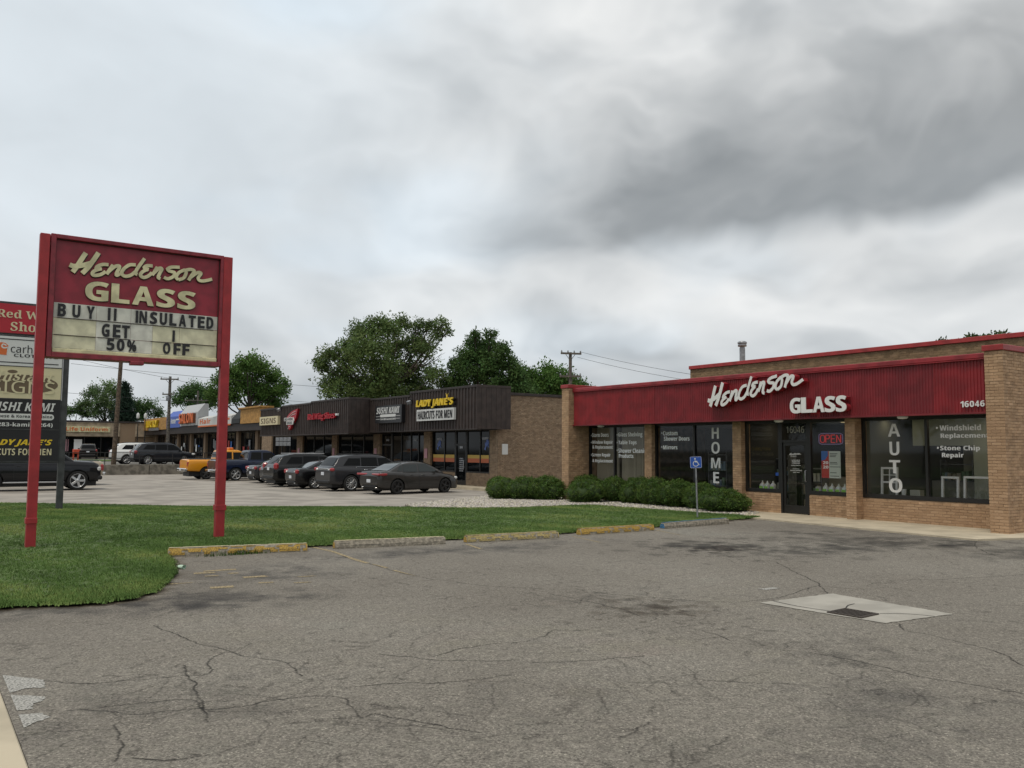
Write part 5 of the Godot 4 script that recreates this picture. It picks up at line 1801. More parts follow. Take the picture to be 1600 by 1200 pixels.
func glass_shop_goods() -> void:
	jug(-16.88, -21.02, "white jug with green label, first of three in the window beside the bush")
	jug(-16.70, -21.02, "white jug with green label, middle of three in the window beside the bush")
	jug(-16.50, -21.03, "white jug with green label, last of three beside the shop door")
	jug(-14.70, -21.02, "white jug with green label under the poster, closest to the shop door")
	jug(-14.50, -21.02, "white jug with green label under the poster, second from the shop door")
	jug(-14.30, -21.03, "white jug with green label under the poster, third from the shop door")
	jug(-14.10, -21.02, "white jug with green label half hidden by the brick pier")
	var o := thing("carton", "small white carton on the ledge just inside, between door and jugs", "carton", Vector3(-14.93, 0.62, -21.0))
	obj("box", boxg(v3(-0.06, 0, -0.05), v3(0.06, 0.2, 0.05), 0.004), M.jug_white, o, true)
	obj("label", boxg(v3(-0.045, 0.03, 0.0502), v3(0.045, 0.15, 0.052)), M.jug_label, o, true)
	display_frame("white sample sash window with glazing bars standing behind the letters AUTO", -13.09, -12.62, 1.41, -21.1, true)
	display_frame("plain white sample window frame standing left of the widest sample", -11.49, -11.05, 1.21, -21.15, false)
	display_frame("widest white sample window frame, cut off by the brick end wall", -10.91, -9.75, 1.23, -21.1, false)
	o = thing("tumbler", "white tapered cup on the ledge beside the sample sash window", "cup", Vector3(-12.45, 0.62, -21.1))
	var g := Geo.new()
	g.lathe(Transform3D(), [v2(0.001, 0.0), v2(0.045, 0.0), v2(0.065, 0.23), v2(0.06, 0.23), v2(0.042, 0.01)], 14)
	obj("cup", g, M.white_frame, o, true)
	tag(obj("cardboard_box", boxg(v3(-12.29, 0.62, -21.3), v3(-12.02, 0.84, -21.1), 0.004), M.interior_wall), "grey box on the ledge beside the white tapered cup", "box")
	# neon sign
	o = thing("open_sign", "glowing red OPEN sign with violet border hanging in the window", "neon sign", Vector3(-14.40, 2.16, -20.85))
	g = Geo.new()
	var pts := []
	for k in 29:
		var a := TAU * k / 28.0
		var e := pow(pow(absf(cos(a)), 8.0) + pow(absf(sin(a)), 8.0), -0.125)
		pts.append(v3(cos(a) * e * 0.375, sin(a) * e * 0.15, 0))
	var rad := []
	for k in 29:
		rad.append(0.009)
	g.tube(pts, rad, 6, false)
	obj("neon_border", g, M.neon_blue, o, true)
	var L := [[[v2(0.09, 0.2), v2(0.03, 0.18), v2(0.0, 0.08), v2(0.0, -0.08), v2(0.03, -0.18), v2(0.09, -0.2), v2(0.15, -0.18), v2(0.18, -0.08), v2(0.18, 0.08), v2(0.15, 0.18), v2(0.09, 0.2)]], [[v2(0, -0.2), v2(0, 0.2), v2(0.12, 0.2), v2(0.16, 0.1), v2(0.12, 0.0), v2(0.0, 0.0)]], [[v2(0.15, 0.2), v2(0, 0.2), v2(0, -0.2), v2(0.15, -0.2)], [v2(0, 0.0), v2(0.13, 0.0)]], [[v2(0, -0.2), v2(0, 0.2), v2(0.16, -0.2), v2(0.16, 0.2)]]]
	for i in 4:
		g = Geo.new()
		for line in L[i]:
			var q := []
			var rr := []
			for p in line:
				q.append(v3(-0.325 + i * 0.172 + p.x * 0.78, p.y * 0.52, 0.004))
				rr.append(0.0125)
			if i == 0:
				g.tube(q, rr, 6)
			else:
				for k in q.size() - 1:
					g.tube([q[k], q[k + 1]], [0.0125, 0.0125], 6)
		obj("neon_letter", g, M.neon_red, o, true)
	obj("backing", boxg(v3(-0.39, -0.165, -0.03), v3(0.39, 0.165, -0.02)), M.black_panel, o, true)
	var nl := AreaLight3D.new()
	nl.name = "neon_light"
	nl.area_size = Vector2(0.7, 0.26)
	nl.light_color = Color(1.0, 0.25, 0.3)
	nl.light_energy = 0.03
	nl.shadow_enabled = true
	o.add_child(nl, true)
	nl.position = Vector3(0, 0, 0.03)
	nl.rotation.y = PI
	# poster
	o = thing("poster", "red, blue and pale green poster with the figure 20 taped inside the shop window", "poster", Vector3(-14.36, 1.08, -20.78))
	obj("sheet", boxg(v3(-0.30, 0, -0.004), v3(0.30, 0.74, 0.0)), M.pale_print, o, true)
	obj("red_field", boxg(v3(-0.299, 0.001, 0.0), v3(-0.06, 0.739, 0.002)), M.red_print, o, true)
	g = Geo.new()
	g.prism(Transform3D(), PackedVector2Array([v2(-0.299, 0.47), v2(-0.18, 0.50), v2(-0.09, 0.62), v2(-0.09, 0.739), v2(-0.299, 0.739)]), 0.002, 0.004)
	obj("blue_field", g, M.blue_print, o, true)
	g = Geo.new()
	text(g, Transform3D(), "20", "bold", -0.25, 0.38, -0.08, 0.46, 0.003, 0.002)
	text(g, Transform3D(), "20", "bold", -0.25, 0.26, -0.08, 0.34, 0.003, 0.002)
	obj("figures", g, M.vinyl_white, o, true)
	g = Geo.new()
	for q in [[0.66, 0.24], [0.62, 0.2], [0.58, 0.18], [0.42, 0.22], [0.38, 0.24], [0.30, 0.32], [0.14, 0.2], [0.05, 0.28]]:
		g.box(v3(-0.03, q[0], 0.0), v3(-0.03 + q[1], q[0] + 0.016, 0.002))
	obj("print_line", g, M.letter_black, o, true)
	# vertical blinds in the two leftmost windows
	var slat := Geo.new()
	rows_slat(slat)
	var sm := slat.mesh()
	for q in [["closed beige vertical blinds behind the window listing storm doors", -24.38, -23.18], ["closed beige vertical blinds behind the window listing glass shelving", -23.02, -21.5]]:
		o = thing("vertical_blind", q[0], "window blind", Vector3((q[1] + q[2]) / 2.0, 0.62, -20.98), "vertical blinds")
		obj("head_rail", boxg(v3(-(q[2] - q[1]) / 2.0, 2.0, -0.03), v3((q[2] - q[1]) / 2.0, 2.06, 0.03)), M.white_frame, o, true)
		var x: float = -(q[2] - q[1]) / 2.0 + 0.04
		while x < (q[2] - q[1]) / 2.0 - 0.02:
			var s := MeshInstance3D.new()
			s.name = "slat"
			s.mesh = sm
			s.material_override = M.blind
			o.add_child(s, true)
			s.position = Vector3(x, 0.0, 0)
			s.rotation.y = deg_to_rad(42.0 + rng.randf_range(-14.0, 14.0) + (40.0 if rng.randf() < 0.06 else 0.0))
			x += 0.078

func rows_slat(g: Geo) -> void:
	var a := PackedVector3Array()
	var b := PackedVector3Array()
	for k in 5:
		var x := -0.044 + 0.022 * k
		var z := 0.006 * (1.0 - pow(x / 0.044, 2.0))
		a.append(Vector3(x, 0.03, z))
		b.append(Vector3(x, 2.0, z))
	g.grid([a, b])

# ------------------------------------------------------------------ signs by the lawn
func roadside_sign() -> void:
	var o := thing("roadside_sign", "red two-post roadside sign with cream script lettering and a changeable letter board", "roadside sign", Vector3(-17.45, 0, -3.47))
	# the sign's own plane: x runs to the viewer's right (-z), y up, z towards the road
	var F := Transform3D(Basis(Vector3(0, 0, -1), Vector3.UP, Vector3(1, 0, 0)), Vector3(-17.45, 0, 0))
	for q in [[1.755, 1.915, 5.67], [5.045, 5.215, 5.675]]:
		var g := Geo.new()
		g.obox(F * Transform3D(Basis(), v3((q[0] + q[1]) / 2.0, q[2] / 2.0 - 0.1, -0.02)), v3(q[1] - q[0], q[2] + 0.2, 0.16), 0.008)
		obj("post", g, M.post_red, o)
	var c := Geo.new()
	c.obox(F * Transform3D(Basis(), v3(1.83, 0.50, -0.02)), v3(0.185, 0.10, 0.19), 0.005)
	c.obox(F * Transform3D(Basis(), v3(5.13, 0.62, -0.02)), v3(0.21, 0.11, 0.19), 0.005)
	obj("bracket", c, M.post_red, o)
	# cabinet
	var g := Geo.new()
	g.obox(F * Transform3D(Basis(), v3(3.48, 4.56, -0.20)), v3(3.12, 2.26, 0.28), 0.01)
	obj("cabinet", g, M.cabinet_red, o)
	g = Geo.new()
	for q in [[1.93, 3.43, 2.02, 5.69], [4.985, 3.43, 5.045, 5.69], [2.02, 3.43, 4.985, 3.52], [2.02, 5.615, 4.985, 5.69]]:
		g.obox(F * Transform3D(Basis(), v3((q[0] + q[2]) / 2, (q[1] + q[3]) / 2, -0.01)), v3(q[2] - q[0], q[3] - q[1], 0.11), 0.006)
	obj("frame", g, M.cabinet_red, o)
	g = Geo.new()
	for q in [[2.02, 3.52, 2.032, 5.615], [4.973, 3.52, 4.985, 5.615], [2.032, 5.60, 4.973, 5.615]]:
		g.obox(F * Transform3D(Basis(), v3((q[0] + q[2]) / 2, (q[1] + q[3]) / 2, -0.045)), v3(q[2] - q[0], q[3] - q[1], 0.03))
	obj("gasket", g, M.letter_shadow, o)
	obj("red_face", _plate(F, 2.03, 4.447, 4.975, 5.60, -0.058), M.sign_red, o)
	# letter board: panels between tracks, some yellower than others
	var bands := [[4.447, 4.165], [4.165, 3.85], [3.85, 3.60]]
	for i in 3:
		var cuts := [2.03, 2.75, 3.35, 3.75, 4.25, 4.975]
		for k in 5:
			var m: Material = [[M.board_white, M.board_white, M.board_white, M.board_white, M.board_white], [M.board_cream, M.board_white, M.board_white, M.board_cream, M.board_cream], [M.board_cream, M.board_white, M.board_white, M.board_cream, M.board_cream]][i][k]
			obj("board_panel", _plate(F, cuts[k] + 0.002, bands[i][1] + 0.004, cuts[k + 1] - 0.002, bands[i][0] - 0.004, -0.056 + 0.002 * ((k + i) % 2)), m, o)
	g = Geo.new()
	g.obox(F * Transform3D(Basis(), v3(3.5, 3.56, -0.02)), v3(2.94, 0.075, 0.05), 0.01)
	obj("sill_strip", g, M.cream, o)
	g = Geo.new()
	for q in [[2.10, 4.165, 4.90], [2.06, 3.85, 2.75], [2.78, 3.852, 3.35], [3.72, 3.85, 4.10], [4.2, 3.85, 4.93], [2.08, 3.60, 2.28], [2.33, 3.60, 2.52], [2.6, 3.60, 3.25], [3.32, 3.60, 4.7]]:
		g.obox(F * Transform3D(Basis(), v3((q[0] + q[2]) / 2, q[1], -0.048)), v3(q[2] - q[0], 0.012, 0.016))
	obj("letter_track", g, M.letter_shadow, o)
	# raised lettering: dark edge behind a cream face
	var B := F * Transform3D(Basis(), v3(2.26, 4.75, -0.055))
	g = Geo.new()
	brush(g, F * Transform3D(Basis(), v3(2.266, 4.742, -0.055)), HS, 0.104, 0.0, 0.02)
	obj("letter_edge", g, M.letter_shadow, o)
	g = Geo.new()
	brush(g, B, HS, 0.084, 0.0, 0.045)
	obj("script_lettering", g, M.cream, o)
	var xs := [2.52, 2.965, 3.335, 3.775, 4.165, 4.555]
	for i in 5:
		g = Geo.new()
		text(g, F, "GLASS"[i], "heavy", xs[i] + 0.012, 4.52, xs[i + 1] - 0.022, 4.905, -0.056, 0.02)
		var e := obj("letter_edge", g, M.letter_shadow, o)
		g = Geo.new()
		text(g, F, "GLASS"[i], "heavy", xs[i] + 0.018, 4.532, xs[i + 1] - 0.030, 4.897, -0.036, 0.025)
		obj("letter", g, M.cream, e).position = Vector3.ZERO
	# changeable letters
	for q in [["BUY", [2.10, 2.34, 2.58], 4.19, 0.235], ["||", [2.935, 3.04], 4.19, 0.235], ["INSULATED", [3.425, 3.50, 3.69, 3.87, 4.05, 4.23, 4.415, 4.59, 4.76], 4.19, 0.235], ["GET", [2.85, 3.04, 3.20], 3.875, 0.245], ["|", [4.11], 3.875, 0.225], ["50%", [2.945, 3.12, 3.30], 3.625, 0.22], ["OFF", [3.95, 4.145, 4.315], 3.625, 0.22]]:
		for i in q[0].length():
			var ch: String = q[0][i]
			var wide := 0.055 if ch in ["|", "I"] else (0.135 if ch != "%" else 0.165)
			g = Geo.new()
			if ch in ["|", "I"]:
				g.obox(F * Transform3D(Basis(), v3(q[1][i] + 0.03, q[2] + q[3] / 2, -0.044)), v3(0.045, q[3], 0.012))
			else:
				text(g, F, ch, "heavy", q[1][i], q[2], q[1][i] + wide, q[2] + q[3], -0.05, 0.012)
			obj("changeable_letter", g, M.letter_black, o)
	g = Geo.new()
	g.obox(F * Transform3D(Basis(Vector3(0, 0, 1), 0.03), v3(3.47, 3.40, 0.0)), v3(0.24, 0.07, 0.16), 0.01)
	obj("lamp_box", g, M.cabinet_red, o)

func _plate(F: Transform3D, x0: float, y0: float, x1: float, y1: float, z: float, thick := 0.01) -> Geo:
	var g := Geo.new()
	g.obox(F * Transform3D(Basis(), v3((x0 + x1) / 2, (y0 + y1) / 2, z - thick / 2)), v3(absf(x1 - x0), absf(y1 - y0), thick))
	return g

func tenant_pylon() -> void:
	var o := thing("tenant_sign", "tall grey pylon with stacked tenant sign panels, red one on top", "pylon sign", Vector3(-31.1, -0.22, -2.6))
	var F := Transform3D(Basis(Vector3(0, 0, -1), Vector3.UP, Vector3(1, 0, 0)), Vector3(-31.1, 0, 0))
	for x in [1.28, 4.05]:
		var g := Geo.new()
		g.obox(F * Transform3D(Basis(), v3(x, 2.6, -0.12)), v3(0.19, 5.8, 0.19), 0.01)
		obj("post", g, M.pylon_grey, o)
	obj("cabinet", _plate(F, 1.40, 1.30, 3.955, 5.33, -0.005, 0.26), M.pylon_grey, o)
	obj("top_cabinet", _plate(F, 1.40, 5.36, 3.975, 6.38, -0.005, 0.26), M.pylon_grey, o)
	obj("edge_strip", _plate(F, 3.945, 3.3, 3.975, 5.33, 0.01, 0.03), M.aluminium, o)
	# top panel
	var p := obj("panel", _plate(F, 1.45, 5.385, 3.93, 6.31, 0.012), M.red_letter, o)
	var g := Geo.new()
	text(g, F, "Red Wing", "serif bold", 2.04, 5.79, 3.80, 6.13, 0.012, 0.012)
	text(g, F, "Shoes", "serif bold", 2.43, 5.46, 3.55, 5.76, 0.012, 0.012)
	obj("lettering", g, M.beige_panel, p).position = Vector3.ZERO
	# clothing panel
	p = obj("panel", _plate(F, 1.45, 4.36, 3.93, 5.28, 0.012), M.white_panel, o)
	g = Geo.new()
	text(g, F, "carhartt", "regular", 2.47, 4.77, 3.62, 5.03, 0.012, 0.006)
	text(g, F, "CLOTHING", "bold", 2.56, 4.64, 3.80, 4.74, 0.012, 0.006)
	for y in [5.19, 4.46]:
		g.obox(F * Transform3D(Basis(), v3(2.68, y, 0.014)), v3(2.3, 0.03, 0.006))
	obj("lettering", g, M.letter_black, p).position = Vector3.ZERO
	g = Geo.new()
	var mark := smooth2([v2(1.95, 4.70), v2(1.97, 4.95), v2(2.12, 5.06), v2(2.30, 5.06), v2(2.40, 4.98)], 5)
	mark.append_array(PackedVector2Array([v2(2.37, 4.90), v2(2.36, 4.68)]))
	g.prism(F, mark, 0.012, 0.018)
	obj("mark", g, M.orange_letter, p).position = Vector3.ZERO
	g = Geo.new()
	for poly in Geometry2D.offset_polyline(smooth2([v2(2.33, 4.99), v2(2.26, 5.02), v2(2.22, 4.95), v2(2.28, 4.90), v2(2.36, 4.92)], 4), 0.02):
		if not Geometry2D.is_polygon_clockwise(poly):
			g.prism(F, poly, 0.018, 0.021)
	obj("mark_curl", g, M.white_panel, p).position = Vector3.ZERO
	# sign maker's panel
	p = obj("panel", _plate(F, 1.45, 3.33, 3.93, 4.33, 0.012), M.beige_panel, o)
	g = Geo.new()
	var oval := PackedVector2Array()
	for k in 40:
		oval.append(v2(2.86 + 0.98 * cos(TAU * k / 40), 3.79 + 0.30 * sin(TAU * k / 40)))
	g.prism(F, oval, 0.012, 0.016)
	var top := PackedVector2Array()
	for k in 20:
		top.append(v2(2.55 + 0.14 * cos(TAU * k / 20), 4.17 + 0.055 * sin(TAU * k / 20)))
	g.prism(F, top, 0.012, 0.015)
	obj("oval", g, M.brown_print, p).position = Vector3.ZERO
	g = Geo.new()
	text(g, F, "Instant", "serif bold", 2.08, 3.88, 3.72, 4.18, 0.016, 0.008, 0.35)
	text(g, F, "SIGNS", "regular", 1.97, 3.49, 3.75, 3.88, 0.016, 0.010)
	obj("lettering", g, M.beige_panel, p).position = Vector3.ZERO
	# restaurant panel
	p = obj("panel", _plate(F, 1.45, 2.37, 3.93, 3.30, 0.012), M.black_panel, o)
	g = Geo.new()
	text(g, F, "SUSHI KAMI", "bold", 1.88, 2.93, 3.80, 3.21, 0.012, 0.006, 0.25)
	text(g, F, "734-283-kami (5264)", "bold", 1.80, 2.42, 3.74, 2.57, 0.012, 0.006)
	g.prism(F, _pill(1.8, 3.77, 2.66, 2.85), 0.012, 0.016)
	obj("lettering", g, M.white_panel, p).position = Vector3.ZERO
	g = Geo.new()
	text(g, F, "Japanese & Korean Cuisine", "bold", 1.90, 2.69, 3.72, 2.82, 0.016, 0.004)
	obj("fine_lettering", g, M.letter_black, p).position = Vector3.ZERO
	# barber panel
	p = obj("panel", _plate(F, 1.45, 1.36, 3.93, 2.34, 0.012), M.black_panel, o)
	g = Geo.new()
	text(g, F, "LADY JANE'S", "heavy", 1.93, 1.81, 3.76, 2.04, 0.012, 0.008, 0.3)
	obj("lettering", g, M.yellow_letter, p).position = Vector3.ZERO
	g = Geo.new()
	text(g, F, "HAIRCUTS FOR MEN", "bold", 1.72, 1.54, 3.74, 1.75, 0.012, 0.008)
	obj("fine_lettering", g, M.beige_panel, p).position = Vector3.ZERO
	g = Geo.new()
	for y in [1.345, 2.355, 3.315, 4.345]:
		g.obox(F * Transform3D(Basis(), v3(2.69, y, 0.01)), v3(2.5, 0.025, 0.02))
	obj("divider", g, M.pylon_grey, o)

func _pill(x0: float, x1: float, y0: float, y1: float) -> PackedVector2Array:
	var r := (y1 - y0) / 2.0
	var out := PackedVector2Array()
	for k in 9:
		out.append(v2(x1 - r + r * cos(-PI / 2 + PI * k / 8), y0 + r + r * sin(-PI / 2 + PI * k / 8)))
	for k in 9:
		out.append(v2(x0 + r + r * cos(PI / 2 + PI * k / 8), y0 + r + r * sin(PI / 2 + PI * k / 8)))
	return out

# ------------------------------------------------------------------ the brown shop row
func brown_row() -> void:
	var o := thing("brown_shop_row", "long low shop row with dark brown ribbed fascia, brick piers and dark glass", "shop building", Vector3(-50.0, -0.2, -24.6))
	var rt := [M.row_a, M.row_b, M.row_c, M.row_d]
	var X := Vector3.RIGHT
	structure("row_walk", boxg(Vector3(-72.2, -0.4, -24.7), Vector3(-35.2, -0.10, -23.3)), M.concrete)
	# side wall towards the glass shop
	var w := obj("wall", boxg(Vector3(-72.0, -0.4, -42.0), Vector3(-36.36, 4.62, -24.63)), M.row_mortar, o)
	bricks(w, Vector3(-36.352, -0.12, -24.58), Vector3(0, 0, -1), 13.0, 4.74, rt)
	var c := Geo.new()
	c.obox(Transform3D(Basis(), Vector3(-36.42, 4.69, -33.6)), Vector3(0.3, 0.14, 17.0), 0.01)
	obj("coping", c, M.brown_trim, o)
	obj("roof_deck", boxg(Vector3(-71.9, 4.1, -41.8), Vector3(-36.6, 4.3, -24.7)), M.roofing, o)
	# brick piers, front of the right-hand half at z -24.55, of the left-hand half at -23.2
	for q in [[-36.98, -36.35, -24.50, -24.62], [-43.70, -42.93, -24.38, -24.62], [-50.3, -49.38, -24.38, -24.62], [-56.93, -56.04, -24.38, -24.62], [-63.63, -62.45, -24.38, -24.62], [-71.67, -69.3, -24.38, -24.62]]:
		var p := obj("pier", boxg(Vector3(q[0] + 0.01, -0.12, q[3]), Vector3(q[1] - 0.01, 2.9, q[2] - 0.012)), M.row_mortar, o)
		bricks(p, Vector3(q[0], -0.10, q[2] - 0.012), X, q[1] - q[0], 2.98, rt)
		if absf(q[2] - q[3]) > 0.2:
			bricks(p, Vector3(q[1] - 0.012, -0.10, q[2]), Vector3(0, 0, -1), absf(q[2] - q[3]) - 0.02, 2.98, rt)
	for q in [[-39.25, -36.97, -24.50], [-43.0, -40.4, -24.50]]:
		var p := obj("low_wall", boxg(Vector3(q[0], -0.12, -24.62), Vector3(q[1], 0.55, q[2] - 0.01)), M.row_mortar, o)
		bricks(p, Vector3(q[0], -0.10, q[2] - 0.01), X, q[1] - q[0], 0.66, rt)
	# glass fronts
	var fronts := [[[-39.22, -37.9, -36.98], 0.55, -24.56], [[-42.93, -41.55, -40.40], 0.55, -24.56], [[-47.95, -46.7, -45.5, -44.55, -43.70], -0.05, -24.56], [[-56.02, -53.9, -52.0, -50.32], -0.05, -24.56], [[-62.43, -60.5, -58.7, -56.95], -0.05, -24.56], [[-69.28, -67.2, -65.4, -63.65], -0.05, -24.56]]
	for q in fronts:
		shop_window(o, q[0], q[1], 2.92, q[2], 0.07, M.shop_glass, M.dark_frame)
	for q in [[-40.38, -39.24, -24.56], [-49.32, -47.97, -24.56]]:
		var f := Geo.new()
		f.box(Vector3(q[0], -0.08, q[2] - 0.05), Vector3(q[0] + 0.1, 2.92, q[2] + 0.05))
		f.box(Vector3(q[1] - 0.1, -0.08, q[2] - 0.05), Vector3(q[1], 2.92, q[2] + 0.05))
		f.box(Vector3(q[0] + 0.1, 2.02, q[2] - 0.045), Vector3(q[1] - 0.1, 2.12, q[2] + 0.045))
		f.box(Vector3(q[0] + 0.1, -0.08, q[2] - 0.045), Vector3(q[1] - 0.1, 0.15, q[2] + 0.045))
		var d := obj("door", f, M.dark_frame, o)
		var g := Geo.new()
		g.quad(Vector3(q[0] + 0.1, 0.15, q[2]), Vector3(q[1] - 0.1, 0.15, q[2]), Vector3(q[1] - 0.1, 2.02, q[2]), Vector3(q[0] + 0.1, 2.02, q[2]))
		g.quad(Vector3(q[0] + 0.1, 2.12, q[2]), Vector3(q[1] - 0.1, 2.12, q[2]), Vector3(q[1] - 0.1, 2.9, q[2]), Vector3(q[0] + 0.1, 2.9, q[2]))
		obj("pane", g, M.shop_glass, d).position = Vector3.ZERO
		g = Geo.new()
		g.tube([v3(q[1] - 0.2, 0.8, q[2] + 0.09), v3(q[1] - 0.2, 1.2, q[2] + 0.09)], [0.02, 0.02], 6)
		obj("handle", g, M.aluminium, d).position = Vector3.ZERO
	# prints on the barber's glass
	var zf := -24.545
	for q in [[-39.14, -37.96], [-37.84, -37.04], [-42.86, -41.62], [-41.48, -40.46]]:
		obj("window_print", boxg(Vector3(q[0], 1.12, zf), Vector3(q[1], 1.34, zf + 0.004)), M.orange_print, o)
		obj("window_print", boxg(Vector3(q[0], 1.342, zf), Vector3(q[1], 1.52, zf + 0.004)), M.yellow_print, o)
	var g := Geo.new()
	for q in [[-42.4, 1.95], [-37.5, 1.95]]:
		var pts := PackedVector2Array([v2(0.0, 0.0), v2(0.12, 0.14), v2(0.05, 0.3), v2(0.16, 0.36), v2(0.24, 0.52), v2(0.38, 0.5), v2(0.46, 0.34), v2(0.4, 0.2), v2(0.5, 0.08), v2(0.38, 0.1), v2(0.3, 0.2), v2(0.2, 0.12), v2(0.16, -0.06)])
		g.prism(Transform3D(Basis(), v3(q[0] - 0.05, q[1] - 0.12, zf)), pts, 0.0, 0.004)
	obj("window_emblem", g, mat("emblem_blue", 0.10, 0.16, 0.42, 0.6), o)
	g = Geo.new()
	for q in [[-42.45, 2.32, 0.6], [-37.75, 2.32, 0.6], [-40.0, 1.86, 0.36], [-45.2, 2.30, 0.4], [-48.8, 2.3, 0.4]]:
		g.box(v3(q[0], q[1], zf), v3(q[0] + q[2], q[1] + 0.13, zf + 0.004))
	for k in 7:
		g.box(v3(-40.0, 0.62 + 0.11 * k, zf), v3(-39.6 + 0.05 * (k % 3), 0.69 + 0.11 * k, zf + 0.004))
	obj("window_notice", g, M.galvanised, o)
	g = Geo.new()
	for k in 4:
		for j in 2:
			g.box(v3(-68.6 + 0.86 * k, 2.02 + 0.36 * j, -24.50), v3(-68.6 + 0.86 * k + 0.78, 2.34 + 0.36 * j, -24.495))
	obj("window_poster", g, M.galvanised, o)
	g = Geo.new()
	for q in [[-43.55, -24.36], [-50.1, -24.36], [-56.7, -24.36], [-63.3, -24.36]]:
		g.box(v3(q[0], 1.3, q[1]), v3(q[0] + 0.34, 1.85, q[1] + 0.02))
	obj("parking_notice", g, M.pink_print, o)
	# fascia: panels of different height, the left half standing further out
	for q in [[-43.0, -35.95, 5.05, -23.05], [-48.2, -43.0, 4.87, -23.05], [-54.25, -48.2, 4.94, -21.70], [-59.75, -54.25, 4.86, -21.70], [-64.3, -59.75, 4.76, -21.70]]:
		g = Geo.new()
		ribbed(g, q[0] + 0.004, q[1] - 0.004, 2.86 if q[3] < -22 else 2.76, q[2] - 0.1, q[3] - 0.05, 0.30, 0.36, 0.045, 0.1)
		obj("fascia_panel", g, M.brown_metal, o)
		g = Geo.new()
		g.obox(Transform3D(Basis(), Vector3((q[0] + q[1]) / 2.0, q[2] - 0.06, q[3] - 0.14)), Vector3(q[1] - q[0], 0.12, 0.30), 0.01)
		g.obox(Transform3D(Basis(), Vector3((q[0] + q[1]) / 2.0, (2.83 if q[3] < -22 else 2.73), q[3] - 0.12)), Vector3(q[1] - q[0], 0.06, 0.26), 0.006)
		obj("fascia_trim", g, M.brown_trim, o)
		obj("fascia_core", boxg(Vector3(q[0] + 0.01, 2.84 if q[3] < -22 else 2.74, -24.62), Vector3(q[1] - 0.01, q[2] - 0.02, q[3] - 0.07)), M.brown_trim, o)
	# returns at the outer end and at the step
	for q in [[-35.93, -25.10, -23.03, 5.05, 2.84], [-48.18, -23.06, -21.68, 4.94, 2.74]]:
		g = Geo.new()
		var z: float = q[1]
		while z < q[2] - 0.01:
			var z2: float = minf(z + 0.30, q[2])
			g.obox(Transform3D(Basis(), Vector3(q[0] - 0.02, (q[3] - 0.12 + q[4]) / 2.0, (z + z2) / 2.0)), Vector3(0.03, q[3] - 0.12 - q[4], z2 - z - 0.012))
			z = z2
		g.obox(Transform3D(Basis(), Vector3(q[0] - 0.02, q[3] - 0.06, (q[1] + q[2]) / 2.0)), Vector3(0.06, 0.122, q[2] - q[1]), 0.006)
		obj("fascia_return", g, M.brown_metal, o)
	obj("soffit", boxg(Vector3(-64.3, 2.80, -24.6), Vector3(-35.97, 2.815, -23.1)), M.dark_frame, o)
	# fittings on the row
	o = thing("meter_cover", "white plate on the brick side wall of the brown shop row", "wall plate", Vector3(-36.34, 1.56, -25.0))
	obj("plate", boxg(Vector3(-36.36, 1.56, -25.20), Vector3(-36.31, 2.10, -24.84), 0.01), M.white_panel, o)
	for q in [[-42.75, 4.42, -23.0, "small wall floodlight on the brown fascia left of the yellow barber sign"], [-59.75, 4.55, -21.62, "small wall floodlight on the brown fascia left of the winged shoe sign"]]:
		o = thing("floodlight", q[3], "floodlight", Vector3(q[0], q[1], q[2]), "floodlights on the brown fascia")
		g = Geo.new()
		g.obox(Transform3D(Basis(Vector3.RIGHT, 0.5), v3(0, 0, 0.12)), v3(0.3, 0.22, 0.18), 0.03)
		obj("lamp_housing", g, M.galvanised, o, true)
		g = Geo.new()
		g.tube([v3(0, 0.16, -0.03), v3(0, 0.12, 0.08)], [0.03, 0.03], 6)
		g.obox(Transform3D(Basis(), v3(0, 0.16, -0.02)), v3(0.12, 0.12, 0.05), 0.01)
		obj("arm", g, M.dark_metal, o, true)
	row_signs()

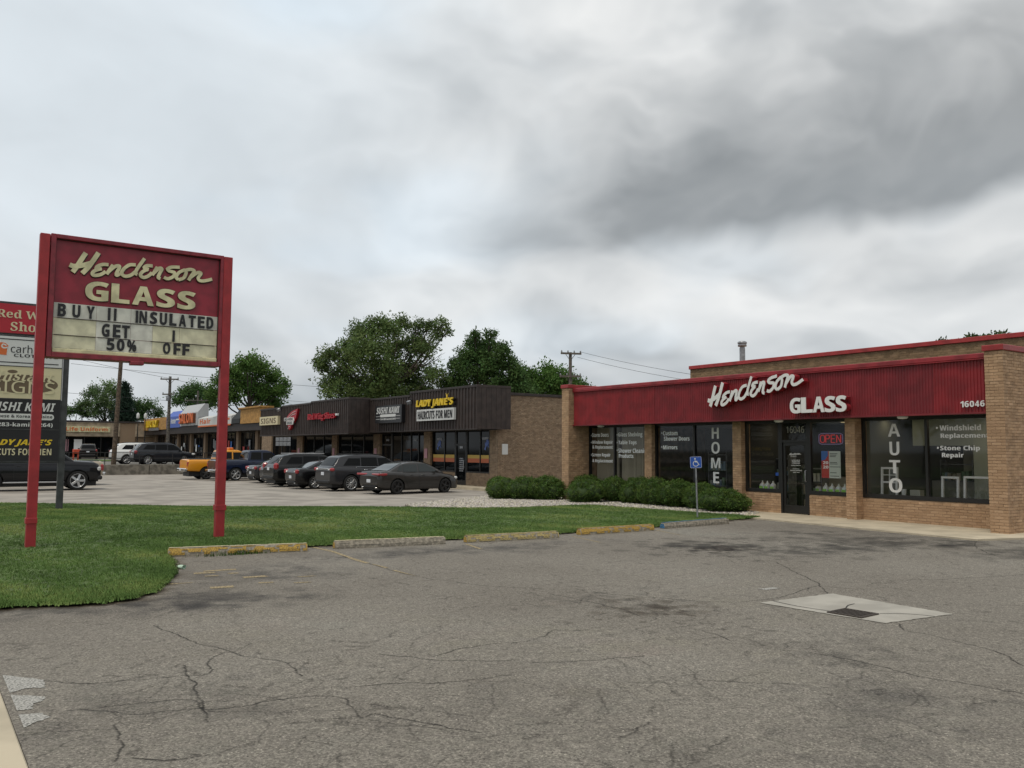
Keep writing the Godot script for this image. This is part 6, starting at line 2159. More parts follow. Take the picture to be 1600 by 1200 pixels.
func row_signs() -> void:
	var F := Transform3D(Basis(), Vector3(0, 0, -23.05))
	# barber
	var o := thing("barber_sign", "yellow slanted letters above a white panel reading HAIRCUTS FOR MEN on the brown fascia", "shop sign", Vector3(-39.9, 3.36, -23.05), "signs on the brown fascia")
	obj("panel", _plate(F, -41.87, 3.35, -37.92, 3.97, 0.16, 0.14), M.white_panel, o)
	var g := Geo.new()
	text(g, F, "HAIRCUTS FOR MEN", "bold", -41.72, 3.44, -38.05, 3.88, 0.16, 0.02)
	obj("lettering", g, M.letter_black, o)
	g = Geo.new()
	text(g, F, "LADY JANE'S", "heavy", -41.9, 4.02, -37.95, 4.50, 0.15, 0.06, 0.12)
	obj("raised_lettering", g, M.yellow_letter, o)
	g = Geo.new()
	text(g, F, "LADY JANE'S", "heavy", -41.86, 3.99, -37.9, 4.47, 0.0, 0.14, 0.12)
	obj("letter_back", g, M.letter_black, o)
	g = Geo.new()
	for x in [-0.13, 0.13]:
		g.tube([v3(-38.62, 4.50, -22.9), v3(-38.62 + x * 0.5, 4.66, -22.9), v3(-38.62 + x, 4.74, -22.9)], [0.03, 0.02, 0.01], 5)
	obj("scissors_mark", g, M.yellow_letter, o)
	# restaurant
	o = thing("restaurant_sign", "black box sign with white slanted SUSHI lettering on the brown fascia", "shop sign", Vector3(-45.2, 3.36, -23.05), "signs on the brown fascia")
	obj("panel", _plate(F, -46.85, 3.33, -43.5, 4.36, 0.24, 0.24), M.black_panel, o)
	g = Geo.new()
	text(g, F, "SUSHI KAMI", "bold", -46.70, 3.88, -43.75, 4.26, 0.24, 0.01, 0.25)
	g.prism(F, _pill(-46.2, -44.2, 3.68, 3.84), 0.24, 0.25)
	text(g, F, "734-283-kami(5264)", "bold", -46.2, 3.49, -44.2, 3.61, 0.24, 0.01)
	for q in [[-46.75, -46.25, 3.56], [-44.15, -43.65, 3.56], [-46.75, -46.25, 3.72], [-44.15, -43.65, 3.72]]:
		g.box(v3(q[0], q[2], -22.81), v3(q[1], q[2] + 0.02, -22.80))
	obj("lettering", g, M.white_panel, o)
	# shoe shop: winged emblem and script
	F.origin.z = -21.70
	o = thing("wing_sign", "red wing emblem with a white letter band on the brown fascia", "shop sign", Vector3(-57.5, 3.1, -21.7), "signs on the brown fascia")
	g = Geo.new()
	g.prism(F, smooth2([v2(-58.3, 3.9), v2(-58.0, 4.12), v2(-57.3, 4.36), v2(-56.2, 4.52)], 4) + PackedVector2Array([v2(-56.35, 4.25), v2(-56.5, 3.95), v2(-56.9, 3.6), v2(-57.3, 3.5), v2(-57.4, 3.25), v2(-57.75, 3.08), v2(-57.95, 3.3), v2(-58.1, 3.55)]), 0.0, 0.16)
	obj("wing", g, M.red_letter, o)
	g = Geo.new()
	for q in [[-57.9, 4.0, -56.5, 4.36], [-57.7, 3.95, -56.55, 4.18], [-57.95, 3.16, -57.55, 3.34]]:
		g.tube([v3(q[0], q[1], -21.53), v3((q[0] + q[2]) / 2, (q[1] + q[3]) / 2 + 0.06, -21.53), v3(q[2], q[3], -21.53)], [0.025, 0.025, 0.02], 4)
	obj("feather_line", g, M.white_panel, o)
	g = Geo.new()
	g.prism(F, PackedVector2Array([v2(-58.65, 3.72), v2(-56.75, 3.72), v2(-56.9, 3.95), v2(-58.65, 3.95)]), 0.16, 0.2)
	g.prism(F, PackedVector2Array([v2(-58.2, 3.45), v2(-56.95, 3.45), v2(-56.8, 3.70), v2(-58.2, 3.70)]), 0.16, 0.2)
	obj("band", g, M.white_panel, o)
	g = Geo.new()
	text(g, F, "RED WING", "serif bold", -58.55, 3.76, -56.95, 3.91, 0.2, 0.01)
	text(g, F, "SHOES", "serif bold", -58.1, 3.49, -57.05, 3.66, 0.2, 0.01)
	obj("lettering", g, M.letter_black, o)
	o = thing("shoe_sign", "dark red script shop name in separate letters on the brown fascia", "shop sign", Vector3(-52.2, 3.6, -21.7), "signs on the brown fascia")
	g = Geo.new()
	text(g, F, "Red Wing Shoes", "serif bold", -54.4, 3.58, -49.95, 4.1, 0.05, 0.14, 0.1)
	obj("lettering", g, M.red_letter, o)
	obj("raceway", boxg(Vector3(-54.3, 3.75, -21.72), Vector3(-49.6, 3.9, -21.68)), M.letter_black, o)
	obj("end_lamp", boxg(Vector3(-49.95, 3.86, -21.68), Vector3(-49.6, 3.99, -21.56), 0.01), M.white_panel, o)
	o = thing("sign_maker_sign", "cream box sign with brown SIGNS lettering at the end of the brown fascia", "shop sign", Vector3(-61.9, 3.55, -21.7), "signs on the brown fascia")
	obj("panel", _plate(F, -63.8, 3.52, -59.95, 4.14, 0.2, 0.2), M.beige_panel, o)
	g = Geo.new()
	text(g, F, "SIGNS", "bold", -63.5, 3.62, -60.3, 4.02, 0.2, 0.01)
	obj("lettering", g, M.brown_print, o)

# ------------------------------------------------------------------ shops farther off
func far_shops() -> void:
	var o := thing("awning_shop_row", "older low shop row with blue, grey, white and mustard box awnings", "shop building", Vector3(-95.0, 0.45, -25.5))
	obj("wall", boxg(Vector3(-118.5, 0.2, -40.0), Vector3(-72.1, 4.3, -26.2)), M.row_mortar, o)
	obj("fascia_board", boxg(Vector3(-118.4, 3.4, -26.2), Vector3(-72.1, 4.15, -24.75)), M.brown_trim, o)
	obj("roof_deck", boxg(Vector3(-118.4, 4.3, -40.0), Vector3(-72.1, 4.75, -25.4)), M.roofing, o)
	for k in 8:
		var x := -116.5 + k * 5.6
		obj("pier", boxg(Vector3(x - 0.35, 0.3, -26.2), Vector3(x + 0.35, 3.4, -25.8)), M.row_d, o)
		if k < 8:
			shop_window(o, [x + 0.4, x + 1.6, x + 2.8, x + 4.0, x + 5.2], 0.8, 3.35, -26.1, 0.08, M.shop_glass, M.dark_frame)
			for j in 3:
				var ph := rng.randf_range(0.4, 0.9)
				var px := x + 0.6 + rng.randf() * 3.4
				obj("window_poster", boxg(Vector3(px, 1.2 + rng.randf() * 0.9, -26.02), Vector3(px + 0.5, 1.3 + ph + rng.randf() * 0.9, -26.01)), [M.vinyl_white, M.red_print, M.blue_print, M.yellow_print, M.galvanised][rng.randi() % 5], o)
	# awnings: [x0, x1, y low, y high, depth, material, slope]
	for q in [[-117.8, -105.9, 3.98, 5.42, 1.0, M.mustard, 0.0], [-105.8, -99.75, 4.1, 6.05, 1.1, M.awning_blue, 0.35], [-99.65, -92.5, 4.2, 6.5, 1.1, M.awning_grey, 0.4], [-92.3, -81.0, 4.1, 5.1, 1.1, M.awning_white, 0.25], [-80.85, -78.5, 4.1, 5.5, 1.2, M.awning_black, 0.7], [-78.3, -72.9, 4.03, 5.35, 1.2, M.mustard, 0.0]]:
		var g := Geo.new()
		var zf: float = -24.6
		var zb: float = zf - q[4]
		var ym: float = lerpf(q[3], q[2], q[6])
		var prof := PackedVector2Array([v2(zb, q[2]), v2(zf, q[2]), v2(zf, ym), v2(zb + q[4] * (0.35 if q[6] > 0 else 1.0), q[3]), v2(zb, q[3])])
		g.prism(Transform3D(Basis(Vector3(0, 0, 1), Vector3.UP, Vector3(-1, 0, 0)), Vector3(q[1], 0, 0)), prof, 0.0, q[1] - q[0], true)
		obj("awning", g, q[5], o)
	var tr := Geo.new()
	tr.obox(Transform3D(Basis(), v3(-75.6, 5.4, -25.1)), v3(5.6, 0.15, 1.35), 0.02)
	obj("awning_trim", tr, M.mustard, o)
	var F := Transform3D(Basis(), Vector3(0, 0, -24.6))
	var g := Geo.new()
	text(g, F, "Home", "bold", -103.7, 4.55, -101.6, 5.15, 0.0, 0.02)
	g.lathe(Transform3D(Basis(Vector3.RIGHT, PI / 2), v3(-104.7, 4.85, -24.59)), [v2(0.5, 0.0), v2(0.5, 0.02), v2(0.35, 0.02), v2(0.35, 0.0)], 18)
	g.box(v3(-101.4, 4.9, -24.59), v3(-100.1, 5.08, -24.58))
	obj("awning_print", g, M.white_panel, o)
	g = Geo.new()
	text(g, F, "SALON", "bold", -99.0, 4.4, -93.3, 5.5, 0.0, 0.25)
	obj("awning_lettering", g, M.brown_letter, o)
	g = Geo.new()
	text(g, F, "SALON", "bold", -99.1, 4.45, -93.4, 5.55, 0.25, 0.05)
	obj("awning_lettering", g, M.orange_letter, o)
	g = Geo.new()
	text(g, F, "Hair", "bold", -91.6, 4.28, -87.8, 4.8, 0.0, 0.02)
	g.box(v3(-84.2, 4.5, -24.59), v3(-81.5, 4.68, -24.58))
	g.box(v3(-92.2, 3.96, -24.59), v3(-81.1, 4.09, -24.56))
	obj("awning_print", g, M.orange_letter, o)
	g = Geo.new()
	text(g, F, "LUCKY", "bold", -115.6, 4.3, -109.4, 5.15, 0.0, 0.3, 0.2)
	obj("awning_lettering", g, M.yellow_letter, o)
	g = Geo.new()
	g.box(v3(-114.0, 3.9, -24.5), v3(-109.0, 4.22, -24.4))
	obj("awning_print", g, M.galvanised, o)
	# plaster-fronted store closing the view
	o = thing("plaster_store", "beige plaster store with flat roof and recessed shopfront beyond the rear car park", "store building", Vector3(-118, 0.45, -14))
	obj("wall", boxg(Vector3(-140, 0.3, -29.0), Vector3(-118.6, 4.9, 14.0)), M.plaster, o)
	obj("roof_edge", boxg(Vector3(-140.0, 4.9, -29.2), Vector3(-117.6, 5.12, 14.2)), M.brown_trim, o)
	for q in [[-21.8, 14.0], [-29.0, -23.6]]:
		obj("fascia_panel", boxg(Vector3(-118.6, 3.15, q[0]), Vector3(-117.7, 4.9, q[1]), 0.02), M.plaster, o)
		g = Geo.new()
		for y in [3.2, 4.8]:
			g.box(v3(-117.7, y, q[0] + 0.1), v3(-117.62, y + 0.09, q[1] - 0.1))
		g.box(v3(-117.7, 3.29, q[1] - 0.2), v3(-117.62, 4.8, q[1] - 0.1))
		g.box(v3(-117.7, 3.29, q[0] + 0.1), v3(-117.62, 4.8, q[0] + 0.2))
		obj("fascia_moulding", g, M.plaster, o)
	obj("pier", boxg(Vector3(-118.6, 0.3, -23.6), Vector3(-117.75, 4.9, -21.8)), M.row_b, o)
	obj("pier", boxg(Vector3(-118.6, 0.3, -29.0), Vector3(-117.95, 3.14, -23.61)), M.row_b, o)
	for z in [-6.0, 2.0, 10.0]:
		obj("pier", boxg(Vector3(-118.6, 0.3, z - 0.4), Vector3(-117.9, 3.14, z + 0.4)), M.row_b, o)
	for q in [[-21.7, -6.4], [-5.6, 1.6], [2.4, 9.6]]:
		g = Geo.new()
		g.quad(Vector3(-118.55, 0.6, q[1]), Vector3(-118.55, 0.6, q[0]), Vector3(-118.55, 3.1, q[0]), Vector3(-118.55, 3.1, q[1]))
		var wn := obj("window", g, M.shop_glass, o)
		g = Geo.new()
		var z: float = q[0]
		while z < q[1]:
			g.box(v3(-118.54, 0.6, z), v3(-118.44, 3.1, z + 0.1))
			z += 1.9
		obj("window_bar", g, M.dark_frame, wn).position = Vector3.ZERO
	for q in [[-16.1, M.pink_print, 1.6, 1.5], [-17.6, M.vinyl_white, 1.5, 1.5]]:
		obj("window_poster", boxg(v3(-118.53, 1.3, q[0]), v3(-118.5, 1.3 + q[3], q[0] + q[2] * 0.6)), q[1], o)
	F = Transform3D(Basis(Vector3(0, 0, -1), Vector3.UP, Vector3(1, 0, 0)), Vector3(-117.62, 0, 0))
	obj("sign_panel", _plate(F, 15.0, 3.7, 20.6, 4.4, 0.1, 0.2), M.cream, o)
	g = Geo.new()
	text(g, F, "Life Uniform", "bold", 15.6, 3.83, 20.3, 4.3, 0.1, 0.03)
	obj("sign_lettering", g, M.orange_letter, o)
	# retaining wall and railing between the two levels
	o = thing("retaining_wall", "stained concrete retaining wall along the edge of the rear car park", "retaining wall", Vector3(-69.4, -0.22, -12.0))
	for k in 9:
		obj("panel", boxg(Vector3(-69.6, -0.5, -27.0 + 4.0 * k + 0.02), Vector3(-69.36 + 0.01 * (k % 2), 0.53, -23.0 + 4.0 * k - 0.02), 0.02), M.wall_concrete, o)
	o = thing("railing", "thin dark metal railing on top of the concrete retaining wall", "railing", Vector3(-69.5, 0.53, -12.0))
	for y in [1.42, 1.0]:
		g = Geo.new()
		g.tube([v3(-69.5, y, -21.5), v3(-69.5, y, 8.0)], [0.025, 0.025], 6)
		obj("rail", g, M.dark_metal, o)
	for k in 13:
		g = Geo.new()
		g.tube([v3(-69.5, 0.5, -21.5 + 2.4 * k), v3(-69.5, 1.44, -21.5 + 2.4 * k)], [0.03, 0.03], 6)
		obj("post", g, M.dark_metal, o)
	structure("grass_island", boxg(Vector3(-97, 0.3, -18.0), Vector3(-91, 0.56, 2.0), 0.05), M.turf)

# ------------------------------------------------------------------ poles, wires
func wooden_pole(label: String, foot: Vector3, h: float, r: float, lean: Vector3, arms: Array, m: Material) -> Node3D:
	var o := thing("utility_pole", label, "utility pole", foot, "utility poles")
	var g := Geo.new()
	var pts := []
	var rad := []
	for i in 5:
		var f := i / 4.0
		pts.append(Vector3(0, -0.3 + (h + 0.3) * f, 0) + lean * f)
		rad.append(lerpf(r, r * 0.68, f))
	g.tube(pts, rad, 12)
	obj("pole", g, m, o, true)
	for a in arms:                       # [height, half length, direction, pins]
		var d := Vector3(cos(a[2]), 0, sin(a[2]))
		var c: Vector3 = lean * (a[0] / h) + Vector3(0, a[0], 0)
		g = Geo.new()
		g.obox(Transform3D(Basis(d, Vector3.UP, d.cross(Vector3.UP)), c + d.cross(Vector3.UP) * r), v3(a[1] * 2.0, 0.13, 0.1), 0.01)
		g.tube([c + d * a[1] * 0.5, c - Vector3(0, 0.5, 0)], [0.02, 0.02], 4)
		g.tube([c - d * a[1] * 0.5, c - Vector3(0, 0.5, 0)], [0.02, 0.02], 4)
		var arm := obj("crossarm", g, m, o, true)
		g = Geo.new()
		for k in int(a[3]):
			var p: Vector3 = c + d.cross(Vector3.UP) * r + d * a[1] * (lerpf(-0.92, 0.92, k / (a[3] - 1.0)))
			g.lathe(Transform3D(Basis(), p + Vector3(0, 0.06, 0)), [v2(0.03, 0), v2(0.07, 0.05), v2(0.03, 0.09), v2(0.06, 0.12), v2(0.001, 0.17)], 6)
		obj("insulator", g, M.insulator, arm, true)
	return o

func wire(label: String, a: Vector3, b: Vector3, sag: float, r := 0.016) -> void:
	var g := Geo.new()
	var pts := []
	var rad := []
	for i in 17:
		var f := i / 16.0
		pts.append(a.lerp(b, f) - Vector3(0, 4.0 * sag * f * (1.0 - f), 0))
		rad.append(r)
	g.tube(pts, rad, 5, false)
	var o := obj("overhead_wire", g, M.wire)
	tag(o, label, "overhead wire", "overhead wires")

func poles_and_wires() -> void:
	wooden_pole("tall leaning brown wooden pole standing just beyond the concrete retaining wall", v3(-71.5, 0.45, -12.85), 11.5, 0.19, v3(0.0, 0, -0.35), [], M.pole_wood)
	var o := wooden_pole("grey wooden pole with short crossarm and transformer rack behind the awning shops", v3(-92.5, 0.4, -21.7), 8.75, 0.2, v3(0, 0, 0), [[8.45, 0.9, -1.1, 3], [6.9, 0.7, -0.7, 2]], M.pole_grey)
	var g := Geo.new()
	g.lathe(Transform3D(Basis(), v3(0.3, 6.2, 0.25)), [v2(0.001, 0), v2(0.16, 0.01), v2(0.16, 0.5), v2(0.001, 0.55)], 10)
	obj("transformer", g, M.galvanised, o, true)
	wooden_pole("thin distant pole with one plain crossarm behind the grey awning", v3(-106.3, 0.4, -28.2), 8.3, 0.16, v3(0, 0, 0), [[7.1, 1.5, -1.1, 4], [6.0, 0.9, -1.1, 2]], M.pole_grey)
	wooden_pole("distant pole with a wide flat crossarm above the mustard awning", v3(-103.9, 0.4, -36.1), 7.6, 0.16, v3(0, 0, 0), [[7.4, 1.9, -1.25, 4]], M.pole_grey)
	o = wooden_pole("grey power pole with double crossarms rising behind the brick end pillar", v3(-46.7, 0.0, -37.65), 8.65, 0.16, v3(0.05, 0, 0), [[8.55, 0.75, -1.2, 4], [6.95, 0.75, -0.9, 4]], M.pole_grey)
	g = Geo.new()
	g.tube([v3(0.02, 0, 0.17), v3(0.02, 5.3, 0.17)], [0.09, 0.09], 8)
	obj("riser_pipe", g, M.white_panel, o, true)
	wire("overhead wire running down to the grey pole with transformer under the roadside sign", v3(-82.0, 11.3, -3.0), v3(-92.5, 8.95, -21.7), 0.25)
	wire("overhead wire running on from the grey pole with transformer behind the awning shops", v3(-92.5, 8.95, -21.7), v3(-98.0, 6.4, -42.0), 0.25)
	wire("long level overhead wire crossing behind the pylon above the beige store", v3(-92.5, 7.9, 4.0), v3(-87.4, 6.0, -31.0), 0.12)
	wire("lower overhead wire just above the roof of the beige store", v3(-121.0, 6.5, 10.0), v3(-121.0, 6.6, -24.0), 0.2)
	wire("overhead wire passing in front of the round tree left of the brown shop row", v3(-89.0, 9.6, -12.0), v3(-78.0, 7.6, -46.0), 0.3)
	wire("short overhead wire low behind the brown shop row beside the wide crossarm", v3(-103.9, 7.9, -36.1), v3(-86.0, 6.6, -50.0), 0.2)
	wire("upper overhead wire sagging from the power pole towards the taller brick storey", v3(-46.3, 8.7, -38.2), v3(-22.0, 4.4, -37.5), 0.45, 0.011)
	wire("lower overhead wire sagging from the power pole towards the taller brick storey", v3(-46.3, 8.3, -38.0), v3(-22.0, 4.15, -37.5), 0.5, 0.011)

# ------------------------------------------------------------------ vehicles
func vehicles() -> void:
	sedan({"label": "dark grey sedan with black wheels parked nearest the clipped shrubs", "pos": v3(-35.85, -0.23, -19.35), "turn": deg_to_rad(7.0), "paint": M.paint_graphite, "rim": M.rim_black, "spokes": 5,
		"lamps": [["taillight", M.tail_red, 0.50, 0.90, 0.06, 0.84, 0.09, 0.14, -0.16], ["taillight_end", M.tail_red, 0.845, 0.90, 0.28, 0.07, 0.10, 0.34, 0.12], ["headlight", M.lamp_clear, 0.64, 0.70, 4.36, 0.30, 0.12, 0.34, -0.6]]})
	suv({"label": "charcoal crossover SUV with bright multi-spoke wheels beside the grey sedan", "pos": v3(-39.3, -0.23, -18.95), "turn": deg_to_rad(2.0), "L": 5.2, "W": 1.99, "paint": M.paint_charcoal, "spokes": 12, "handle": M.chrome,
		"lamps": [["taillight", M.tail_red, 0.78, 1.05, 0.12, 0.42, 0.15, 0.22, -0.35], ["reversing_lamp", M.lamp_clear, 0.66, 1.04, 0.055, 0.16, 0.09, 0.16, -0.2], ["headlight", M.lamp_clear, 0.72, 0.86, 4.94, 0.36, 0.15, 0.3, -0.5]],
		"blocks": [["number_plate", M.plate, 0.0, 0.84, 0.005, 0.31, 0.15, 0.04], ["chrome_strip", M.chrome, 0.0, 1.06, 0.04, 0.9, 0.10, 0.06], ["rear_bumper", M.black_plastic, 0.0, 0.46, 0.06, 1.5, 0.16, 0.18], ["roof_rail", M.black_plastic, 0.60, 1.775, 1.9, 0.04, 0.04, 1.9], ["window_strip", M.chrome, 0.925, 1.165, 2.3, 0.02, 0.025, 2.0]]})
	sedan({"label": "black sedan with big split red tail lamps squeezed between two dark SUVs", "pos": v3(-42.2, -0.23, -18.3), "L": 4.86, "paint": M.paint_black,
		"lamps": [["taillight", M.tail_red, 0.64, 0.88, 0.10, 0.46, 0.22, 0.18, -0.35], ["reversing_lamp", M.lamp_clear, 0.55, 0.87, 0.035, 0.14, 0.08, 0.1, -0.25], ["headlight", M.lamp_clear, 0.62, 0.68, 4.6, 0.34, 0.12, 0.3, -0.55]]})
	suv({"label": "black upright SUV with a pale roof edge and red corner lamps", "pos": v3(-45.15, -0.23, -18.25), "L": 5.0, "W": 2.0, "paint": M.paint_black,
		"lamps": [["taillight", M.tail_red, 0.83, 1.10, 0.13, 0.28, 0.34, 0.26, -0.25], ["headlight", M.lamp_clear, 0.72, 0.9, 4.76, 0.36, 0.15, 0.3, -0.5]],
		"blocks": [["number_plate", M.plate, 0.0, 0.95, 0.01, 0.31, 0.15, 0.04], ["rear_bumper", M.black_plastic, 0.0, 0.5, 0.06, 1.56, 0.2, 0.18], ["roof_rail", M.aluminium, 0.60, 1.765, 1.9, 0.05, 0.05, 2.0], ["pillar_strip", M.chrome, 0.74, 1.38, 0.36, 0.05, 0.24, 0.05]]})
	sedan({"label": "low grey sedan seen only by its tail left of the upright black SUV", "pos": v3(-47.85, -0.23, -18.75), "L": 4.6, "paint": M.paint_grey,
		"lamps": [["taillight", M.tail_red, 0.70, 0.84, 0.10, 0.26, 0.2, 0.18, -0.35], ["headlight", M.lamp_clear, 0.62, 0.68, 4.34, 0.34, 0.12, 0.3, -0.55]]})
	sedan({"label": "grey sedan with red tail lamps at the far end beside the blue pickup", "pos": v3(-50.5, -0.23, -18.9), "L": 4.7, "paint": M.paint_charcoal,
		"lamps": [["taillight", M.tail_red, 0.62, 0.89, 0.10, 0.5, 0.18, 0.18, -0.35], ["reversing_lamp", M.lamp_clear, 0.45, 0.87, 0.02, 0.14, 0.08, 0.1, -0.2], ["headlight", M.lamp_clear, 0.62, 0.68, 4.44, 0.34, 0.12, 0.3, -0.55]]})
	pickup({"label": "dark blue pickup truck with polished wheels behind the sign's right post", "pos": v3(-55.1, -0.23, -18.5), "paint": M.paint_navy, "group": "pickup trucks on the rear car park"})
	var y := pickup({"label": "orange-yellow pickup truck with an orange roof beacon behind the blue one", "pos": v3(-58.3, -0.23, -17.6), "paint": M.paint_yellow, "rim": M.rim_steel, "mirror_mat": M.black_plastic, "group": "pickup trucks on the rear car park",
		"blocks": [["bumper", M.chrome, 0.0, 0.62, -0.08, 1.86, 0.2, 0.24], ["cargo_bed", M.black_plastic, 0.0, 1.3, 1.05, 1.6, 0.05, 1.75], ["number_plate", M.plate, 0.0, 0.63, -0.21, 0.31, 0.13, 0.02], ["beacon", M.lamp_orange, 0.0, 2.0, 2.9, 1.1, 0.15, 0.3], ["headache_rack", M.dark_metal, 0.0, 1.6, 1.98, 1.5, 0.05, 0.05]]})
	y.set_meta("category", "pickup truck")
	pickup({"label": "black crew-cab truck with silver five-spoke wheel half hidden by the sign posts", "pos": v3(-46.4, -0.23, -4.75), "paint": M.paint_ink, "spokes": 5, "mirror": 4.1, "wheel_r": 0.455, "belt": 1.38, "top": [v2(0, 1.36), v2(0.05, 1.40), v2(0.3, 1.42), v2(4.2, 1.40), v2(4.5, 1.39), v2(5.5, 1.32), v2(5.70, 1.22), v2(5.8, 0.98)], "group": "pickup trucks on the rear car park",
		"roof": [v2(0.9, 1.3), v2(1.0, 1.6), v2(1.1, 1.94), v2(1.4, 2.0), v2(3.3, 2.02), v2(3.75, 1.95), v2(4.2, 1.70), v2(4.68, 1.34)], "rear_glass": [0.95, 1.08], "front_glass": [3.75, 4.55],
		"windows": [[1.2, 2.0, 1.26, 2.02, 1.42, 1.88], [2.08, 2.95, 2.08, 2.95, 1.42, 1.88], [3.02, 4.40, 3.02, 3.85, 1.42, 1.84]],
		"blocks": [["bumper", M.chrome, 0.0, 0.62, -0.06, 1.8, 0.17, 0.2], ["step_bar", M.aluminium, 1.02, 0.40, 2.95, 0.12, 0.06, 2.5], ["grille", M.chrome, 0.0, 0.92, 5.80, 1.3, 0.34, 0.06], ["front_bumper", M.black_plastic, 0.0, 0.58, 5.72, 1.8, 0.2, 0.3]]})
	pickup({"label": "tan truck showing only its red tail lamp past the nose of the black truck", "pos": v3(-51.9, -0.23, -5.75), "turn": PI, "paint": M.paint_tan, "group": "pickup trucks on the rear car park",
		"lamps": [["taillight", M.tail_red, 0.93, 0.95, 0.06, 0.18, 0.36, 0.18, 0.0], ["headlight", M.lamp_clear, 0.76, 1.0, 5.7, 0.32, 0.22, 0.2, -0.3]]})
	suv({"label": "white SUV behind the railing beside the leaning wooden pole", "pos": v3(-76.9, 0.44, -16.1), "L": 5.0, "paint": M.paint_white, "group": "cars on the upper level"})
	suv({"label": "dark slate SUV behind the railing in front of the white one", "pos": v3(-73.4, 0.44, -16.9), "L": 4.8, "paint": M.paint_slate, "group": "cars on the upper level"})
	suv({"label": "black SUV facing the beige store beside the orange box", "pos": v3(-109.0, 0.44, -16.9), "turn": deg_to_rad(80.0), "paint": M.paint_black, "group": "cars on the upper level"})
	sedan({"label": "dark sedan standing in shade by the beige store's window", "pos": v3(-109.5, 0.44, -20.2), "turn": deg_to_rad(85.0), "paint": M.paint_slate, "group": "cars on the upper level"})
	sedan({"label": "dark sedan in front of the beige store behind the leaning pole", "pos": v3(-109.0, 0.44, -23.2), "turn": deg_to_rad(88.0), "paint": M.paint_charcoal, "group": "cars on the upper level"})

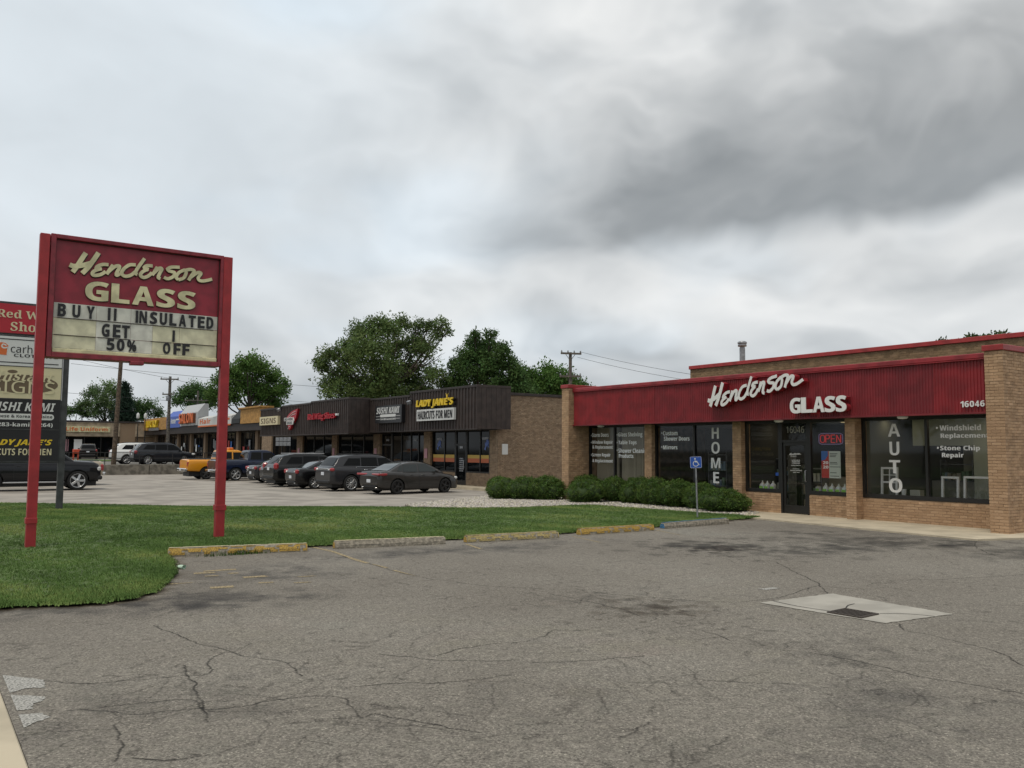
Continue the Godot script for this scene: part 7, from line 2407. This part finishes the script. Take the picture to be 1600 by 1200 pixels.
# ------------------------------------------------------------------ trees
func trees() -> void:
	var c1 := leaf_clump(10, 0.26, 0.20, 1, 0.4)
	var c2 := leaf_clump(10, 0.32, 0.25, 2, 0.3)
	var deep := func(l: Array, k: float) -> Array:
		var out := []
		for q in l:
			out.append([q[0], q[1], q[2] * k, q[3] * 1.06])
		return out
	tree("maple_tree", "largest tree, its ragged crown standing over the middle of the brown shop row", v3(-67.1, -0.3, -33.4), deg_to_rad(63.5), 8.0, 0.34,
		deep.call([[-5.6,9.5,-0.7,0.73], [-4.9,10.2,-0.8,0.56], [-4.5,7.6,-0.4,1.01], [-3.6,8.7,-1.4,1.12], [-3.1,11.1,-1.5,1.01], [-2.2,12.2,-0.3,0.90], [-1.4,10.0,2.1,1.46], [-0.6,12.6,1.0,0.95], [0.0,8.6,1.5,1.57], [0.8,10.9,-1.3,1.34], [1.4,12.9,0.1,0.84], [2.2,8.9,-1.1,1.46], [2.8,11.4,-1.4,1.23], [3.1,13.0,-1.0,0.73], [4.0,13.0,-0.6,0.62], [4.9,12.9,0.8,0.50], [5.4,12.3,0.5,0.39], [3.5,10.6,1.0,0.90], [4.3,8.4,1.0,0.95], [2.5,7.5,-1.4,1.34], [-2.2,7.5,-0.9,1.34], [-4.2,10.1,0.3,0.78], [-1.3,11.7,0.8,1.01], [0.3,12.0,1.3,1.01], [4.5,12.0,0.7,0.56], [-5.2,9.1,-0.7,0.50], [-2.9,9.7,0.4,1.01], [-3.9,6.9,0.6,1.01], [-2.6,6.3,0.6,1.1], [-0.9,6.7,0.8,1.2], [0.8,6.6,0.9,1.2], [2.0,6.3,0.3,1.1], [3.6,6.8,0.4,1.0], [-0.2,7.6,1.2,1.2]], 1.6), 130, c1, Color(0.102, 0.155, 0.052), 0.35)
	var big := get_node("maple_tree")
	var dead := Geo.new()
	for k in 7:
		var a := rng.randf_range(0.0, 1.1)
		var l := rng.randf_range(1.2, 2.3)
		var p1 := v3(2.6, 9.2, 0.4) + v3(cos(a), sin(a), rng.randf_range(-0.3, 0.3)) * l * 0.6
		var p2 := v3(2.6, 9.2, 0.4) + v3(cos(a + 0.2), sin(a + 0.2), rng.randf_range(-0.3, 0.3)) * l * 1.3
		dead.tube([v3(2.6, 9.2, 0.4), p1, p2], [0.05, 0.035, 0.012], 4, false)
		for t in 4:
			var b := a + rng.randf_range(-0.9, 0.9)
			dead.tube([p1.lerp(p2, t / 4.0), p1.lerp(p2, t / 4.0) + v3(cos(b), sin(b), rng.randf_range(-0.4, 0.4)) * rng.randf_range(0.4, 0.9)], [0.018, 0.008], 4, false)
	obj("bare_twig", dead, M.dead_wood, big, true)
	tree("maple_tree", "dense dark tree with a twin top right of the largest tree", v3(-62.8, -0.3, -40.9), deg_to_rad(57.0), 7.5, 0.3,
		deep.call([[-2.2,8.0,0.0,0.90], [-1.0,11.5,-0.4,0.73], [-1.4,10.2,-0.0,0.95], [0.4,11.2,-0.7,0.90], [0.6,12.1,0.4,0.50], [1.5,10.6,0.6,0.90], [2.1,9.7,0.1,0.84], [-0.3,8.8,-0.5,1.34], [2.7,8.9,0.6,0.73], [1.1,8.0,0.2,1.23], [-1.7,8.9,0.6,0.90], [-0.8,12.1,0.3,0.45], [-0.2,10.5,0.0,0.90], [-2.4,7.0,-0.1,0.90], [2.0,7.3,0.2,1.12], [-2.9,7.6,0.2,1.0], [-2.3,9.5,0.3,0.8], [3.0,8.0,0.2,0.95], [3.5,7.2,0.3,1.0], [0.6,9.4,0.3,1.1]], 1.6), 160, c1, Color(0.064, 0.122, 0.037), 0.1)
	tree("shade_tree", "lower rounded tree behind the brick end wall and power pole", v3(-65.0, -0.3, -50.0), deg_to_rad(52.4), 6.5, 0.28,
		deep.call([[-2.3,9.2,-0.1,0.98], [-0.9,8.6,-0.5,1.10], [-0.1,9.6,-0.2,0.86], [0.7,8.9,0.5,1.10], [1.8,9.0,-0.5,0.73], [2.9,8.2,-0.5,0.73], [-1.5,7.6,0.2,1.22], [0.6,7.5,-0.4,1.22], [-2.6,8.1,0.0,0.98], [2.1,7.6,-0.0,0.98], [3.8,7.7,-0.1,0.49], [-3.4,7.7,0.2,1.0], [-3.1,8.7,0.1,0.8], [1.3,8.2,0.3,1.0], [3.0,7.2,0.1,0.8]], 2.0), 140, c2, Color(0.077, 0.150, 0.035), 0.1)
	tree("shade_tree", "round leafy tree standing behind the sign's right post", v3(-85.6, 0.3, -27.7), deg_to_rad(72.0), 6.5, 0.34,
		deep.call([[-0.3,9.8,0.8,0.94], [-1.5,9.2,-0.4,0.87], [1.0,9.6,-0.1,1.01], [2.3,8.7,-0.5,0.94], [-2.6,8.3,0.2,0.81], [-0.3,8.0,-0.5,1.48], [3.1,7.4,-0.2,0.81], [-3.2,6.8,0.3,0.81], [1.3,7.1,-0.4,1.21], [-2.0,6.9,0.1,1.21], [0.3,10.3,0.4,0.54], [3.4,8.1,-0.3,0.40], [2.4,6.1,-0.7,0.94]], 2.0), 140, c2, Color(0.084, 0.158, 0.038), 0.1)
	tree("shade_tree", "small tree peeping over the grey awning", v3(-108.3, 0.3, -28.4), deg_to_rad(75.0), 5.5, 0.25,
		deep.call([[-1.3,8.3,-0.2,0.84], [0.0,8.7,0.2,0.92], [1.3,8.2,0.1,0.92], [-2.1,7.3,-0.2,0.75], [-0.4,7.1,-0.2,1.17], [1.9,7.2,-0.2,0.84], [0.6,6.8,-0.0,1.00]], 2.0), 110, c2, Color(0.070, 0.137, 0.042), 0.1)
	tree("shade_tree", "broad grey-green tree above the beige store left of the leaning pole", v3(-133.1, 0.3, -22.5), deg_to_rad(80.0), 6.0, 0.35,
		deep.call([[-1.5,9.3,-0.5,1.21], [0.5,10.0,0.2,1.11], [-2.5,7.7,0.3,1.01], [0.0,8.0,0.6,1.61], [1.8,9.0,0.2,1.21], [-1.0,6.5,0.5,1.21], [1.5,6.8,-0.6,1.41]], 2.0), 80, c2, Color(0.105, 0.168, 0.064), 0.1)
	tree("shade_tree", "low tree above the beige store right of the spruce", v3(-127.2, 0.3, -26.8), deg_to_rad(78.0), 5.0, 0.25,
		deep.call([[-0.8,7.1,-0.1,0.97], [0.5,7.4,0.3,0.87], [1.5,6.4,0.2,0.87], [-0.5,6.0,-0.1,0.97], [-1.6,7.6,0.2,0.78]], 2.0), 90, c2, Color(0.074, 0.140, 0.048), 0.1)
	tree("shade_tree", "smallest rounded treetop at the roof edge of the beige store beside the pylon", v3(-133.7, 0.3, -18.7), deg_to_rad(82.0), 5.0, 0.25,
		deep.call([[-0.8,6.5,0.0,0.81], [0.4,6.8,0.1,0.81], [1.4,6.2,-0.1,0.81]], 2.0), 90, c2, Color(0.081, 0.150, 0.048), 0.1)
	var sp := []
	for k in 34:
		var f := k / 33.0
		var a := k * 2.4
		var w := 1.7 * (1.0 - f) + 0.12
		sp.append([cos(a) * w * 0.7, 3.2 + 7.0 * f, sin(a) * w * 0.7, 0.25 + 0.75 * (1.0 - f)])
	tree("spruce_tree", "dark pointed spruce above the beige store behind the leaning pole", v3(-124.5, 0.3, -23.5), deg_to_rad(80.0), 9.4, 0.22, sp, 170, c2, Color(0.025, 0.049, 0.032), -0.2)
	tree("poplar_tree", "slim tree whose upright twig tips show over the taller brick storey", v3(-20.4, -0.3, -40.5), deg_to_rad(25.0), 5.5, 0.2,
		[[-1.75, 6.85, 0.0, 0.22], [-1.35, 6.95, 0.2, 0.3], [-0.95, 6.95, 0.0, 0.28], [-0.4, 7.0, 0.3, 0.22], [0.15, 7.22, 0.0, 0.36], [0.6, 7.15, 0.2, 0.25], [0.95, 7.25, 0.0, 0.33], [1.3, 7.3, 0.1, 0.3], [0.4, 6.4, 0.0, 0.6], [1.2, 6.5, 0.2, 0.6], [-1.0, 6.2, 0.1, 0.6]], 110, c1, Color(0.060, 0.095, 0.035), 1.2, "trees behind the shops")
	# trees across the road, seen in the shop glass only
	for k in 5:
		tree("shade_tree", ["first", "second", "third", "fourth", "fifth"][k] + " of the trees across the road, mirrored in the shop windows", v3(-52.0 + 12.0 * k, 0, 27.0 + 3.0 * (k % 2)), 0.0, 6.0, 0.3, lobes_in(14, 4.2, 3.5, 4.0, 10.5, 1.3, 1.9), 26, c2, Color(0.077, 0.140, 0.038), 0.1, "trees across the road")

# ------------------------------------------------------------------ small things on the ground
func small_things() -> void:
	# clipped shrubs: [x, z, width, height, prototype, words]
	var protos := [shrub_proto(1), shrub_proto(2), shrub_proto(3)]
	var list := [[-31.5, -21.4, 1.1, 0.95, 0, "first clipped shrub of the bed, next to the brown row's walk"], [-27.3, -18.75, 1.35, 0.98, 1, "second clipped shrub from the brown row's walk"], [-26.15, -18.95, 1.4, 1.0, 2, "broad clipped shrub in front of the brick side wall, third from the walk"], [-25.05, -19.1, 1.35, 1.02, 0, "clipped shrub in front of the brick end pillar's corner"],
		[-22.75, -19.05, 1.4, 0.90, 1, "clipped shrub standing forward of the row at the bend of the gravel bed"], [-24.1, -20.2, 1.35, 1.04, 2, "clipped shrub half hidden behind the forward one"], [-22.45, -20.1, 1.15, 1.0, 0, "clipped shrub under the window listing glass shelving"], [-21.35, -20.1, 1.2, 1.02, 1, "clipped shrub under the first brick pier of the front"], [-20.45, -20.05, 1.2, 1.03, 2, "clipped shrub under the window listing shower doors and mirrors"], [-19.3, -20.0, 1.35, 1.0, 0, "clipped shrub behind the disabled parking sign"], [-18.35, -20.0, 1.25, 0.93, 1, "clipped shrub under the tall letters HOME"], [-17.25, -19.65, 1.5, 0.80, 2, "low wide clipped shrub at the end beside the shop walk"]]
	for q in list:
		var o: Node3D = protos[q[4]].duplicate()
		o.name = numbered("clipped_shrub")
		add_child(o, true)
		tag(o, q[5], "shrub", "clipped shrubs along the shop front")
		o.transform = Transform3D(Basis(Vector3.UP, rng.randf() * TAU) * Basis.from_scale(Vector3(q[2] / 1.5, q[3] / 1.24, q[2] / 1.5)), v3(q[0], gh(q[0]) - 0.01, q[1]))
	for p in protos:
		p.free()
	# wheel stops: [x at both ends, z at both ends, paint, words]
	for q in [[-15.14, -3.62, -14.62, -5.84, M.chalk_paint, M.yellow_paint, "long wheel stop nearest the roadside sign, flaking white top and orange-yellow end"], [-14.72, -6.39, -14.36, -8.49, M.chalk_paint, M.stop_concrete, "bare grey wheel stop with chalky top, second from the roadside sign"], [-14.32, -8.94, -14.10, -11.03, M.yellow_pale, M.yellow_pale, "middle wheel stop, pale yellow with a smooth top"], [-14.30, -11.77, -14.28, -13.90, M.yellow_paint, M.yellow_paint, "yellow wheel stop with spalled grey face beside the blue one"], [-14.45, -14.40, -14.62, -16.80, M.blue_paint, M.stop_concrete, "wheel stop with worn blue paint in front of the disabled parking sign"]]:
		var a := v3(q[0], 0, q[1])
		var b := v3(q[2], 0, q[3])
		var d := (b - a).normalized()
		var o := thing("wheel_stop", q[6], "wheel stop", (a + b) / 2.0, "concrete wheel stops along the lawn", atan2(-d.z, d.x))
		var L := a.distance_to(b)
		var g := Geo.new()
		var prof := [v2(-0.085, 0.0), v2(-0.085, 0.055), v2(-0.06, 0.125), v2(-0.045, 0.135), v2(0.045, 0.135), v2(0.06, 0.125), v2(0.085, 0.055), v2(0.085, 0.0)]
		var rows := []
		for i in 31:
			var f := i / 30.0
			var row := PackedVector3Array()
			var e := 0.86 if i == 0 or i == 30 else 1.0
			for p in prof:
				var chip := rng.randf_range(-0.004, 0.004) if p.y > 0.0 else 0.0
				if rng.randf() < 0.05 and p.y > 0.1:
					chip = -0.018
				row.append(v3((f - 0.5) * L, p.y * e + chip, p.x * e))
			rows.append(row)
		g.grid(rows, true)
		for i in [0, 30]:
			for k in range(1, 7):
				if i == 30:
					g.tri(rows[i][0], rows[i][k + 1], rows[i][k])
				else:
					g.tri(rows[i][0], rows[i][k], rows[i][k + 1])
		obj("block", g, M.stop_concrete, o, true)
		# what is left of the paint lies in patches on the block
		var top := Geo.new()
		var face := Geo.new()
		var nz := FastNoiseLite.new()
		nz.seed = int(absf(q[1]) * 10.0)
		nz.frequency = 0.9
		var n := 90
		for i in n:
			var f0 := float(i) / n
			var f1 := float(i + 1) / n
			for j in 4:
				var v := nz.get_noise_2d(i * 0.10, j * 0.35)
				var x0 := (f0 - 0.5) * L * 0.992
				var x1 := (f1 - 0.5) * L * 0.992
				if v > -0.5 and (j > 0 or v > -0.2):
					var z0 := -0.046 + 0.023 * j
					top.quad(v3(x0, 0.1415, z0 + 0.023), v3(x1, 0.1415, z0 + 0.023), v3(x1, 0.1415, z0), v3(x0, 0.1415, z0))
				var w := nz.get_noise_2d(i * 0.09 + 100.0, j * 0.5)
				if w > -0.12 - 0.25 * smoothstep(0.18, 0.0, f0):
					var ys := [[0.02, 0.062], [0.062, 0.095], [0.095, 0.122], [0.122, 0.134]]
					var za := 0.0935 - maxf(0.0, ys[j][0] - 0.055) * 0.36
					var zb := 0.0935 - maxf(0.0, ys[j][1] - 0.055) * 0.36
					for s in [1.0, -1.0]:
						if s > 0:
							face.quad(v3(x0, ys[j][0], za), v3(x1, ys[j][0], za), v3(x1, ys[j][1], zb), v3(x0, ys[j][1], zb))
						else:
							face.quad(v3(x1, ys[j][0], -za), v3(x0, ys[j][0], -za), v3(x0, ys[j][1], -zb), v3(x1, ys[j][1], -zb))
		obj("top_paint", top, q[4], o, true).set_meta("kind", "stuff")
		obj("side_paint", face, q[5], o, true).set_meta("kind", "stuff")
		# painted end
		var g2 := Geo.new()
		var pp := PackedVector2Array([v2(-0.07, 0.01), v2(0.07, 0.01), v2(0.07, 0.045), v2(0.045, 0.112), v2(-0.045, 0.112), v2(-0.07, 0.045)])
		g2.prism(Transform3D(Basis(Vector3(0, 0, 1), Vector3.UP, Vector3(-1, 0, 0)), v3(-L / 2 - 0.002, 0, 0)), pp, -0.004, 0.003)
		obj("end_paint", g2, M.blue_paint if q[4] == M.blue_paint else M.yellow_paint, o, true)
	# disabled parking sign
	var o := thing("disabled_parking_sign", "blue disabled parking sign on a slightly tilted grey post", "parking sign", v3(-15.95, 0.0, -17.2))
	var lean := 0.035
	o.rotation.z = 0.0
	var g := Geo.new()
	var top := v3(-0.035, 1.52, 0.015)
	g.tube([v3(0, -0.05, 0), top], [0.024, 0.024], 8)
	obj("post", g, M.galvanised, o, true)
	var face_dir := v3(0.80, 0, 0.60).normalized()
	var F := Transform3D(Basis(Vector3.UP.cross(face_dir), Vector3.UP, face_dir) * Basis(Vector3(0, 0, 1), lean), top + v3(0, -0.02, 0) + face_dir * 0.03)
	g = Geo.new()
	g.prism(F, _rounded(0.305, 0.305, 0.03), -0.004, 0.0, true)
	var plate := obj("plate", g, M.sign_blue, o, true)
	g = Geo.new()
	for q in [[0.29, 0.286, 0.022, 0.006]]:
		var ring := _rounded(q[0], q[0], q[2])
		for poly in Geometry2D.offset_polyline(ring, q[3] / 2.0):
			if not Geometry2D.is_polygon_clockwise(poly):
				pass
		for i in ring.size():
			var a := ring[i]
			var b := ring[(i + 1) % ring.size()]
			var m := (a + b) / 2.0
			var t := b - a
			g.obox(F * Transform3D(Basis(Vector3(0, 0, 1), t.angle()), v3(m.x, m.y, 0.001)), v3(t.length() + 0.003, 0.006, 0.002))
	var sym := [[v2(-0.02, 0.055), v2(-0.015, 0.01), v2(0.04, 0.008)], [v2(0.04, 0.008), v2(0.07, -0.06), v2(0.09, -0.055)], [v2(-0.018, 0.03), v2(0.035, 0.03)]]
	for st in sym:
		for poly in Geometry2D.offset_polyline(PackedVector2Array(st), 0.0095, Geometry2D.JOIN_ROUND, Geometry2D.END_ROUND):
			g.prism(F, poly, 0.0, 0.003)
	var arc := []
	for k in 13:
		var a := deg_to_rad(100.0 + 19.0 * k)
		arc.append(v2(-0.005 + 0.068 * cos(a), -0.035 + 0.068 * sin(a)))
	for poly in Geometry2D.offset_polyline(PackedVector2Array(arc), 0.008, Geometry2D.JOIN_ROUND, Geometry2D.END_ROUND):
		g.prism(F, poly, 0.0, 0.0035)
	var head := PackedVector2Array()
	for k in 14:
		head.append(v2(-0.02 + 0.021 * cos(TAU * k / 14), 0.092 + 0.021 * sin(TAU * k / 14)))
	g.prism(F, head, 0.0, 0.003)
	obj("wheelchair_symbol", g, M.white_panel, plate, true)
	# drain grate
	o = thing("drain_grate", "dark iron drain grate set in the pale concrete slab", "drain grate", v3(-5.77, 0.006, -8.69))
	g = Geo.new()
	g.box(v3(-0.24, 0.0005, -0.22), v3(0.24, 0.002, 0.22))
	obj("pit", g, M.black_panel, o, true)
	g = Geo.new()
	for s in [-1.0, 1.0]:
		g.box(v3(-0.24, 0.002, s * 0.21 - 0.012), v3(0.24, 0.014, s * 0.21 + 0.012))
		g.box(v3(s * 0.228 - 0.012, 0.002, -0.198), v3(s * 0.228 + 0.012, 0.014, 0.198))
	obj("rim", g, M.iron, o, true)
	for k in 9:
		g = Geo.new()
		g.box(v3(-0.19 + 0.0475 * k - 0.009, 0.002, -0.198), v3(-0.19 + 0.0475 * k + 0.009, 0.012, 0.198))
		obj("bar", g, M.iron, o, true)
	o.rotation.y = 0.06
	o.scale = Vector3(0.86, 1.0, 0.84)
	# litter
	o = thing("paper_cup", "crushed pale green paper cup lying on the asphalt by the lawn corner", "litter", v3(-13.45, 0.0, -3.41), "", 0.7)
	g = Geo.new()
	var rows := []
	for i in 7:
		var row := PackedVector3Array()
		for k in 11:
			var a := TAU * (k % 10) / 10.0
			var r := 0.034 + 0.012 * i / 6.0 + 0.006 * sin(a * 3.0 + i)
			row.append(v3(-0.05 + 0.017 * i, 0.03 + sin(a) * r * 0.72, cos(a) * r))
		rows.append(row)
	g.grid(rows)
	obj("cup", g, mat("pale_green", 0.46, 0.60, 0.48, 0.6), o, true)
	# orange box on a stand and lamp heads by the beige store
	o = thing("orange_box", "small orange-red box on legs on the grass by the beige store", "newspaper box", v3(-94.0, 0.5, -13.45))
	g = Geo.new()
	g.obox(Transform3D(Basis(), v3(0, 0.9, 0)), v3(0.5, 0.42, 0.55), 0.04)
	obj("box", g, M.hydrant_red, o, true)
	g = Geo.new()
	for s in [-0.2, 0.2]:
		g.box(v3(-0.06, 0.0, s - 0.06), v3(0.06, 0.71, s + 0.06))
	obj("leg", g, M.hydrant_red, o, true)
	for q in [[-16.4, "white globe-topped street lantern seen over the beige store, first of two"], [-17.25, "white globe-topped street lantern seen over the beige store, second of two"]]:
		o = thing("street_lantern", q[1], "street lantern", v3(-112.0, 0.45, q[0] - 6.3), "street lanterns by the beige store")
		g = Geo.new()
		g.tube([v3(0, 0, 0), v3(0, 4.9, 0)], [0.07, 0.05], 8)
		obj("post", g, M.dark_metal, o, true)
		g = Geo.new()
		g.lathe(Transform3D(Basis(), v3(0, 4.9, 0)), [v2(0.08, 0), v2(0.18, 0.1), v2(0.18, 0.5), v2(0.08, 0.65), v2(0.001, 0.72)], 10)
		obj("lantern", g, M.white_panel, o, true)
	# weeds at the foot of the first wheel stop
	o = thing("weed_tuft", "tuft of green weeds growing against the first wheel stop", "weeds", v3(-14.85, 0.0, -4.75))
	g = Geo.new()
	for k in 260:
		var p := v3(rng.randfn() * 0.04, 0, rng.randfn() * 0.34)
		var h := rng.randf_range(0.03, 0.12)
		var a := rng.randf() * TAU
		var ln := v3(cos(a), 0, sin(a)) * h * 0.5
		var s := v3(-sin(a), 0, cos(a)) * 0.006
		var k2 := rng.randf_range(0.7, 1.2)
		g.c = Color(0.05 * k2, 0.095 * k2, 0.02 * k2)
		g.tri(p - s, p + s, p + ln + v3(0, h, 0))
	obj("blade", g, M.grass_blade, o, true).position = v3(0.13, 0, 0)

func _rounded(w: float, h: float, r: float) -> PackedVector2Array:
	var out := PackedVector2Array()
	for c in [[w / 2 - r, h / 2 - r, 0.0], [-w / 2 + r, h / 2 - r, PI / 2], [-w / 2 + r, -h / 2 + r, PI], [w / 2 - r, -h / 2 + r, PI * 1.5]]:
		for k in 5:
			out.append(v2(c[0] + r * cos(c[2] + PI / 8 * k), c[1] + r * sin(c[2] + PI / 8 * k)))
	return out
